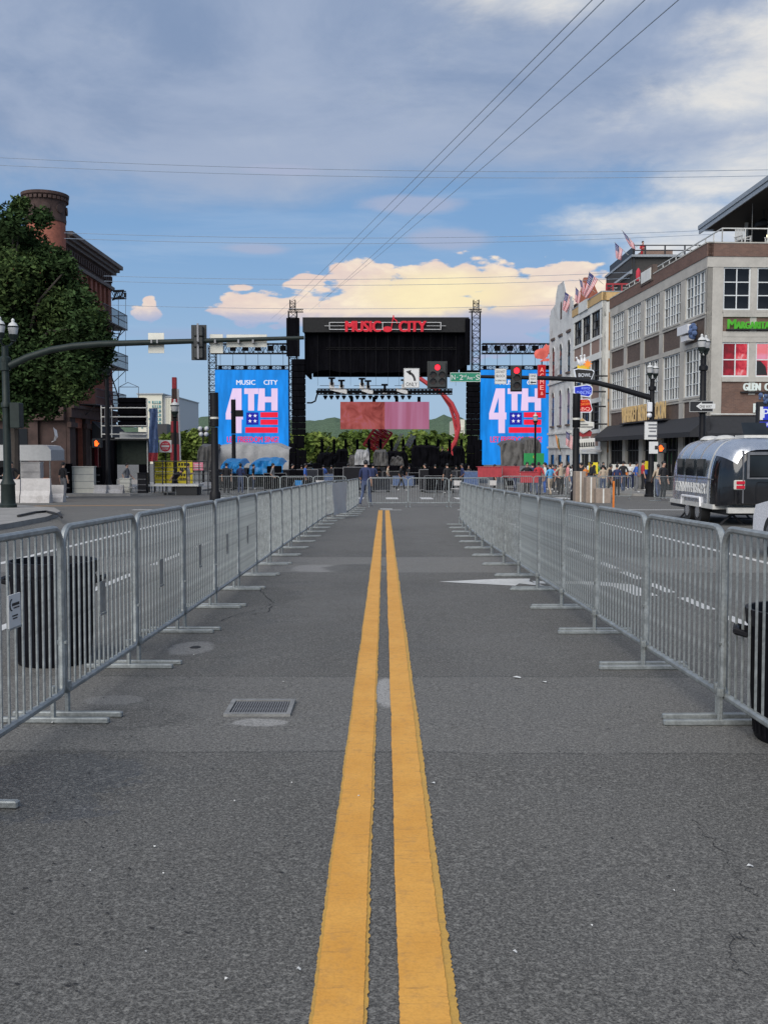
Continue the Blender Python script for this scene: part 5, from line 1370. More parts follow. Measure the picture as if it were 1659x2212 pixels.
# ---- second building: pale with ochre cornice
B2 = T('ochre_building', 'pale two bay shop building with ochre cornice and tan brick strip', 'building', (16.66, 77, -1.6))
S2 = Face((16.66, 76.6), (-.04, 1), (-1, -.04)); F2 = Face((16.66, 76.6), (1, .04), (.04, -1))
L2 = 9.8
m = MB(); quad_core(m, S2, L2, F2, 14, .30, -1.6, 13.1); m.build('core', M['cream'], B2)
ww = [(.75, 3.35), (3.75, 6.3), (6.7, 9.3)]
m = MB()
for a, b in ((0, .75), (3.35, 3.75), (6.3, 6.7), (9.3, L2)): S2.box(m, a, b, -1.6, 13.0, -.3, 0)
for z0, z1 in ((12.55, 13.1), (10.3, 10.55), (8.75, 9.25), (6.9, 7.1), (5.4, 5.75), (3.0, 3.3), (1.4, 2.0)): S2.box(m, .004, L2-.004, z0, z1, -.298, .03)
F2.box(m, 0, .5, -1.6, 13.0, -.3, 0); F2.box(m, .5, 12, 12.2, 13.1, -.3, -.002); F2.box(m, .5, 12, 8.7, 9.3, -.3, -.002)
m.build('wall', M['cream'], B2)
for z0, z1 in ((9.3, 12.2), (5.6, 8.7), (1.5, 5.4)):
    m = MB(); F2.box(m, .5, 1.2, z0, z1, -.28, -.03); m.build('brick_strip', M['bricktan'], B2)
for a, b in ww:
    window(B2, S2, a, b, 10.55, 12.55, 3, 3, M['winblack'], [M['pane'], M['panegrey'], M['pane'], M['pane']], bar=.07)
    window(B2, S2, a, b, 7.1, 8.75, 3, 2, M['winblack'], [M['pane'], M['pane'], M['panegrey']], bar=.07)
    window(B2, S2, a, b, 3.3, 5.4, 3, 3, M['winblack'], [M['pane']], bar=.07)
    for z0, z1 in ((9.25, 10.3), (5.75, 6.9), (2.0, 3.0)):
        m = MB(); S2.box(m, a, b, z0, z1, -.25, -.04); m.build('panel', M['tanbrown'], B2)
    window(B2, S2, a, b, -1.5, 1.4, 2, 1, M['winblack'], [M['pane']], bar=.09)
m = MB(); S2.box(m, -.1, L2, 13.1, 13.72, -.3, .10); F2.box(m, .0, 12, 13.1, 13.72, -.3, .10); m.build('cornice', M['ochre'], B2)
m = MB(); S2.box(m, 4.3, 7.2, 13.05, 13.9, -.1, .16); m.build('plaque', M['cream'], B2)
m = MB(); S2.box(m, -.1, L2, 13.72, 13.80, -.4, .12); F2.box(m, .0, 12, 13.72, 13.80, -.4, .12); m.build('coping', M['fascia'], B2)
m = MB(); S2.box(m, -.3, .9, 1.55, 1.7, 0, 1.2); m.build('hood', M['pinwhite'], B2)
# rooftop bar on it
PB = T('rooftop_bar', 'dark grey rooftop bar box with railed deck above the ochre building', 'rooftop bar', (22, 80, 13.4))
D = 79.0
m = MB(); m.bx(ax(1357, D), ax(1500, D), D, D + 9, 13.3, az_(556, D)); m.build('wall', M['roofdark'], PB)
m = MB(); m.bx(ax(1355, D), ax(1502, D), D - .3, D + 9.3, az_(556, D), az_(551, D)); m.build('deck', M['fascia'], PB)
m = MB(); m.bx(ax(1384, D), ax(1447, D), D + .4, D + 4, az_(551, D), az_(537, D)); m.build('screen_wall', M['tanbrown'], PB)
for ya in (530, 541): 
    m = MB(); m.bx(ax(1357, D), ax(1502, D), D - .25, D - .17, az_(ya + 2, D), az_(ya, D)); m.build('rail', M['winblack'], PB)
for x in (1358, 1384, 1426, 1468, 1500):
    m = MB(); m.bx(ax(x, D)-.05, ax(x, D)+.05, D - .26, D - .16, az_(553, D), az_(530, D)); m.build('post', M['winblack'], PB)
m = MB(); m.bx(ax(1359, D), ax(1363, D), D - .1, D + 8, az_(620, D), az_(533, D)); m.build('corner_post', M['winblack'], PB)
m = MB(); m.prism([(ax(1350, D), az_(592, D)), (ax(1357, D), az_(592, D)), (ax(1357, D), az_(582, D))], D - .2, D + 6); m.build('side_canopy', M['fascia'], PB)
q = at(1378, 611, 76); m = MB(); m.lathe([(.03, 0), (.03, .12), (.16, .16), (.19, .5), (.17, .9), (.04, 1.1)], (q[0], 76, q[2]), 8)
one(m, 'closed_parasol', M['flagred'], 'closed red parasol standing on the roof terrace', 'parasol', (q[0], 76, q[2]), smooth=True)
PG = T('pergola', 'maroon framed pergola with tables on the ochre building roof', 'pergola', (18.5, 79, 13.8))
D = 79.5
m = MB(); m.bx(ax(1303, D), ax(1358, D), D, D + .12, az_(615, D), az_(611.5, D)); m.build('beam', M['redcloth'], PG)
for x in (1304, 1318, 1337, 1356):
    m = MB(); m.bx(ax(x, D)-.05, ax(x, D)+.05, D + .01, D + .11, 13.5, az_(615, D)); m.build('post', M['redcloth'], PG)
for x, w in ((1312, 5), (1324, 6), (1347, 6)):
    m = MB(); X = ax(x, D); m.bx(X-.2, X+.2, D+.3, D+.7, 14.55, 14.6); m.cyl((X, D+.5, 13.75), (X, D+.5, 14.55), .04); m.build('bar_table', M['rail'] if w == 6 else M['flagred'], PG)

# ---- third building: flaking white front with arched windows and stepped gable
B3 = T('arched_building', 'old white painted building with tall arched windows and stepped gable', 'building', (16.2, 86.4, -1.8))
S3 = Face((16.28, 86.4), (-.04, 1), (-1, -.04)); F3 = Face((16.28, 86.4), (1, .04), (.04, -1)); L3 = 9.9
prof = [(0, -1.8), (L3, -1.8), (L3, 14.6), (L3-.5, 14.6), (L3-.5, 15.0), (7.4, 15.3), (7.0, 16.2), (6.3, 16.9), (3.9, 16.9), (3.1, 16.0), (2.8, 15.3), (.5, 15.0), (.5, 14.6), (0, 14.6)]
wins3 = [(1.0, 2.0), (4.3, 5.3), (7.5, 8.5)]
def arch_poly(a, b, z0, z1, n=8):
    r = (b-a)/2; c = (a+b)/2
    return [(a, z0), (b, z0)] + [(c + r*math.cos(math.pi*k/n), z1 - r + r*math.sin(math.pi*k/n)) for k in range(n + 1)]
from mathutils.geometry import tessellate_polygon
def wall_holes(F_, outer, holes, d0, d1):
    """wall plate with openings and reveals"""
    m = MB(); loops = [[Vector((u, z, 0)) for u, z in outer]] + [[Vector((u, z, 0)) for u, z in h] for h in holes]
    flat_ = [p for l in loops for p in l]; tr = tessellate_polygon(loops)
    s_ = F_.u.cross(F_.n).z
    fs = []
    for a, b, c in tr:
        A_, B_, C_ = flat_[a], flat_[b], flat_[c]
        if ((B_-A_).cross(C_-A_)).z * (1 if s_ < 0 else -1) < 0: b, c = c, b
        fs.append((a, b, c))
    m.add([F_.p(p.x, p.y, d1) for p in flat_], fs)
    for l in loops:
        n = len(l); P = [F_.p(p.x, p.y, d1) for p in l] + [F_.p(p.x, p.y, d0) for p in l]
        m.add(P, [(i, (i+1) % n, n + (i+1) % n, n + i) for i in range(n)])
    return m
holes = []
for a, b in wins3: holes += [arch_poly(a, b, 8.6, 11.4), arch_poly(a, b, 4.0, 7.2)]
holes += [[(a-.2, -1.6), (b+.2, -1.6), (b+.2, 1.3), (a-.2, 1.3)] for a, b in wins3]
wall_holes(S3, prof, holes, -.04, 0).build('front_wall', M['oldwhite'], B3)
m = MB(); quad_core(m, S3, L3, F3, 12, .36, -1.8, 14.4); m.build('core', M['brickdark'], B3)
for a, b in wins3:
    for z0, z1 in ((8.6, 11.4), (4.0, 7.2)):
        m = MB(); P = arch_poly(a, b, z0, z1); n = len(P)
        m.add([S3.p(u, z, -.025) for u, z in P], [tuple(range(n - 1, -1, -1))]); w_ = m.build('window', M['pane'], B3)
        m = MB(); S3.box(m, (a+b)/2-.04, (a+b)/2+.04, z0, z1-.1, -.022, -.008); S3.box(m, a, b, (z0+z1)/2-.05, (z0+z1)/2+.05, -.021, -.009); m.build('glazing_bar', M['winblack'], w_)
        m = MB(); S3.box(m, a-.15, b+.15, z0-.16, z0-.002, -.1, .16); m.build('sill', M['brickdark'], w_)
        m = MB(); Q = arch_poly(a-.14, b+.14, z1-1.0, z1+.14); I = arch_poly(a, b, z1-1.0, z1)
        v = [S3.p(u, z, .03) for u, z in Q[2:]] + [S3.p(u, z, .03) for u, z in I[2:]] + [S3.p(u, z, 0) for u, z in Q[2:]]
        k_ = len(Q) - 2
        m.add(v, [(i, k_+i, k_+i+1, i+1) for i in range(k_-1)] + [(i, i+1, 2*k_+i+1, 2*k_+i) for i in range(k_-1)])
        m.build('hood_mould', M['oldwhite'], w_)
    m = MB(); S3.box(m, a-.25, b+.25, 12.05, 12.25, 0, .12); m.build('string_course', M['brickdark'], B3)
    window(B3, S3, a-.2, b+.2, -1.6, 1.3, 1, 1, M['winblack'], [M['pane']], d=-.06)
for z in (7.9, 3.2, 1.9):
    m = MB(); S3.box(m, 0, L3, z, z + .18, .002, .14); m.build('string_course', M['oldwhite'], B3)
m = MB(); P = arch_poly(4.45, 5.15, 13.6, 15.2); m.add([S3.p(u, z, .01) for u, z in P], [tuple(range(len(P) - 1, -1, -1))]); m.build('blind_arch', M['brickdark'], B3)
m = MB(); Y = 88.5; m.prism([(16.9, 13.8), (24, 13.8), (24, 14.6), (19.0, 15.2), (18.2, 16.9), (17.6, 16.9)], Y, Y + .4)
o = one(m, 'brick_gable', M['brickred'], 'red brick pointed gable rising behind the flags on the right', 'gable', (18, Y, 13.8))

# ---- left: old red brick building with round corner turret
BL_ = T('brick_building', 'old red brick building with a round corner turret on the left', 'building', (-19, 60, -1.1))
SL = Face((-19, 59.6), (0, 1), (1, 0)); FL = Face((-19, 59.6), (-1, 0), (0, -1)); LL = 10.4
m = MB(); m.bx(-45, -19.36, 59.95, 59.6 + LL, -1.1, 13.9); m.build('core', M['brickred'], BL_)
lw = [(.9 + k*1.02, 1.5 + k*1.02) for k in range(9)]
holes = [[(a, 10.2), (b, 10.2), (b, 12.75), (a, 12.75)] for a, b in lw] + [arch_poly(a + .1, a + 1.3, 6.0, 8.8) for a in (1.2, 3.6, 6.0, 8.2)] + [[(1.2, -1.0), (3.1, -1.0), (3.1, 3.0), (1.2, 3.0)], [(4.3, -1.0), (9.6, -1.0), (9.6, 3.0), (4.3, 3.0)]]
wall_holes(SL, [(0, -1.1), (LL, -1.1), (LL, 13.0), (0, 13.0)], holes, -.34, 0).build('side_wall', M['brickred'], BL_)
for a, b in lw: window(BL_, SL, a, b, 10.2, 12.75, 1, 2, M['cornice'], [M['pane']], d=-.22, bar=.05, sill=M['brownstone'])
for a in (1.2, 3.6, 6.0, 8.2):
    m = MB(); P = arch_poly(a + .1, a + 1.3, 6.0, 8.8); m.add([SL.p(u, z, -.25) for u, z in P], [tuple(range(len(P)))]); w_ = m.build('window', M['pane'], BL_)
    m = MB(); SL.box(m, a + .66, a + .74, 6.0, 8.7, -.24, -.18); m.build('glazing_bar', M['winblack'], w_)
hl = [[(-19.9 - k*2.2, z), (-20.9 - k*2.2, z), (-20.9 - k*2.2, z + 2.3), (-19.9 - k*2.2, z + 2.3)] for k in range(6) for z in (5.5, 9.6)]
hl = [[(-19 - u, z) for u, z in h] for h in hl]
wall_holes(FL, [(0, -1.1), (25, -1.1), (25, 13.9), (0, 13.9)], [[(abs(u), z) for u, z in h] for h in hl], -.34, 0).build('front_wall', M['brickred'], BL_)
m = MB(); SL.box(m, 0, LL, 13.0, 13.85, -.3, .04); m.build('frieze', M['brownstone'], BL_)
for k in range(22):
    m = MB() if k == 0 else m
    if k == 0: m.bx(0, .16, -.09, .09, 0, .42); src = m.build('frieze_block', M['brownstone'], BL_, local=True); src.location = Vector(SL.p(.3, 13.2, .04)) - W(BL_)
    else: inst(src.data, 'frieze_block', BL_, Vector(SL.p(.3 + k*.46, 13.2, .04)) - W(BL_))
m = MB()
for z0, z1, d in ((12.78, 13.0, .18), (13.85, 14.05, .30), (14.05, 14.25, .50), (14.25, 14.50, .70)): SL.box(m, -.3, LL + .2 + d*.6, z0, z1, -.3, d)
m.build('cornice', M['cornice'], BL_)
m = MB(); m.bx(-20.6, -19.9, 66, 67, 14.5, 15.2); m.build('chimney', M['cream'], BL_)
c = (-19.75, 58.9)
m = MB(); m.lathe([(.25, 5.2), (.55, 5.7), (1.0, 6.6), (1.16, 7.0), (1.12, 7.1), (1.12, 14.85)], (c[0], c[1], 0), 28); m.build('turret', M['brickred'], BL_, smooth=True)
m = MB(); m.lathe([(1.16, 14.85), (1.18, 15.0), (1.16, 15.1), (1.17, 16.0), (1.2, 16.05)], (c[0], c[1], 0), 28); m.build('turret_band', M['brownstone'], BL_, smooth=True)
for k in range(9):
    a = R(-150 + k*40)
    m = MB(); q = Vector((c[0] + 1.18*math.cos(a), c[1] + 1.18*math.sin(a), 15.55)); n_ = Vector((math.cos(a), math.sin(a), 0)); m.cyl(q, q + n_*.06, .24, n=12); m.build('roundel', M['stonebase'], BL_)
m = MB(); m.lathe([(1.22, 16.22), (1.34, 16.30), (1.36, 16.46), (1.1, 16.47)], (c[0], c[1], 0), 28); m.build('turret_coping', M['brownstone'], BL_)
m = MB(); m.bx(-.07, .07, -.09, .09, 0, .17)
for k in range(30):
    a = 2*math.pi*k/30; q = Vector((c[0] + 1.24*math.cos(a), c[1] + 1.24*math.sin(a), 16.05)) - W(BL_)
    if k == 0: src = m.build('corbel', M['brownstone'], BL_, local=True); src.location = q; src.rotation_euler = (0, 0, a)
    else: inst(src.data, 'corbel', BL_, q, a)
# ground floor stonework
for u0, u1 in ((0, 1.1), (3.2, 4.2), (9.7, LL)):
    m = MB(); SL.box(m, u0, u1, -1.1, 3.6, .002, .22); m.build('stone_pier', M['stonebase'], BL_)
    m = MB(); SL.box(m, u0 - .1, u1 + .1, 3.0, 3.3, .1, .34); m.build('pier_cap', M['brownstone'], BL_)
m = MB(); SL.box(m, 0, LL, 3.6, 4.15, .002, .34); m.build('belt_course', M['brownstone'], BL_)
m = MB(); SL.box(m, 0, LL, 4.15, 4.35, .002, .5); m.build('belt_course', M['brownstone'], BL_)
m = MB(); SL.box(m, 1.2, 9.6, -1.0, 3.0, -.30, -.26); m.build('shopfront', M['pane'], BL_)
for u in (4.9, 6.6, 8.3):
    m = MB(); SL.box(m, u, u + .18, -1.0, 3.0, -.24, -.05); m.build('shopfront_post', M['redcloth'], BL_)
m = MB(); SL.box(m, 4.3, 9.6, -1.0, .35, -.24, -.1); m.build('stall_riser', M['brickbrown'], BL_)
m = MB(); A = [SL.p(4.1, 3.5, .35), SL.p(9.9, 3.5, .35), SL.p(9.9, 2.2, 1.7), SL.p(4.1, 2.2, 1.7), SL.p(9.9, 1.95, 1.7), SL.p(4.1, 1.95, 1.7), SL.p(4.1, 1.95, .35), SL.p(9.9, 1.95, .35)]
m.add(A, [(3, 2, 1, 0), (5, 4, 2, 3), (6, 5, 3, 0), (2, 4, 7, 1)]); m.build('awning', M['awning'], BL_)
# frontage of the near face: columns, dark doorways and a stone base
for k in range(5):
    u = 1.6 + k*2.6
    m = MB(); FL.box(m, u, u + .55, -1.1, 3.4, .002, .3); m.build('stone_pier', M['stonebase'], BL_)
    m = MB(); FL.box(m, u + .7, u + 2.4, -1.1, 2.9, .031, .06); m.build('doorway', M['pane'], BL_)
m = MB(); FL.box(m, 0, 25, -1.1, 3.4, .001, .03); m.build('stone_wall', M['stonebase'], BL_)
m = MB(); FL.box(m, 0, 20, 3.4, 4.2, .002, .45); m.build('belt_course', M['brownstone'], BL_)
# iron fire escape with balconies and ladder stairs
t = T('fire_escape', 'black iron fire escape stairs and balconies on the red brick building', 'fire escape', (-18.5, 66, 4.4))
for z, u0, u1 in ((4.45, 2.5, 9.8), (7.2, 5.5, LL + .05), (10.0, 4.5, LL + .05)):
    m = MB(); SL.box(m, u0, u1, z, z + .07, .05, 1.1); m.build('platform', M['winblack'], t)
    m = MB()
    for h in (.5, 1.0): SL.box(m, u0, u1, z + h, z + h + .045, 1.06, 1.1)
    SL.box(m, u1 - .04, u1, z + 1.0, z + 1.045, .05, 1.06)
    m.build('handrail', M['winblack'], t)
    m = MB(); n = int((u1-u0)/.22)
    for k in range(n + 1): SL.box(m, u0 + k*(u1-u0-.03)/n, u0 + k*(u1-u0-.03)/n + .03, z + .07, z + 1.0, 1.065, 1.095)
    m.build('balusters', M['winblack'], t, kind='stuff')
    for u in (u0 + .3, (u0+u1)/2, u1 - .3):
        m = MB(); m.cyl(SL.p(u, z, 1.0), SL.p(u, z - .9, .05), .03, n=4); m.build('bracket', M['winblack'], t)
for z0, z1, ua, ub in ((4.5, 7.2, 9.5, 6.0), (7.25, 10.0, 6.0, 9.6)):
    for d in (.35, .9):
        m = MB(); m.tube([SL.p(ua, z0, d), SL.p(ub, z1, d)], .045, 4); m.build('stringer', M['winblack'], t)
    m = MB()
    for k in range(11):
        a = k/11 + .04; SL.box(m, ua + (ub-ua)*a - .11, ua + (ub-ua)*a + .11, z0 + (z1-z0)*a, z0 + (z1-z0)*a + .03, .35, .9)
    m.build('treads', M['cornice'], t, kind='stuff')
# hoist bracket at the far corner, with cables and a hanging spreader frame
D = 69.0
t = T('hoist_bracket', 'black hoist bracket projecting from the brick building with hanging cables', 'hoist', (ax(262, D), D, az_(636, D)))
m = MB(); lattice(m, at(243, 637, D), at(271, 636, D), .5, 4, .05); m.build('jib', M['winblack'], t)
m = MB(); m.cyl(at(243, 648, D), at(262, 640, D), .06); m.build('brace', M['winblack'], t)
m = MB(); m.cyl(at(271, 642, D), at(271, 632, D), .09); m.build('end_post', M['winblack'], t)
for x, y in ((256.5, 870), (272, 826)): 
    m = MB(); m.cyl(at(x, 640, D), at(x, y, D), .018, n=4); m.build('cable', M['wire'], t)
m = MB(); m.tube([at(258, 860, D), at(258, 836, D), at(277, 826, D), at(300, 836, D), at(300, 860, D)], .03, 4); m.build('spreader', M['wire'], t)
m = MB(); m.cyl(at(258, 836, D), at(300, 836, D), .03, n=4); m.build('spreader_bar', M['wire'], t)

# ---- far cream hotel beyond the left side
HB = T('hotel_block', 'cream and grey hotel block far away beyond the black box tower', 'building', (ax(330, 300), 300, -3))
D = 300.0
x0, x1, x2 = ax(301, D), ax(353, D), ax(378, D)
m = MB(); m.bx(x0, x1, D, D + 30, -3, az_(852, D)); m.build('wall', M['hotel'], HB)
m = MB(); m.bx(x1 + .02, x2, D + 1.5, D + 40, -3, az_(857, D)); m.build('wing', M['hotelside'], HB)
m = MB(); m.bx(x0 - .3, x1 + .4, D - .4, D + 30, az_(852, D), az_(849.5, D)); m.build('roof_edge', M['fascia'], HB)
m = MB(); m.bx(x1 + .5, x2 + .3, D + 1.2, D + 40, az_(857, D), az_(855, D)); m.build('roof_edge', M['fascia'], HB)
for r in range(7):
    y = 866 + r*9.2
    m = MB(); m.bx(ax(332, D), ax(350, D), D - .25, D - .02, az_(y + 5.6, D), az_(y, D)); w_ = m.build('window', M['teal'], HB)
    m = MB(); 
    for k in range(1, 4): m.bx(ax(332 + k*4.5, D) - .12, ax(332 + k*4.5, D) + .12, D - .3, D - .251, az_(y + 5.6, D), az_(y, D))
    m.build('glazing_bar', M['hotel'], w_)
    for x in (308, 316, 324):
        if x == 316 or r % 2: continue
        m = MB(); m.bx(ax(x, D), ax(x + 3, D), D - .2, D - .02, az_(y + 4, D), az_(y + .5, D)); m.build('window', M['teal'], HB)
for k in range(5):
    m = MB(); X = x1 + .8 + k*(x2-x1-1.2)/5; m.bx(X, X + .35, D + 1.3, D + 1.498, 0, az_(860, D)); m.build('fin', M['hotel'], HB)
m = MB(); m.bx(ax(342, D), ax(372, D), D - 6, D - .5, -3, az_(917, D)); m.build('podium', M['winblack'], HB)
D = 240; m = MB(); m.bx(ax(982, D), ax(1003, D), D, D + 20, -3, az_(906, D)); m.bx(ax(985, D), ax(1000, D), D - .3, D - .02, az_(930, D), az_(922, D))
one(m, 'pale_block', M['hotel'], 'pale plain building block far behind the right of the stage', 'building', (ax(990, D), D, -3))
# ------------------------------------------------------------------ hills and trees
def leaves(m, c, r, n, size, sq=1.0, shell=.55):
    for _ in range(n):
        d = Vector((random.gauss(0, 1), random.gauss(0, 1), random.gauss(0, 1))).normalized() * (r * random.uniform(shell, 1.06))
        p = Vector(c) + Vector((d.x, d.y, d.z * sq))
        a = Vector((random.gauss(0, 1), random.gauss(0, 1), random.gauss(0, .6))).normalized(); b = a.cross(Vector((random.gauss(0, 1), random.gauss(0, 1), random.gauss(0, 1)))).normalized()
        s_ = size * random.uniform(.55, 1.35)
        m.add([p - a*s_, p + b*s_*.5, p + a*s_, p - b*s_*.5], [(0, 1, 2, 3)]); m.mi[-1] = m.cur
def tree(name, label, x, y, z0, blobs, trunk_r, nleaf, size, mats, group=None, mixp=.35):
    """blobs: (x, y, z, radius) of the leaf clumps"""
    t = T(name, label, 'tree', (x, y, z0), 0, group)
    zc = sum(b[2] for b in blobs)/len(blobs)
    m = MB(); m.tube([(x, y, z0), (x + .1, y, (z0*2+zc)/3), (x - .1, y + .1, (z0+2*zc)/3), (x, y, zc + 1)], [trunk_r*1.3, trunk_r, trunk_r*.75, trunk_r*.3], 8)
    for bx_, by_, bz_, br_ in blobs[::2]:
        m.tube([(x, y, z0 + (zc - z0)*.6), ((x+bx_)/2, (y+by_)/2, (zc+bz_)/2 - .3), (bx_, by_, bz_)], [trunk_r*.5, trunk_r*.3, trunk_r*.1], 5)
    m.build('trunk', M['bark'], t, smooth=True)
    m = MB(); tot = sum(b[3]**2 for b in blobs)
    for b in blobs:
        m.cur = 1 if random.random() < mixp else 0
        leaves(m, b[:3], b[3], int(nleaf * b[3]**2 / tot), size)
        if nleaf > 20000:
            m.cur = 0; leaves(m, b[:3], b[3]*.8, int(160 * b[3]**2), .24, 1.0, .1)
    m.build('crown', [M[k] for k in mats], t)
    return t
random.seed(21)
D = 47.0
bl = []
def tb(x, y, r, dd=0): p = at(x, y, D + dd); bl.append((p[0], D + dd, p[2], r))
for x, y, r in ((30, 480, .85), (8, 520, 1.0), (60, 540, 1.1), (100, 570, 1.0), (25, 600, 1.4), (80, 640, 1.5), (140, 610, 1.0), (0, 700, 1.6), (130, 680, 1.3), (175, 655, .85), (190, 710, 1.05), (150, 745, 1.2), (60, 730, 1.6), (205, 690, .65), (218, 735, .7), (100, 790, 1.3), (20, 790, 1.5), (170, 785, 1.0), (60, 845, 1.1), (10, 850, 1.2), (130, 835, .9), (-40, 640, 1.8), (-50, 760, 1.9), (40, 870, 1.1), (100, 862, 1.0), (160, 835, .85), (195, 800, .8), (90, 470, .55), (45, 445, .5), (130, 560, .6), (150, 575, .45), (225, 770, .6)):
    tb(x, y, r, random.uniform(-1.6, 1.6))
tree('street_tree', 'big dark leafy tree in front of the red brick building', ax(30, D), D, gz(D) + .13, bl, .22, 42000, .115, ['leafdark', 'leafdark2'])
# tree belt beyond the stage
random.seed(5)
BASE = gz(120)
kinds = [('bushy olive green tree', ['leafmid', 'leafpale']), ('pale yellow green tree', ['leafpale', 'leafmid']), ('darker green tree', ['leafmid', 'leafdark2'])]
xs = list(range(372, 470, 15)) + list(range(640, 1030, 21))
for i, x in enumerate(xs):
    D = random.uniform(165, 215); top = random.uniform(928, 956) if x > 600 else random.uniform(926, 940)
    X = ax(x, D); zt = az_(top, D); h = zt - BASE
    b = []
    for k in range(7):
        a = random.uniform(0, 6.28); rr = random.uniform(0, h*.38)
        b.append((X + rr*math.cos(a), D + rr*math.sin(a), BASE + h*random.uniform(.32, .80), h*random.uniform(.20, .32)))
    b.append((X, D, zt - h*.22, h*.22))
    kd = random.choice(kinds)
    where = f'{ORD[i] if i < 7 else ORD[i-7]} from the left in the tree belt ' + ('left of the stage' if i < 7 else 'seen through the stage')
    tree('background_tree', f'{kd[0]}, {where}', X, D, BASE, b, .3, 800, .62, kd[1], 'trees beyond the stage')
# low shrubs filling the foot of the belt
m = MB()
for k in range(900):
    D = random.uniform(215, 235); x = random.choice((random.uniform(365, 480), random.uniform(630, 1040)))
    p = at(x, random.uniform(962, 990), D); leaves(m, (p[0], D, max(p[2], BASE + .5)), 1.4, 8, .9)
o = m.build('undergrowth', M['leafmid']); o['kind'] = 'stuff'; tag(o, 'mass of green undergrowth at the foot of the far trees', 'undergrowth')
# wooded hills
def hill(D, pts, mat, seed, amp, lab):
    m = MB(); nx, ny = 260, 16; v = []; f = []
    xa, xb = pts[0][0], pts[-1][0]
    for j in range(ny + 1):
        for i in range(nx + 1):
            x = xa + (xb - xa)*i/nx
            for k in range(len(pts) - 1):
                if pts[k][0] <= x <= pts[k+1][0]:
                    u = (x - pts[k][0])/(pts[k+1][0]-pts[k][0]); u = u*u*(3-2*u); top = pts[k][1]*(1-u) + pts[k+1][1]*u; break
            t_ = j/ny; d_ = D + t_*150; zt = az_(top, D + 150)
            z = -6 + (zt + 6)*math.sin(t_*math.pi/2)
            n_ = mnoise.noise((x*.16, t_*9, seed))*amp + abs(mnoise.noise((x*.5, t_*26, seed)))*amp*.9
            v.append((ax(x, d_), d_ + n_*2, z + n_*(.3 + t_)))
    for j in range(ny):
        for i in range(nx): f.append((j*(nx+1)+i, j*(nx+1)+i+1, (j+1)*(nx+1)+i+1, (j+1)*(nx+1)+i))
    m.add(v, f); o = m.build('hill', M[mat]); o['kind'] = 'structure'; o['label'] = lab
hill(520, [(-1500, 930), (300, 925), (390, 916), (430, 907), (470, 903), (560, 915), (680, 912), (720, 905), (800, 915), (900, 915), (950, 902), (985, 905), (1030, 918), (1100, 925), (3200, 930)], 'hill', 2.0, 2.6, 'long wooded hill on the horizon')
# ------------------------------------------------------------------ flags, hanging signs
def flag(label, tip, hoist, base, f1, f2, D, dy=-.25, kind='us', cat='flag', group='flags on the right hand buildings'):
    """cloth hung along an angled pole: tip..hoist is the fixed edge, f1 / f2 the free corners (picture points)"""
    tp, hp, bp = Vector(at(*tip, D)), Vector(at(*hoist, D)), Vector(at(*base, D + .6))
    q1, q2 = Vector(at(*f1, D + dy)), Vector(at(*f2, D + dy))
    t = T('flag', label, cat, tuple(bp), 0, group)
    m = MB(); m.cyl(tp + (tp-bp).normalized()*.08, bp, .022, n=6); m.build('flag_pole', M['alu'], t)
    nx, ny = 26, 26 if kind == 'us' else 12
    m = MB(); v = []; f = []; mi = []
    for j in range(ny + 1):
        b_ = j/ny
        for i in range(nx + 1):
            a = i/nx; p = (tp.lerp(hp, b_)).lerp(q1.lerp(q2, b_), a)
            fold = math.sin(b_*11 + a*3)*.10*a**.6
            v.append((p.x + fold*.25, p.y + fold, p.z - .06*math.sin(a*math.pi)))
    for j in range(ny):
        for i in range(nx):
            f.append((j*(nx+1)+i, j*(nx+1)+i+1, (j+1)*(nx+1)+i+1, (j+1)*(nx+1)+i))
            if kind == 'us':
                r = j * 13 // ny
                c = 2 if (j < ny*7/13 and i < nx*.42) else r % 2
                if c == 2 and i % 2 and j % 3 == 1 and 1 < i < nx*.38: c = 1
            else: c = 0 if j < ny/3 else (1 if j < 2*ny/3 else 2)
            mi.append(c)
    m.add(v, f); m.mi = mi
    m.build('cloth', [M['flagred'], M['flagwhite'], M['flagblue']] if kind == 'us' else [M['orange'], M['ochre'], M['leafdark']], t, smooth=True)
    return t
flag('largest striped flag on the right, above the ochre cornice', (1272.3, 587.8), (1291, 603.1), (1303, 614), (1259, 637), (1267, 646), 80)
flag('striped flag furthest left, hung before the stepped white gable', (1220.2, 630.5), (1235, 641), (1242, 648), (1214, 669), (1223.5, 675), 88)
flag('small pale striped flag between the gable and the largest flag', (1243, 621), (1254, 632), (1260, 640), (1241, 651), (1252, 658), 85)
flag('narrow furled striped flag just left of the largest flag', (1251, 603), (1262, 612), (1285, 631), (1257, 636), (1264, 640), 82)
flag('upper left flag of the pair over the rooftop bar', (1328, 524), (1344, 539), (1357, 551), (1330, 558), (1341, 562), 78)
flag('upper right flag of the pair, beside the person in red', (1343.6, 498), (1368, 525), (1376, 534), (1361, 533), (1373, 540), 78)
flag('striped flag at street level beside the dark post on the right', (1222, 931), (1238, 944), (1246, 951), (1222, 961), (1238, 974), 84, group='flags at street level')
flag('orange and green flag at street level on the white front', (1199, 938), (1207, 949), (1212, 953), (1204, 966), (1211, 977), 89, kind='tri', group='flags at street level')

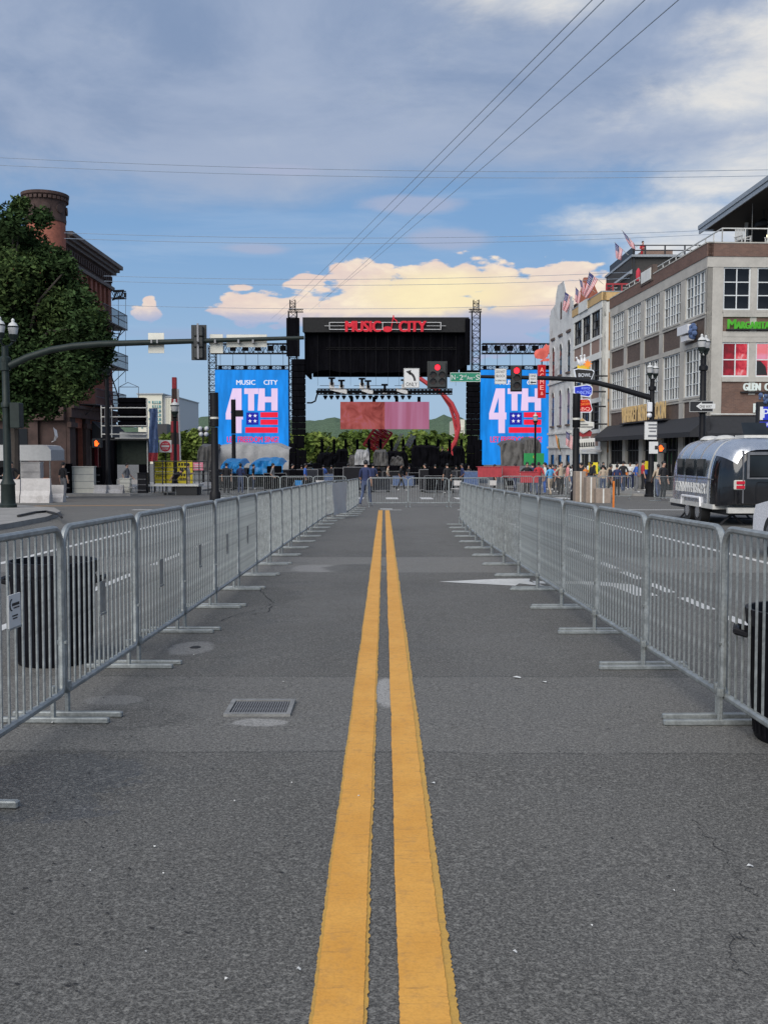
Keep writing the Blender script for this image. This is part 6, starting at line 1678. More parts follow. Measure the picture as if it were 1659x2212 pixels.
def board(t, pts, D, mat, th=.12, name='board', out=0):
    m = MB(); P = [(at(x, y, D)[0], at(x, y, D)[2]) for x, y in pts]
    ar = sum(P[i][0]*P[(i+1) % len(P)][1] - P[(i+1) % len(P)][0]*P[i][1] for i in range(len(P)))
    if ar < 0: P = P[::-1]
    m.prism(P, D - th/2 - out, D + th/2 - out); return m.build(name, M[mat], t)
def inner(pts, k):
    cx = sum(p[0] for p in pts)/len(pts); cy = sum(p[1] for p in pts)/len(pts)
    return [(cx + (x-cx)*(1 - k/ max(6, abs(x-cx)) ), cy + (y-cy)*(1 - k/max(4, abs(y-cy)))) for x, y in pts]
def shop_sign(label, pts, D, edge, face, lines, arm=None):
    c = (sum(p[0] for p in pts)/len(pts), max(p[1] for p in pts))
    q = at(c[0], c[1], D); t = T('hanging_sign', label, 'shop sign', q, 0, 'stacked shop signs on the ochre building')
    board(t, pts, D, edge, .22, 'border'); board(t, inner(pts, 1.6), D, face, .05, 'face', .10)
    for s1, x, y, w, h, mt, tl in lines:
        p = at(x, y, D); m = MB(); s_ = D/FD; text(m, s1, (p[0], D - .13, p[2]), w*s_, h*s_, 0, .02, tl); m.build('lettering', M[mt], t)
    if arm:
        m = MB(); a = at(arm[0], arm[1], D); m.cyl((a[0], D, a[2]), (a[0] + 1.0, D + .1, a[2]), .06, n=6); m.build('bracket', M['winblack'], t)
    return t
D = 76.0
t = shop_sign('black white-edged bowling sign lettered BOWL, topmost of the stacked shop signs', [(1239, 798), (1246, 796), (1280, 799), (1283, 803), (1276, 823), (1273, 828), (1244, 826)], D, 'litwhite', 'ink', [('BOWL', 1262, 810.5, 27, 7.5, 'litwhite', 0)], (1284, 812))
board(t, [(1247, 789), (1272, 790), (1272, 797), (1247, 796)], D, 'signyellow', .2, 'crest')
t = T('bowling_pins', 'white bowling pins with an orange burst on top of the bowling sign', 'sign figure', at(1258, 792, D), 0)
for i, (x, y, x1, y1) in enumerate(((1254, 790, 1244, 771), (1259, 789, 1253.5, 767), (1263, 789, 1262, 765.5))):
    a, b = Vector(at(x, y, D - .1)), Vector(at(x1, y1, D - .1)); d_ = b - a
    m = MB(); m.tube([a, a + d_*.2, a + d_*.42, a + d_*.66, a + d_*.78, a + d_*.9, b], [.09, .15, .16, .08, .07, .11, .04], 8); m.build('pin', M['pinwhite'], t, smooth=True)
m = MB(); c = at(1269, 786, D - .2); P = []
for k in range(16): P.append((c[0] + (.36 if k % 2 == 0 else .16)*math.cos(k*math.pi/8), c[2] + (.36 if k % 2 == 0 else .16)*math.sin(k*math.pi/8)))
m.prism(P, D - .25, D - .15); m.build('burst', M['signorange'], t)
shop_sign('blue sign lettered ROOFTOP DANCING in the stack of shop signs', [(1239, 835), (1268, 831), (1276, 833), (1279, 838), (1278, 852), (1272, 858), (1250, 855), (1239, 850)], D - .3, 'litwhite', 'signblue', [('ROOFTOP', 1264, 839, 18, 5, 'signblue2', -.06), ('DANCING', 1260, 848, 30, 8, 'signblue2', .06)], (1280, 846))
shop_sign('red sign lettered HOT CHICKEN BBQ in the stack of shop signs', [(1242, 862), (1270, 861), (1274, 864), (1279, 886), (1275, 891), (1246, 891), (1242, 886)], D - .1, 'litwhite', 'signred', [('HOT', 1263, 866.5, 14, 4.2, 'signorange', .08), ('CHICKEN', 1262, 873, 21, 5, 'signorange', .08), ('BBQ', 1260, 884, 26, 8.5, 'signpink', .02)], (1280, 878))
t = shop_sign('white scalloped sign with a red ribbon in the stack of shop signs', [(1248, 910), (1258, 904), (1266, 910), (1282, 912), (1282, 924), (1268, 930), (1259, 935), (1250, 930), (1246, 922)], D, 'pinwhite', 'cream', [('LISTENING', 1264, 917, 24, 3, 'trussgrey', 0), ('ROOM', 1264, 922.5, 20, 3, 'trussgrey', 0)][:0], (1283, 916))
board(t, [(1247, 930), (1259, 937), (1268, 932), (1273, 928), (1278, 934), (1275, 943), (1266, 942), (1258, 944), (1246, 940)], D + .15, 'redcloth', .1, 'ribbon')
board(t, [(1249, 909), (1257, 903), (1263, 909)], D - .2, 'ochre', .1, 'crest')
m = MB()
for y, x0_, x1_ in ((917, 1250, 1270), (922, 1252, 1280)): a, b = at(x0_, y + 1, D - .14), at(x1_, y - 1, D - .14); m.bx(a[0], b[0], D - .16, D - .14, a[2], b[2])
m.build('print', M['trussgrey'], t)
t = shop_sign('white awning sign with dark letters under the stacked shop signs', [(1246, 949), (1284, 946), (1284, 969), (1247, 971)], 75, 'pinwhite', 'cream', [])
for k in range(7):
    m = MB(); q = at(1250 + k*5, 961 - k*.25, 74.87); m.bx(q[0], q[0] + .10, 74.84, 74.87, q[2] - .16, q[2] + .16); m.bx(q[0] + .101, q[0] + .14, 74.84, 74.87, q[2] - .16, q[2] - .10); m.build('print', M['ink'], t)
# vertical red sign beyond
D = 97.0
t = T('vertical_sign', 'tall narrow red lit sign lettered ACME before the right screen', 'shop sign', at(1170, 860, D), 0)
board(t, [(1161, 788), (1178, 788), (1178, 860), (1161, 860)], D, 'redsteel', .3, 'border'); board(t, [(1162.6, 789.6), (1176.4, 789.6), (1176.4, 858.4), (1162.6, 858.4)], D, 'signred', .06, 'face', .14)
for s1, y in (('A', 799), ('C', 812), ('M', 825), ('E', 837.5), ('&', 850)):
    p = at(1169.5, y, D); m = MB(); text(m, s1, (p[0], D - .18, p[2]), (8 if s1 != '&' else 6)*D/FD, (9.5 if s1 != '&' else 7)*D/FD, 0, .03); m.build('lettering', M['signpink'], t)
for y in (805, 850):
    m = MB(); a = at(1178, y, D); m.cyl((a[0], D, a[2]), (a[0] + 1, D + .3, a[2]), .07, n=6); m.build('bracket', M['winblack'], t)
t = T('sign_figure', 'glowing coral red bird figure on a post above the vertical red sign', 'sign figure', at(1170, 788, D), 0)
m = MB(); c = at(1170, 764, D); m.ball(c, .62, 12, 9, (1, .6, .85)); m.ball((c[0] + .42, D, c[2] + .35), .42, 10, 8, (.8, .6, 1.1)); m.ball((c[0] - .38, D, c[2] - .05), .45, 10, 8, (.8, .6, 1.0))
m.prism([(c[0] + .1, c[2] + .5), (c[0] + .75, c[2] + .55), (c[0] + .75, c[2] + .9), (c[0] + .55, c[2] + .75), (c[0] + .4, c[2] + .95), (c[0] + .25, c[2] + .75)], D - .1, D + .1)
m.prism([(c[0] - .2, c[2] - .75), (c[0] + .75, c[2] - .7), (c[0] + .9, c[2] - .5), (c[0] + .2, c[2] - .45)], D - .15, D + .15); m.build('figure', M['coral'], t, smooth=True)
m = MB(); m.cyl(at(1170, 790, D), at(1170, 778, D), .07, n=6); m.build('post', M['winblack'], t)
# parking sign at the right edge
D = 47.0
t = T('parking_sign', 'blue and white parking sign on a dark board at the right edge', 'sign', at(1650, 935, D), 0)
a, b = at(1634, 1000, D), at(1700, 868, D)
m = MB(); m.bx(a[0], b[0], D, D + .3, az_(935, D), b[2]); m.build('board', M['ink'], t)
m = MB(); m.bx(ax(1655, D), ax(1662, D), D + .05, D + .25, gz(D), az_(935, D)); m.build('post', M['black_pole'], t)
for (xa, xb, ya, yb, mt) in ((1637, 1643.5, 878.5, 907, 'pinwhite'), (1644, 1692, 878.5, 907, 'signblue'), (1637, 1692, 911, 923, 'signblue')):
    m = MB(); m.bx(ax(xa, D), ax(xb, D), D - .03, D - .002, az_(yb, D), az_(ya, D)); m.build('panel', M[mt], t)
for s1, x, y, w, h, tl in (('P', 1653, 893, 12, 19, .0), ('PARKING', 1665, 917, 50, 7, 0)):
    p = at(x, y, D); m = MB(); text(m, s1, (p[0], D - .04, p[2]), w*D/FD, h*D/FD, 0, .01, tl); m.build('lettering', M['litwhite'], t)
m = MB(); random.seed(3)
for k in range(40): m.ball((ax(random.uniform(1634, 1690), D), D - random.uniform(.0, .12), az_(random.uniform(846, 868), D) - .02), random.uniform(.06, .12), 6, 4)
m.build('pebbled_crest', M['bluebanner'], t)

# ------------------------------------------------------------------ silver trailer
X0, X1, Y0, Y1 = 8.42, 10.85, 24.9, 29.6
zg = gz(27); ZB = zg + .52
t = T('camper_trailer', 'polished silver rounded camper trailer with a black rear end', 'trailer', ((X0+X1)/2, 27, zg))
zt = az_(944, 25.6)
H = zt - ZB; Wd = (X1 - X0)/2; cx = (X0 + X1)/2
def section(k, sh):
    """half-round topped cross section, k shrinks it towards the ends"""
    pts = []
    for i in range(25):
        a = math.pi * i / 24
        ca, sa = math.cos(a), math.sin(a)
        x = (abs(ca) ** .52) * (1 if ca > 0 else -1) * Wd; z = (sa ** .62) * H * .985 if sa > 0 else 0
        pts.append((cx + x*k, z * (.25 + .75*k) * 1.0 + (1-k)*H*.12))
    return pts
def hull(ys, name, mat, cap0=False, cap1=False):
    m = MB(); v = []; f = []; n = 25
    for y, k in ys:
        for x, z in section(k, 0): v.append((x, y, ZB + z))
    for j in range(len(ys) - 1):
        for i in range(n - 1): f.append((j*n+i, (j+1)*n+i, (j+1)*n+i+1, j*n+i+1))
        f.append((j*n, j*n+n-1, (j+1)*n+n-1, (j+1)*n))
    if cap0: f.append(tuple(range(n)))
    if cap1: f.append(tuple((len(ys)-1)*n + i for i in range(n - 1, -1, -1)))
    m.add(v, f); return m.build(name, mat, t, smooth=True)
end = [(0, .60), (.06, .72), (.14, .81), (.26, .89), (.42, .95), (.62, .985), (.85, 1.0)]
body = hull([(Y0 + .75, .9995), (Y0 + 1.6, 1), (Y0 + 2.6, 1), (Y1 - .95, 1)] , 'body', M['chrome'])
hull([(Y1 - .95, 1)] + [(Y1 - a, k) for a, k in reversed(end)], 'front_cap', M['chrome'], False, True)
hull([(Y0 + a, k) for a, k in end] , 'rear_cap', M['trailerblack'], True, False)
hull([(Y0 + .86, 1.004), (Y0 + 1.0, 1.004)], 'seam_band', M['rail'])
# pale upper shell over the rear cap
m = MB(); v = []; f = []; n = 0
rows = [(Y0 + a - .012*(1-k)*8, k*1.006) for a, k in end[1:]]
for y, k in rows:
    sec = section(k, 0)[5:20]; n = len(sec)
    for x, z in sec: v.append((x, y - .012, ZB + z + .006))
for j in range(len(rows) - 1):
    for i in range(n - 1): f.append((j*n+i, (j+1)*n+i, (j+1)*n+i+1, j*n+i+1))
m.add(v, f); m.build('upper_shell', M['chrome'], t, smooth=True)
yr = Y0 - .012
m = MB(); m.bv(cx - .52, cx + .72, yr - .03, yr, ZB + H*.42, ZB + H*.74, .03); w_ = m.build('rear_window', M['carglass'], t)
m = MB()
for a in ((cx-.56, cx-.50, ZB + H*.40, ZB + H*.78), (cx+.70, cx+.76, ZB + H*.40, ZB + H*.78), (cx-.50, cx+.70, ZB + H*.74, ZB + H*.78), (cx-.50, cx+.70, ZB + H*.40, ZB + H*.42)): m.bx(a[0], a[1], yr - .04, yr - .001, a[2], a[3])
m.build('frame', M['trussgrey'], w_)
m = MB(); m.bx(cx - .66, cx - .63, yr - .02, yr + .06, ZB + .1, ZB + H*.80); m.build('door_edge', M['trussgrey'], t)
for sx in (-1, 1):
    X = cx + sx*Wd*.60
    m = MB(); m.bv(X - .14, X + .14, yr - .02, yr + .05, ZB + H*.245, ZB + H*.385, .02); tl = m.build('tail_light', M['alu'], t)
    for z0 in (.262, .325):
        m = MB(); m.bv(X - .09, X + .12, yr - .04, yr - .021, ZB + H*z0, ZB + H*(z0 + .045), .006); m.build('lens', M['tailred'], tl)
m = MB(); m.bx(X0 - .012, X1 + .012, Y0 + .5, Y1 - .4, ZB - .08, ZB + .04); m.build('belly_rail', M['rail'], t)
m = MB(); m.bx(X0 + .25, X1 - .25, Y0 + .1, Y0 + .22, ZB - .16, ZB - .02); m.build('bumper', M['rail'], t)
m = MB(); m.bx(X0 + .3, X1 - .3, Y0 + .3, Y1 + .6, ZB - .22, ZB - .081); m.build('chassis', M['ink'], t)
# side windows, panel seams, door
xs_ = X0 - .006
def side_z(z): return ZB + H*z
m = MB()
for y in (Y0 + 1.9, Y0 + 2.9, Y1 - 1.0): 
    pts = [(x - .006 if x < cx else x, y, ZB + z + .004) for x, z in section(1, 0)[12:]]
    m.tube(pts, .012, 4)
m.build('panel_seams', M['trussgrey'], t, kind='stuff')
for ya, yb in ((Y0 + 1.25, Y0 + 1.8), (Y0 + 2.05, Y0 + 2.8), (Y1 - 1.6, Y1 - 1.1)):
    m = MB(); m.bx(xs_ - .02, xs_ + .05, ya, yb, side_z(.42), side_z(.68)); m.build('side_window', M['carglass'], t)
m = MB(); m.bx(xs_ - .012, xs_, Y0 + .5, Y1 - .6, side_z(.38), side_z(.395)); m.build('belt_line', M['trussgrey'], t)
for i, (s1, ya, yb) in enumerate((('TENN', Y1 - 1.9, Y1 - .9), ('WHISKEY', Y0 + 1.05, Y0 + 2.75))):
    m = MB(); text(m, s1, (xs_ + .0, (ya+yb)/2, side_z(.24)), yb - ya, .27, R(-90), .02); m.build('lettering', M['signwhite'], t)
for y in (Y0 + 1.85, Y0 + 2.75):
    m = MB(); m.cyl((X0 + .04, y, zg + .31), (X0 + .28, y, zg + .31), .31, n=20); w_ = m.build('wheel', M['rubber'], t, smooth=True)
    m = MB(); m.cyl((X0 + .02, y, zg + .31), (X0 + .05, y, zg + .31), .17, n=14); m.build('hub', M['chrome'], w_)
m = MB(); m.tube([(X0 - .02, Y0 + 1.45, ZB - .06), (X0 - .02, Y0 + 1.5, ZB + .17), (X0 - .02, Y0 + 3.1, ZB + .17), (X0 - .02, Y0 + 3.15, ZB - .06)], .035, 6); m.build('wheel_arch', M['pinwhite'], t)
for y in (Y0 + .55, Y1 - .7):
    for X in (X0 + .5, X1 - .5):
        m = MB()
        for s_ in (-1, 1): m.cyl((X, y + s_*.02, ZB - .2), (X + s_*.30, y + s_*.02, gz(y) + .02), .03, n=5)
        m.bx(X - .34, X + .34, y - .09, y + .09, gz(y) + .004, gz(y) + .03); m.build('jack_stand', M['ink'], t)
for y, x_ in ((Y0 + 2.2, cx - .35), (Y0 + 3.4, cx - .35)):
    m = MB(); m.lathe([(.30, 0), (.30, .03), (.2, .10), (.05, .12)], (x_, y, ZB + H*.975), 12); m.build('roof_vent', M['rail'], t, smooth=True)
m = MB(); m.bx(cx - .2, cx + .5, Y0 + 1.2, Y0 + 1.9, ZB + H*.985, ZB + H + .06); m.build('roof_hatch', M['rail'], t)
m = MB(); m.add([(cx - .2, Y0 + 1.25, ZB + H + .07), (cx + .45, Y0 + 1.25, ZB + H + .07), (cx + .5, Y0 + 1.6, ZB + H + .40), (cx - .15, Y0 + 1.6, ZB + H + .40)], [(0, 1, 2, 3)]); m.build('hatch_lid', M['carglass'], t)
m = MB(); m.cyl((cx - .4, Y1 - .1, ZB - .12), (cx, Y1 + 1.3, ZB - .12), .05); m.cyl((cx + .4, Y1 - .1, ZB - .12), (cx, Y1 + 1.3, ZB - .12), .05); m.cyl((cx, Y1 + 1.25, ZB - .1), (cx, Y1 + 1.25, gz(31) + .01), .04); m.build('tow_bar', M['ink'], t)

# ------------------------------------------------------------------ cars
def car(label, loc, rz, paint_, L=4.6, Wc=1.82, Hc=1.62):
    t = T('parked_car', label, 'car', loc, rz)
    side = [(-L/2, .35), (-L/2 + .02, .62), (-L/2 + .12, .82), (-L*.26, .98), (-L*.22, 1.0), (-L*.10, Hc - .06), (L*.06, Hc), (L*.30, Hc - .08), (L*.43, 1.02), (L/2 - .03, .92), (L/2, .55), (L/2 - .03, .32)]
    m = MB(); v = []; f = []; n = len(side)
    ws = [(-1, .90), (-.93, 1), (.93, 1), (1, .90)]
    for wy, k in ws:
        for x, z in side:
            tuck = 1 - max(0, (z - .95))*.28
            v.append((x*(.985 if k < 1 else 1), wy*Wc/2*tuck, z if k == 1 else z*.985 + .005))
    for j in range(3):
        for i in range(n): f.append((j*n+i, j*n+(i+1) % n, (j+1)*n+(i+1) % n, (j+1)*n+i))
    f += [tuple(range(n - 1, -1, -1)), tuple(3*n + i for i in range(n))]
    m.add(v, f); m.build('body', paint_, t, local=True, smooth=True)
    for a, b in ((4, 5), (7, 8)):
        (xa, za), (xb, zb) = side[a], side[b]; m = MB()
        o = .012; w0 = Wc/2*.86; w1 = Wc/2*.76
        if a == 7: xa, za, xb, zb = xb, zb, xa, za
        s_ = -1 if a == 4 else 1
        m.add([(xa + s_*o, -w0, za + o), (xa + s_*o, w0, za + o), (xb + s_*o, w1, zb - .02), (xb + s_*o, -w1, zb - .02)], [(0, 1, 2, 3) if a == 7 else (3, 2, 1, 0)])
        m.build('windscreen' if a == 4 else 'rear_window', M['carglass'], t, local=True)
    for s_ in (-1, 1):
        m = MB(); y = s_*Wc/2*.915
        for P in ([(-L*.17, 1.02), (L*.03, 1.02), (L*.03, Hc - .15), (-L*.085, Hc - .17)], [(L*.05, 1.02), (L*.36, 1.04), (L*.26, Hc - .19), (L*.05, Hc - .15)]):
            tk = lambda z: s_*(Wc/2*(1 - max(0, z - .95)*.28) + .006)
            m.add([(x, tk(z), z) for x, z in P], [(0, 1, 2, 3) if s_ < 0 else (3, 2, 1, 0)])
        m.build('side_window', M['carglass'], t, local=True)
        for x in (-L*.31, L*.29):
            m = MB(); m.cyl((x, s_*(Wc/2 - .20), .33), (x, s_*(Wc/2 + .012), .33), .34, n=22); w_ = m.build('wheel', M['rubber'], t, local=True, smooth=True)
            m = MB(); m.cyl((x, s_*(Wc/2 + .0), .33), (x, s_*(Wc/2 + .022), .33), .21, n=16); m.build('rim', M['trussgrey'], w_, local=True)
        m = MB(); m.bv(-L/2 + .01, -L/2 + .2, s_*.62 - .2, s_*.62 + .2, .62, .76, .03); m.build('headlight', M['lampglass'], t, local=True)
        m = MB(); m.bv(L/2 - .12, L/2 + .012, s_*.72 - .13, s_*.72 + .13, .70, .96, .02); m.build('tail_light', M['tailred'], t, local=True)
        m = MB(); m.bv(-L*.20, -L*.16, s_*(Wc/2 + .10) - .09, s_*(Wc/2 + .10) + .09, 1.0, 1.14, .02); m.build('mirror', M['ink'], t, local=True)
    m = MB(); m.bv(-L/2 - .03, -L/2 + .1, -.7, .7, .36, .56, .03); m.build('bumper', M['ink'], t, local=True)
    return t
car('white car at the right edge of the photo with only its front corner in view', (7.22, 14.7, gz(15)), R(-90), M['carwhite'])
# ------------------------------------------------------------------ left side of the far junction
# black speaker box hung above a railed platform, with dark sheeted lower half
D = 57.0
t = T('box_tower', 'railed scaffold tower with black sheeted base and a black box on top', 'scaffold tower', (ax(270, D), D, gz(D)))
xa, xb = ax(222, D), ax(320, D)
m = MB(); m.bv(ax(221, D), ax(251, D), D - .2, D + .4, gz(D) + .08, az_(945, D), .04); m.build('side_sheet', M['stageblack'], t)
m = MB(); m.bx(ax(251.2, D), ax(322, D), D + .3, D + .4, az_(1004, D), az_(950, D)); m.build('mesh_sheet', M['mesh_dark'], t)
m = MB(); m.bx(ax(300, D), ax(322, D), D + .1, D + .29, gz(D) + .1, az_(1003, D)); m.build('side_sheet', M['stageblack'], t)
for k in range(5):
    ya = 857.5 + k*13
    m = MB(); m.bv(ax(251.5, D), ax(311.5, D), D + .5, D + 1.2, az_(ya + 12.4, D), az_(ya, D), .05); m.build('speaker', M['stageblack'], t)
for y in (881, 900.5, 920, 938, 947):
    m = MB(); m.cyl((xa, D, az_(y, D)), (xb, D, az_(y, D)), .035, n=6); m.build('rail', M['rail'], t)
for x in (222, 238, 244, 320):
    m = MB(); m.cyl((ax(x, D), D + .02, gz(D) if x in (222, 320) else az_(947, D)), (ax(x, D), D + .02, az_(876 if x < 300 else 862, D)), .035, n=6); m.build('upright', M['rail'], t)
m = MB(); m.bx(ax(248, D), ax(306, D), D + 1.3, D + 1.5, az_(945, D), az_(932, D)); m.build('pale_panel', M['whitetarp'], t)
m = MB(); m.bx(xa - .2, xb + .2, D - .25, D + 1.3, az_(951, D), az_(947.5, D)); m.build('platform', M['ink'], t)
m = MB(); m.lathe([(.16, 0), (.16, .9)], (ax(236, D), D - .1, az_(918, D)), 8); m.build('canister', M['trussgrey'], t)
# long blue and red banner hung from its corner
m = MB(); v = []; f = []; D = 56.6
for j in range(13):
    for i in range(7):
        q = at(322.5 + i*3.2 + .7*math.sin(j*.9), 882 + j*9.6, D); v.append((q[0], D + .10*math.sin(i*1.7 + j*.5), q[2]))
for j in range(12):
    for i in range(6): f.append((j*7+i, j*7+i+1, (j+1)*7+i+1, (j+1)*7+i)); m.mi.append(1 if j >= 10 else 0)
m.v = v; m.f = f
one(m, 'hanging_banner', [M['bluebanner'], M['redcloth']], 'creased blue banner with a red foot hung at the corner of the box tower', 'banner', at(332, 1000, D), smooth=True)
# red and white mast
D = 70.0; px = ax(380, D)
t = T('striped_mast', 'tall red mast with a white side strip behind the lamp post', 'mast', (px, D, gz(D)))
zs = [815, 840, 862, 885, 910, 935, 960, 1000]
for k in range(7):
    m = MB(); w = .15 + .028*k; m.bv(px - w, px + w, D - .15, D + .15, az_(zs[k+1], D) + .004, az_(zs[k], D), .02)
    m.build('mast_section', M['redcloth'] if k % 2 == 0 else M['brownstone'], t)
m = MB(); m.tube([at(384, 840, D), at(386, 900, D), at(388, 950, D), at(389, 1000, D)], .10, 6); m.build('side_strip', M['pinksign'] if False else M['whitetarp'], t)
# signs and rails
def sheet_sign(label, x0, x1, y0, y1, D, mat, lines, name='notice_board', cat='sign'):
    t, a, b = plate(name, label, cat, x0, x1, y0, y1, D, M[mat], None, .02)
    for s1, x, y, w, h, mt in lines: sign_text(t, s1, x, y, D, w, h, mt, .024)
    for x in (x0 + 3, x1 - 3):
        m = MB(); m.cyl((ax(x, D), D + .05, gz(D)), (ax(x, D), D + .05, a[2] + .2), .03, n=5); m.build('leg', M['galv'], t)
    return t
sheet_sign('yellow sign reading SIDEWALK OPEN beside the box tower', 333, 374.5, 995, 1018, 59, 'yellowsign', [('SIDEWALK', 353, 1003, 36, 6.2, 'ink'), ('OPEN', 352, 1011.5, 18, 6.2, 'ink')])
sheet_sign('yellow sign reading HARD, below the sidewalk sign', 333, 374.5, 1019, 1044, 59, 'yellowsign', [('HARD', 350, 1027, 22, 6.6, 'ink')])
sheet_sign('wider yellow sign with black print, right of the sidewalk sign', 380, 416.5, 995, 1045, 59, 'yellowsign', [])
for y, x0_, w_ in ((1003, 386, 24), (1013, 389, 20), (1026, 386, 22), (1035, 389, 14)):
    for k in range(4):
        m = MB(); a_, b_ = at(x0_ + k*w_/4, y + 3, 58.97), at(x0_ + k*w_/4 + w_/6, y - 3, 58.97); m.bx(a_[0], b_[0], 58.966, 58.974, a_[2], b_[2]); m.build('print', M['ink'], t)
t = sheet_sign('small pink sign with pale print on the railing', 418, 439, 999, 1016, 58, 'pinksign', [])
for y in (1003, 1007.5, 1012):
    m = MB(); m.bx(ax(421, 58), ax(436, 58), 57.97, 57.975, az_(y + .6, 58), az_(y - .6, 58)); m.build('print', M['signwhite'], t)
D = 58.5; p = at(358, 964, D)
t = T('no_entry_sign', 'round red no entry sign on a white square plate', 'road sign', (p[0], D, gz(D)))
m = MB(); m.bv(p[0]-.36, p[0]+.36, D-.012, D+.012, p[2]-.36, p[2]+.36, .005); m.build('plate', M['signwhite'], t)
m = MB(); m.cyl((p[0], D - .014, p[2]), (p[0], D - .02, p[2]), .31, n=24); m.build('disc', M['flagred'], t)
m = MB(); m.bx(p[0]-.23, p[0]+.23, D-.026, D-.021, p[2]-.055, p[2]+.055); m.build('bar', M['signwhite'], t)
m = MB(); text(m, 'DO NOT', (p[0], D-.022, p[2]+.16), .36, .08, 0, .004); text(m, 'ENTER', (p[0], D-.022, p[2]-.16), .34, .08, 0, .004); m.build('lettering', M['signwhite'], t)
m = MB(); m.cyl((p[0], D + .03, gz(D)), (p[0], D + .03, p[2] + .3), .035, n=6); m.build('post', M['black_pole'], t)
t = T('railed_platform', 'low railed work platform in front of the yellow signs', 'platform', (ax(392, 55), 55, gz(55)))
D = 55.0
for y, r in ((996.5, .03), (1010.5, .02), (1024, .02), (1037, .02)):
    m = MB(); m.cyl((ax(334, D), D, az_(y, D)), (ax(450, D), D, az_(y, D)), r, n=5); m.build('rail', M['winblack'], t)
for x in (334, 352, 404, 431, 450):
    m = MB(); m.cyl((ax(x, D), D + .02, gz(D)), (ax(x, D), D + .02, az_(994, D)), .032, n=5); m.build('post', M['winblack'], t)
m = MB(); m.bx(ax(324, D), ax(432, D), D - .4, D + 1.2, az_(1050, D), az_(1046, D)); m.build('deck', M['rail'], t)
m = MB(); m.bx(ax(384, D), ax(428, D), D - .3, D + 1.0, gz(D) + .02, az_(1052, D)); m.build('box', M['ink'], t)
for x in (328, 345, 362, 380):
    m = MB(); m.cyl((ax(x, D), D, gz(D)), (ax(x, D), D, az_(1050, D)), .03, n=5); m.build('leg', M['galv'], t)

# white plastic barriers, chairs and barrel at the left corner
def jersey(x0, x1, D, h, label, mat='jersey'):
    L_ = ax(x1, D) - ax(x0, D); X = ax(x0, D)
    m = MB(); prof = [(-.24, 0), (.24, 0), (.20, h*.28), (.10, h*.5), (.07, h), (-.07, h), (-.10, h*.5), (-.20, h*.28)]
    n = len(prof); z0 = gz(D) + (.13 if D < 37 or D > 53 else 0)
    P = [(X + xx, D + a, z0 + b) for xx in (.012, L_ - .012) for a, b in prof]
    m.add(P, [tuple(range(n - 1, -1, -1)), tuple(n + i for i in range(n))] + [(i, (i+1) % n, n + (i+1) % n, n + i) for i in range(n)])
    return one(m, 'road_barrier', M[mat], label, 'barrier', (X, D, z0), 'white plastic road barriers')
jersey(-20, 46, 43, 1.0, 'white plastic road barrier at the left edge under the tree'); jersey(47, 111, 42.6, 1.05, 'white plastic road barrier between the pole and the orange drum')
jersey(112, 140, 43.5, .75, 'short pale road barrier right of the orange drum')
jersey(204, 232, 54.2, .45, 'low pale road barrier in front of the brick shopfront, left one'); jersey(233, 268, 54.4, .45, 'low pale road barrier in front of the brick shopfront, right one')
D = 45.0; X = ax(100, D); t = T('orange_drum', 'orange traffic drum with pale bands among the white barriers', 'traffic drum', (X, D, gz(D)))
m = MB(); m.lathe([(.34, 0), (.34, .06), (.27, .07), (.25, .55), (.235, 1.0), (.12, 1.04)], (X, D, gz(D)), 14); m.build('drum', M['orange'], t, smooth=True)
for z in (.3, .66):
    m = MB(); m.lathe([(.268 - z*.03, z), (.264 - z*.03, z + .14)], (X, D, gz(D)), 14); m.build('band', M['signwhite'], t)
def fold_chair(label, x, D, z, rz, mat, group):
    t = T('folding_chair', label, 'chair', (ax(x, D), D, z), rz, group)
    m = MB(); m.bv(-.22, .22, -.22, .22, .43, .46, .01); m.build('seat', mat, t, local=True)
    m = MB(); m.bv(-.22, .22, .22, .25, .60, .86, .01); m.build('backrest', mat, t, local=True)
    for s_ in (-1, 1):
        m = MB(); m.tube([(s_*.22, -.28, 0), (s_*.22, .23, .88)], .013, 5); m.build('leg', M['galv'], t, local=True)
        m = MB(); m.tube([(s_*.20, .26, 0), (s_*.20, -.15, .45)], .013, 5); m.build('leg', M['galv'], t, local=True)
    return t
random.seed(8)
ch0 = fold_chair('white folding chair behind the barriers at the left edge', 8, 47.5, gz(47.5), R(10), M['jersey'], 'white folding chairs at the left corner')
for i, (x, D, r, lab) in enumerate(((34, 47, -20, 'white folding chair just right of the left pole foot'), (64, 46.5, 15, 'white folding chair behind the middle white barrier'), (90, 46.8, -8, 'white folding chair left of the orange drum'),
        (168, 55.2, 4, 'white folding chair before the doorway, left one'), (186, 55.4, -6, 'white folding chair before the doorway, right one'), (262, 55.6, 12, 'white folding chair under the black box tower'), (288, 55, -14, 'white folding chair beside the mesh sheet of the tower'))):
    dup(ch0, (ax(x, D), D, gz(D) + (.13 if D > 53 and x < 200 else 0)), R(r), lab)
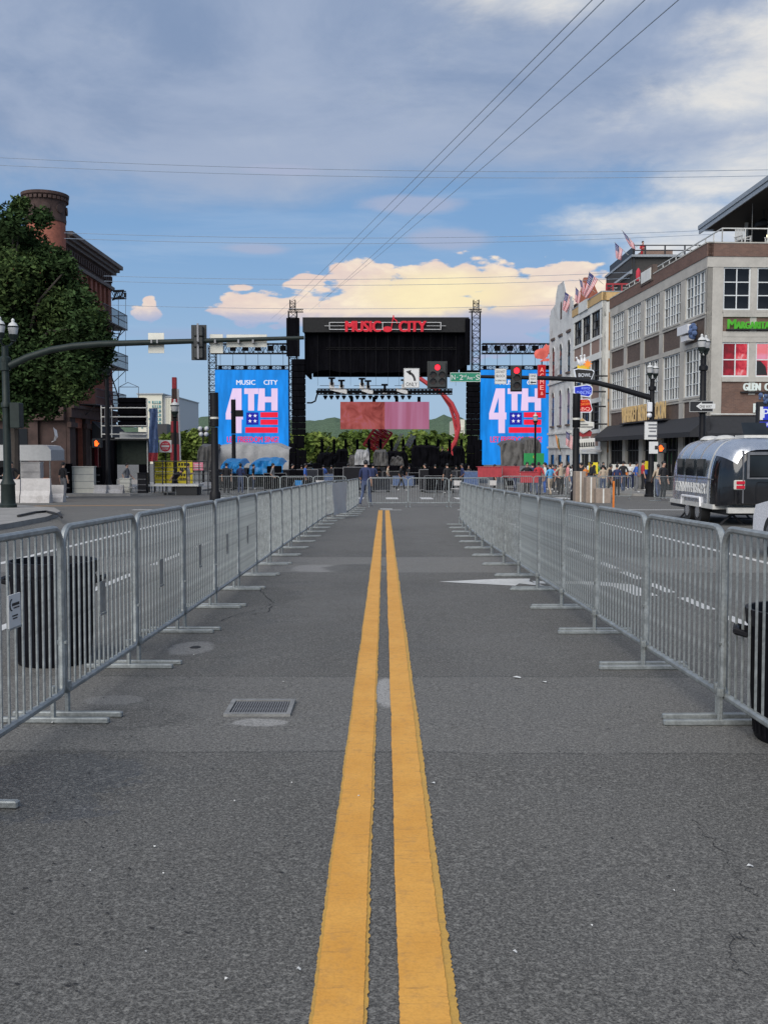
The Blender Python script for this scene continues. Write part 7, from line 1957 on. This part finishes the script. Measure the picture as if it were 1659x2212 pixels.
def stack_box(name, label, x0, x1, y1, h, D, mat, cat, dep=.5, top=None):
    a = at(x0, y1, D); X0_, X1_ = ax(x0, D), ax(x1, D)
    t = T(name, label, cat, ((X0_+X1_)/2, D, gz(D)))
    m = MB(); m.bv(X0_, X1_, D - dep/2, D + dep/2, gz(D), gz(D) + h, .02); m.build('body', M[mat], t)
    m = MB(); m.bv(X0_ - .02, X1_ + .02, D - dep/2 - .02, D + dep/2 + .02, gz(D) + h + .001, gz(D) + h + .05, .01); m.build('top', M[top or mat], t)
    m = MB()
    for k in range(1, 4): m.bx(X0_ + .02, X1_ - .02, D - dep/2 - .008, D - dep/2 + .004, gz(D) + h*k/4 - .012, gz(D) + h*k/4 + .012)
    m.build('shelf_edge', M['trussgrey'], t, kind='stuff')
    return t
stack_box('crate_stack', 'stack of pale trays on a trolley in front of the dark doorway', 157, 207, 1062, 1.55, 55.0, 'alu', 'tray trolley')
stack_box('crate_stack', 'stack of white trays by the left edge pole', 50, 92, 1050, 1.75, 48.2, 'jersey', 'tray trolley')
t = T('market_tent', 'low white canvas tent roof behind the left barriers', 'tent', (ax(70, 52), 52, gz(52)))
m = MB(); D = 52.0
P = [(ax(-40, D), az_(995, D)), (ax(112, D), az_(995, D)), (ax(112, D), az_(972, D)), (ax(104, D), az_(963, D)), (ax(92, D), az_(961, D)), (ax(-40, D), az_(961, D))]
m.prism(P, D, D + 2.2); m.build('canvas', M['whitetarp'], t)
for x in (-30, 45, 108):
    m = MB(); m.cyl((ax(x, D), D + .1, gz(D)), (ax(x, D), D + .1, az_(995, D)), .03, n=5); m.build('pole', M['galv'], t)
m = MB(); m.tube([at(112, 955, 53), at(122, 950, 53)], .02, 5); v = [at(116, 923, 53), at(124, 930, 53.1), at(126, 944, 52.9), at(116, 955, 53), at(119, 940, 52.8)]
m.add(v, [(0, 4, 2, 1), (4, 3, 2)])
one(m, 'small_pennant', M['flagwhite'], 'small crumpled white pennant beside the brick building doorway', 'flag', at(117, 956, 53))
# kerb side clutter at the near left corner: a dropped cable cover and hose
m = MB(); pts = [gp(20, 1126), gp(90, 1110), gp(150, 1112), gp(185, 1118)]
m.tube([(x, y, gz(y) + .17) for x, y in [gp(38, 1128), gp(75, 1119), gp(100, 1117), gp(126, 1124), gp(133, 1132)]], .035, 6)
one(m, 'hose', M['ink'], 'short black hose lying on the near left pavement', 'hose', (*gp(80, 1122), gz(27) + .13))

# tented kit below and beside the screens
def tarp(label, x0, x1, y0, y1, D, mat, seed, cat='covered equipment', dep=3):
    m = MB(); nx, nz = 30, 10; v = []; f = []
    for j in range(nz + 1):
        b_ = j/nz
        for i in range(nx + 1):
            a = i/nx; e = min(1, min(a, 1-a)*7); topy = y0 + (1-e)*10 + mnoise.noise((a*4, seed, 0))*5
            n_ = mnoise.noise((a*9, b_*3, seed))*.35
            q = at(x0 + (x1-x0)*a, y1 + (topy-y1)*min(1, b_*1.25), D)
            v.append((q[0], D + (0 if b_ < .8 else (b_-.8)/.2*dep) - n_ - (1-b_)*.5, q[2] + (0 if b_ < .8 else .25*math.sin((b_-.8)/.2*2))))
    for j in range(nz):
        for i in range(nx): f.append((j*(nx+1)+i, j*(nx+1)+i+1, (j+1)*(nx+1)+i+1, (j+1)*(nx+1)+i))
    m.add(v, f)
    return one(m, 'covered_equipment', M[mat], label, cat, (ax((x0+x1)/2, D), D, gz(D)), smooth=True)
tarp('long pale grey tarpaulin tent below the left video screen', 452, 625, 962, 1018, 92, 'greytarp', 1.0)
tarp('dark grey covered mound at the left end of the pale tarpaulin', 428, 470, 964, 1016, 90, 'darktarp', 2.0)
tarp('dark covered kit in front of the right video screen', 1080, 1152, 956, 1006, 92, 'darktarp', 3.0)
tarp('rounded dark covered kit beside the green sheet', 1130, 1168, 950, 1006, 91, 'darktarp', 4.0)
tarp('bright blue covered load below the left screen, right one', 540, 612, 996, 1024, 70, 'bluetarp', 5.0)
tarp('bright blue covered load below the left screen, left one', 478, 528, 998, 1022, 68, 'bluetarp', 6.0)
tarp('white canvas shelter at the middle of the stage front', 806, 838, 976, 1006, 96, 'darktarp', 7.0)
tarp('white canvas shelter left of the red boom', 766, 798, 976, 1004, 95, 'greytarp', 8.0)
tarp('black covered instruments heaped on the stage front, left heap', 832, 882, 978, 1008, 100, 'stageblack', 9.0)
tarp('black covered instruments heaped on the stage front, right heap', 888, 950, 966, 1008, 100, 'stageblack', 10.0)
sheet_sign('green sheet sign with a pale emblem by the right screen', 1131, 1175, 979, 1004, 80, 'greensign', [('O', 1154, 987, 6, 6, 'signyellow')])
def tableth(label, x0, x1, y0, y1, D):
    t = T('draped_table', label, 'table', (ax((x0+x1)/2, D), D, gz(D)), 0, 'red draped tables')
    a, b = at(x0, y1, D), at(x1, y0, D)
    m = MB(); v = []; f = []; n = 24
    for i in range(n + 1):
        X = a[0] + (b[0]-a[0])*i/n; y = D - .40 + .02*math.sin(i*2.1)
        v += [(X, y, b[2]), (X, y - .05 - .02*math.sin(i*2.1), a[2])]
    for i in range(n): f.append((2*i, 2*i+1, 2*i+3, 2*i+2))
    m.add(v, f); m.build('cloth', M['redcloth'], t, smooth=True)
    m = MB(); m.bx(a[0] - .02, b[0] + .02, D - .42, D + .42, b[2] + .002, b[2] + .03); m.build('tabletop', M['redcloth'], t)
    for X in (a[0] + .1, b[0] - .1):
        m = MB(); m.cyl((X, D, gz(D)), (X, D, b[2]), .025, n=5); m.build('leg', M['galv'], t)
    return t
tableth('red draped table behind the far barriers, left of three', 1030, 1082, 1009, 1030, 52); tableth('red draped table behind the far barriers, middle of three', 1083, 1120, 1008, 1031, 53); tableth('red draped table behind the far barriers, right of three', 1121, 1160, 1020, 1042, 50)
# ------------------------------------------------------------------ people
def body_mesh(pose):
    """one continuous figure grown over a skeleton; material slots: skin, top, trousers, shoes"""
    J = {'pelvis': (0, 0, .95), 'waist': (0, .0, 1.08), 'chest': (0, .01, 1.28), 'neck0': (0, .01, 1.46), 'neck': (0, -.005, 1.53), 'chin': (0, -.03, 1.60), 'head': (0, -.02, 1.68), 'crown': (0, -.005, 1.755), 'nose': (0, -.115, 1.655)}
    rad = {'pelvis': (.155, .115), 'waist': (.145, .105), 'chest': (.165, .115), 'neck0': (.10, .075), 'neck': (.055, .055), 'chin': (.066, .075), 'head': (.078, .095), 'crown': (.055, .065), 'nose': (.014, .014)}
    E = [('pelvis', 'waist'), ('waist', 'chest'), ('chest', 'neck0'), ('neck0', 'neck'), ('neck', 'chin'), ('chin', 'head'), ('head', 'crown'), ('head', 'nose')]
    for s_, n in ((-1, 'l'), (1, 'r')):
        if pose == 'walk': fy, ky = (-.26, -.16) if s_ < 0 else (.30, .06)
        else: fy, ky = (0.0, -.02) if s_ < 0 else (.03, -.01)
        kz = .50; az = .085 if pose != 'walk' or s_ < 0 else .13
        J.update({'hip'+n: (s_*.095, 0, .90), 'knee'+n: (s_*.105, ky, kz), 'ank'+n: (s_*.11, fy + .02, az), 'toe'+n: (s_*.125, fy - .17, .045)})
        rad.update({'hip'+n: (.098, .105), 'knee'+n: (.062, .066), 'ank'+n: (.046, .05), 'toe'+n: (.045, .035)})
        E += [('pelvis', 'hip'+n), ('hip'+n, 'knee'+n), ('knee'+n, 'ank'+n), ('ank'+n, 'toe'+n)]
        if pose == 'hips': el, wr, hd = (s_*.38, .10, 1.18), (s_*.25, -.04, 1.00), (s_*.19, -.09, .97)
        elif pose == 'fold': el, wr, hd = (s_*.27, -.03, 1.14), (s_*.10, -.25, 1.20), (s_*.02, -.28, 1.22)
        elif pose == 'walk': el, wr, hd = (s_*.26, .05 - s_*.10, 1.14), (s_*.27, -.10 - s_*.16, .92), (s_*.26, -.16 - s_*.18, .84)
        else: el, wr, hd = (s_*.255, .03, 1.14), (s_*.265, -.03, .90), (s_*.262, -.06, .80)
        J.update({'sho'+n: (s_*.185, .01, 1.42), 'elb'+n: el, 'wri'+n: wr, 'hand'+n: hd})
        rad.update({'sho'+n: (.068, .07), 'elb'+n: (.046, .046), 'wri'+n: (.032, .035), 'hand'+n: (.026, .042)})
        E += [('neck0', 'sho'+n), ('sho'+n, 'elb'+n), ('elb'+n, 'wri'+n), ('wri'+n, 'hand'+n)]
        wv = Vector(hd) - Vector(wr); wv.normalize(); sd = Vector((0, 1, 0)) if abs(wv.y) < .8 else Vector((0, 0, 1))
        for k in range(4):
            J[f'fin{n}{k}'] = tuple(Vector(hd) + wv*(.085 - .012*abs(k-1.4)) + sd*(.026*(k-1.5))); rad[f'fin{n}{k}'] = (.009, .009); E.append(('hand'+n, f'fin{n}{k}'))
        J['thu'+n] = tuple(Vector(wr).lerp(Vector(hd), .5) - sd*.05 + wv*.03); rad['thu'+n] = (.011, .011); E.append(('wri'+n, 'thu'+n))
    if pose == 'bend':
        for k in list(J):
            x, y, z = J[k]
            if z > .96 or k.startswith(('elb', 'wri', 'hand', 'fin', 'thu')):
                dy, dz = y, z - .95; a = R(55); J[k] = (x, dy*math.cos(a) - dz*math.sin(a), .95 + dz*math.cos(a) + dy*math.sin(a))
    names = list(J); idx = {k: i for i, k in enumerate(names)}
    me = bpy.data.meshes.new('skeleton'); me.from_pydata([J[k] for k in names], [(idx[a], idx[b]) for a, b in E], [])
    ob = bpy.data.objects.new('skeleton', me); COL.objects.link(ob)
    sk = ob.modifiers.new('skin', 'SKIN'); sub = ob.modifiers.new('sub', 'SUBSURF'); sub.levels = 1; sub.render_levels = 1
    for i, k in enumerate(names):
        sv = me.skin_vertices[0].data[i]; sv.radius = rad[k]; sv.use_root = (k == 'pelvis')
    bpy.context.view_layer.update()
    out = bpy.data.meshes.new_from_object(ob.evaluated_get(bpy.context.evaluated_depsgraph_get())); out.name = 'body'
    bpy.data.objects.remove(ob); bpy.data.meshes.remove(me)
    pts = [(k, Vector(J[k])) for k in names]
    out.materials.clear()
    for _ in range(4): out.materials.append(None)
    grp = lambda k: 3 if k.startswith(('toe',)) else 2 if k.startswith(('ank', 'knee', 'hip', 'pelvis')) else 1 if k.startswith(('waist', 'chest', 'neck0', 'sho')) else 0
    for p in out.polygons:
        c = p.center; best = min(pts, key=lambda q: (q[1] - c).length_squared / (rad[q[0]][0] + .05)**2)
        g_ = grp(best[0])
        if best[0].startswith('elb'): g_ = 1 if c.z > J[best[0]][2] else 0
        if best[0].startswith('ank') and c.z < .09: g_ = 3
        p.material_index = g_; p.use_smooth = True
    return out, Vector(J['head']), pose
POSES = {k: body_mesh(k) for k in ('stand', 'hips', 'fold', 'walk', 'bend')}
hm_ = MB(); hm_.ball((0, .018, .025), .103, 10, 7, (.90, 1.02, .98)); hm_.v = [(x, y + max(0, -.03 - z)*.5, max(z, -.05 + (.06 if y < 0 else 0))) for x, y, z in hm_.v]
_h = hm_.build('hair', M['ink'], None, local=True, smooth=True); HAIR = _h.data; bpy.data.objects.remove(_h)
SKIN = [pm('skin_light', (0.48, 0.28, 0.20), 0.55), pm('skin_brown', (0.22, 0.115, 0.075), 0.55)]
CL = {}
def cloth(name, c):
    if name not in CL: CL[name] = pm('cloth_' + name, c, 0.85, var=.2, scale=9)
    return CL[name]
COLS = {'black': (.014, .014, .017), 'navy': (.02, .03, .09), 'blue': (.045, .12, .42), 'sky blue': (.07, .32, .62), 'white': (.60, .60, .60), 'red': (.42, .03, .04), 'grey': (.17, .17, .18), 'pink': (.60, .24, .24), 'yellow': (.62, .50, .05), 'green': (.05, .18, .07), 'orange': (.62, .19, .04), 'beige': (.40, .32, .24), 'denim': (.055, .075, .14)}
def person(label, x, D, rz, top, legs, pose='stand', skin=0, z=None, k=1.0, group='people in the street', X=None, shoes='white'):
    Xp = ax(x, D) if X is None else X; zz = gz(D) if z is None else z
    me, head, ps = POSES[pose]
    t = T('person', label, 'person', (Xp, D, zz), R(rz), group); t.scale = (k, k, k)
    b = bpy.data.objects.new('body', me); COL.objects.link(b); b.parent = t
    for i, mt in enumerate((SKIN[skin], cloth(top, COLS[top]), cloth(legs, COLS[legs]), cloth(shoes, COLS[shoes]))):
        b.material_slots[i].link = 'OBJECT'; b.material_slots[i].material = mt
    h = bpy.data.objects.new('hair', HAIR); COL.objects.link(h); h.parent = t; h.location = head
    if ps == 'bend': h.rotation_euler = (R(55), 0, 0)
    return t
# rz 0 faces the camera, 180 faces the stage
person('man in jeans and dark top standing at the far end of the left barriers', 790, 38.6, 160, 'navy', 'denim', 'walk')
person('person in red on the deck of the rooftop bar', 1380, 0, 20, 'red', 'red', 'fold', z=0) if False else person('person in red on the deck of the rooftop bar', 1380, 79.6, 20, 'red', 'red', 'fold', z=az_(567, 79), group='people on the roofs')
person('person in a bright sky blue coat standing by the left edge of the stage', 678, 84, 175, 'sky blue', 'navy')
person('person in a blue hooded coat beside the one in sky blue', 699, 83, 185, 'blue', 'navy', 'fold')
person('person in dark clothes just right of the two blue coats', 716, 84, 170, 'black', 'black')
person('person in a pink shirt bending over near the stage front', 736, 80, 240, 'pink', 'grey', 'bend')
person('person in black between the stage tower and the blue coats', 652, 82, 190, 'black', 'black')
person('person in a red top before the red boom at the stage middle', 789, 78, 180, 'red', 'denim', 'hips')
person('crew member in black on the stage front, left of the heaped covers', 818, 97, 10, 'black', 'black', 'fold')
person('crew member in black standing between the two heaps of covers', 884, 96, 170, 'black', 'navy')
person('person in orange behind the covered instruments', 905, 103, 0, 'orange', 'black', z=az_(1004, 103))
person('person in brown working on stage right of the heaps', 955, 101, 90, 'beige', 'black', 'fold', 1, z=az_(1005, 101))
person('stage hand in black near the right speaker stack', 985, 98, 200, 'black', 'black')
person('security guard in black by the foot of the right stage tower', 1012, 86, 0, 'black', 'black', 'fold')
person('worker in a grey top standing before the wide yellow sign', 407, 57.6, 120, 'grey', 'beige', 'fold')
person('worker in black crouched over between the two yellow signs', 377, 57.4, 60, 'black', 'black', 'bend')
person('person in white passing the left shopfront', 275, 56.6, 80, 'grey', 'denim', 'walk')
person('person in dark clothes by the white trays at the left corner', 138, 49.5, 150, 'black', 'grey', 'stand')
person('person in black at the left edge behind the white barriers', 26, 46, 30, 'black', 'navy', 'hips')
random.seed(17)
rows_ = [(1068, 64, 'black', 'black', 'between the screen and the red tables'), (1092, 70, 'grey', 'black', 'by the dark covered kit'), (1112, 62, 'black', 'navy', 'left of the green sheet'), (1138, 57, 'black', 'black', 'standing under the green sheet sign'), (1150, 60, 'navy', 'denim', 'just right of the green sheet sign'), (1163, 55, 'red', 'denim', 'right beside the red tables'), (1176, 58, 'white', 'blue', 'right of the red tables'), (1188, 54, 'sky blue', 'beige', 'walking right of the red tables'), (1200, 62, 'red', 'black', 'before the white arched building'), (1211, 53, 'beige', 'black', 'left of the dark post by the shops'), (1226, 57, 'pink', 'grey', 'below the street level flag'), (1236, 63, 'white', 'denim', 'close behind the dark post by the shops'), (1254, 54, 'black', 'black', 'just right of the dark post by the shops'), (1264, 60, 'orange', 'black', 'below the white awning sign'), (1276, 56, 'black', 'grey', 'in front of the yellow poster'), (1290, 66, 'green', 'beige', 'at the near end of the long awning'), (1302, 55, 'beige', 'denim', 'left of the dark clothed group'), (1318, 53, 'black', 'black', 'largest of the dark clothed group'), (1332, 52, 'navy', 'black', 'under the saloon sign'), (1345, 57, 'black', 'denim', 'right of the dark clothed group'), (1360, 63, 'white', 'navy', 'under the middle of the long awning'), (1374, 55, 'blue', 'grey', 'left of the right signal pole'), (1388, 60, 'red', 'black', 'behind the right signal pole foot'), (1421, 50, 'beige', 'denim', 'between signal pole and trailer'), (1432, 46, 'black', 'black', 'close to the silver trailer')]
poses = ['stand', 'walk', 'fold', 'hips', 'stand', 'walk']
for i, (x, D, a, b, w) in enumerate(rows_):
    person(f'person in {a} top and {b} trousers {w}', x, D, random.choice((0, 30, 180, 200, 90, 270, 330)), a, b, poses[i % 6], i % 3 == 2, z=gz(D) + (.13 if ax(x, D) > 12.6 and D > 54 else 0), k=random.uniform(.94, 1.04), shoes=random.choice(('white', 'black', 'grey')))
# posters and boxes among the crowd on the right
def poster(label, x0, x1, y0, y1, D, mat, cat='poster'):
    t, a, b = plate('poster_board', label, cat, x0, x1, y0, y1, D, M[mat], None, .03)
    m = MB(); 
    for x in (x0 + 2, x1 - 2): m.cyl((ax(x, D), D + .06, gz(D)), (ax(x, D), D + .06, a[2] + .1), .03, n=5)
    m.build('legs', M['galv'], t, kind='stuff'); return t, a, b
t, a, b = poster('yellow poster board with a dark figure outline on the right', 1271, 1291, 999, 1024, 58.5, 'yellowsign')
m = MB(); q = at(1283, 1012, 58.4); m.ball((q[0], 58.42, q[2] + .12), .10, 8, 6, (1, .2, 1)); m.prism([(q[0] - .12, q[2] - .3), (q[0] + .14, q[2] - .3), (q[0] + .06, q[2] + .05), (q[0] - .06, q[2] + .05)], 58.42, 58.44); m.build('print', M['ink'], t)
poster('yellow and white poster board under the long awning', 1386, 1402, 996, 1014, 64, 'yellowsign'); poster('pale menu board under the long awning', 1406, 1420, 998, 1020, 62, 'cream'); poster('wide pale banner board under the saloon sign', 1320, 1372, 1003, 1020, 66, 'cream'); poster('orange edged low board under the saloon sign', 1326, 1362, 1020, 1026, 65.6, 'orange')
for i, (x0, x1, y1, h, D, lab) in enumerate(((1240, 1262, 1078, 1.35, 44, 'tall brown cardboard box at the left of the box pile'), (1263, 1284, 1080, 1.1, 43, 'brown cardboard box in the middle of the box pile'), (1284, 1316, 1084, .62, 42.5, 'low brown cardboard box at the right of the box pile'))):
    X0_, X1_ = ax(x0, D), ax(x1, D); t = T('cardboard_box', lab, 'box', ((X0_+X1_)/2, D, gz(D)), 0, 'cardboard boxes by the right barriers')
    m = MB(); m.bv(X0_, X1_, D - .3, D + .3, gz(D), gz(D) + h, .01); m.build('body', M['card'], t)
    m = MB(); m.bx((X0_+X1_)/2 - .03, (X0_+X1_)/2 + .03, D - .303, D - .3, gz(D), gz(D) + h); m.build('tape', M['beige'] if 'beige' in M else M['cream'], t)
D = 33.0; t = T('marker_post', 'thin orange marker post behind the right barriers', 'post', (ax(1325, D), D, gz(D)))
m = MB(); m.bx(ax(1325, D) - .03, ax(1325, D) + .03, D - .02, D + .02, gz(D), gz(D) + 1.05); m.build('blade', M['orange'], t)
m = MB(); m.bx(ax(1325, D) - .1, ax(1325, D) + .1, D - .1, D + .1, gz(D), gz(D) + .04); m.build('base', M['rubber'], t)
# bright folding chairs and coolers along the far barriers
random.seed(31)
for i, (x, D, mt, lab) in enumerate(((640, 51, 'bluetarp', 'blue folding chair behind the far left barriers, left one'), (664, 52, 'stageblack', 'black folding chair behind the far left barriers'), (690, 51, 'jersey', 'white folding chair behind the far left barriers'), (770, 52, 'stageblack', 'black folding chair left of the closing barriers'), (950, 51, 'stageblack', 'black folding chair right of the closing barriers'), (985, 50.5, 'jersey', 'white folding chair by the right end of the closing barriers'), (1062, 51, 'jersey', 'white folding chair in front of the red tables'), (1104, 50.6, 'stageblack', 'black folding chair in front of the red tables'))):
    fold_chair(lab, x, D, gz(D), R(random.uniform(-30, 30)), M[mt], 'folding chairs behind the far barriers')
# ------------------------------------------------------------------ dark kit and crew in front of the stage
random.seed(77)
def road_case(i, x, D, w, h, kind):
    X = ax(x, D); t = T('road_case', f'{ORD[i]} dark equipment case from the left in the row before the stage', 'equipment case', (X, D, gz(D)), R(random.uniform(-14, 14)), 'dark equipment cases before the stage')
    m = MB(); m.bv(-w/2, w/2, -.35, .35, .12, h, .02); m.build('body', M[['blackplastic', 'stageblack', 'deckgrey', 'blackplastic', 'bluebanner', 'stageblack'][i % 6]], t, local=True)
    m = MB()
    for z in (.12, h - .035): m.bx(-w/2 - .006, w/2 + .006, -.356, -.34, z, z + .035)
    for s_ in (-1, 1): m.bx(s_*w/2 - .02, s_*w/2 + .02, -.357, -.34, .155, h - .036)
    m.build('edge_trim', M['trussgrey'], t, local=True)
    m = MB(); m.lathe([(.05, 0), (.06, .03), (.06, .08), (.05, .11)], (0, 0, 0), 8); s0 = m.build('caster', M['rubber'], t, local=True); s0.location = (-w/2 + .1, -.25, 0)
    for a, b in ((w/2 - .1, -.25), (-w/2 + .1, .25), (w/2 - .1, .25)): inst(s0.data, 'caster', t, (a, b, 0))
    if kind == 1:
        m = MB(); m.bv(-w*.36, w*.3, -.3, .3, h + .002, h + .45, .05); m.build('upper_case', M['stageblack'], t, local=True)
xs_c = [486, 508, 530, 552, 575, 598, 616, 640, 664, 688, 712, 738, 766, 792, 820, 846, 872, 898, 924, 952, 978, 1002, 1020]
for i, x in enumerate(xs_c): road_case(i, x + random.uniform(-4, 4), random.uniform(60, 84), random.uniform(.9, 1.9), random.uniform(.9, 1.6), i % 2)
tops = ['black', 'navy', 'black', 'grey', 'black', 'blue', 'black', 'navy', 'beige', 'black', 'black', 'grey', 'black', 'navy']
for i, x in enumerate((490, 520, 548, 590, 632, 660, 752, 806, 838, 866, 918, 940, 966, 998)):
    D = random.uniform(56, 76)
    person(f'person in {tops[i]} top, {ORD[i]} from the left among those facing the stage', x, D, random.choice((160, 180, 200, 90, 270)), tops[i], random.choice(('black', 'denim', 'black', 'grey')), ['stand', 'fold', 'stand', 'hips', 'walk'][i % 5], i % 4 == 1, group='people facing the stage')
# microphone and drum stands on deck
for i, x in enumerate((706, 764, 826, 858, 912, 934, 962)):
    D = 101.0; z = az_(1003.5, D); X = ax(x, D); t = T('instrument_stand', f'{ORD[i]} thin black instrument stand from the left on the stage deck', 'stand', (X, D, z), random.uniform(0, 3), 'stands on the stage deck')
    m = MB(); m.cyl((0, 0, 0), (0, 0, 1.5), .035, n=5); m.build('pole', M['ink'], t, local=True)
    m = MB(); m.cyl((0, 0, 1.45), (.6, -.2, 1.75), .03, n=5); m.ball((.6, -.2, 1.75), .09, 6, 5); m.build('boom', M['ink'], t, local=True)
    m = MB()
    for k in range(3): m.cyl((0, 0, .35), (.4*math.cos(k*2.09), .4*math.sin(k*2.09), 0), .025, n=4)
    m.build('tripod', M['ink'], t, local=True)
# ------------------------------------------------------------------ fuller stage front and crowd
for x0, x1, y0, mt, sd, lab in ((684, 722, 982, 'stageblack', 21.0, 'low black covered kit at the left end of the stage deck'), (724, 752, 974, 'stageblack', 22.0, 'black covered kit second from the left on the stage deck'), (752, 768, 988, 'darktarp', 23.0, 'small dark covered kit left of the grey shelters'),
        (842, 872, 988, 'darktarp', 24.0, 'low dark covered kit right of the grey shelters'), (946, 980, 980, 'stageblack', 25.0, 'black covered kit near the right end of the stage deck'), (978, 1004, 968, 'stageblack', 26.0, 'tall black covered kit at the right end of the stage deck')):
    tarp(lab, x0, x1, y0, 1008, 99.5, mt, sd, dep=2)
random.seed(41)
tc = ['black', 'navy', 'grey', 'black', 'red', 'black', 'white', 'navy', 'black', 'beige', 'black', 'green', 'black', 'pink', 'blue', 'black']
for i in range(16):
    x = 1178 + i*15.5; D = random.uniform(66, 74)
    person(f'person in {tc[i]}, {ORD[i]} from the left in the back row of the right hand crowd', x, D, random.choice((0, 20, 160, 200, 90, 270)), tc[i], random.choice(('black', 'denim', 'black', 'navy', 'beige')), ['stand', 'fold', 'walk', 'hips'][i % 4], i % 3 == 0, z=gz(D) + (.13 if ax(x, D) > 12.2 else 0), k=random.uniform(.95, 1.05), group='back row of the right hand crowd')
for x0, x1, y1, h, D, mt, lab in ((141, 155, 1060, 1.7, 54.6, 'stageblack', 'tall black case stack left of the pale trays'), (209, 220, 1060, 1.5, 55.4, 'stageblack', 'narrow black case stack between the trays and the box tower'), (300, 319, 1070, 1.2, 54.4, 'blackplastic', 'low black case under the right side of the box tower'), (262, 284, 1070, .9, 55.6, 'alu', 'pale grey tray stack under the middle of the box tower'), (-10, 14, 1060, 1.5, 48.5, 'stageblack', 'black case stack at the left edge behind the white barriers')):
    stack_box('case_stack', lab, x0, x1, y1, h, D, mt, 'case stack')
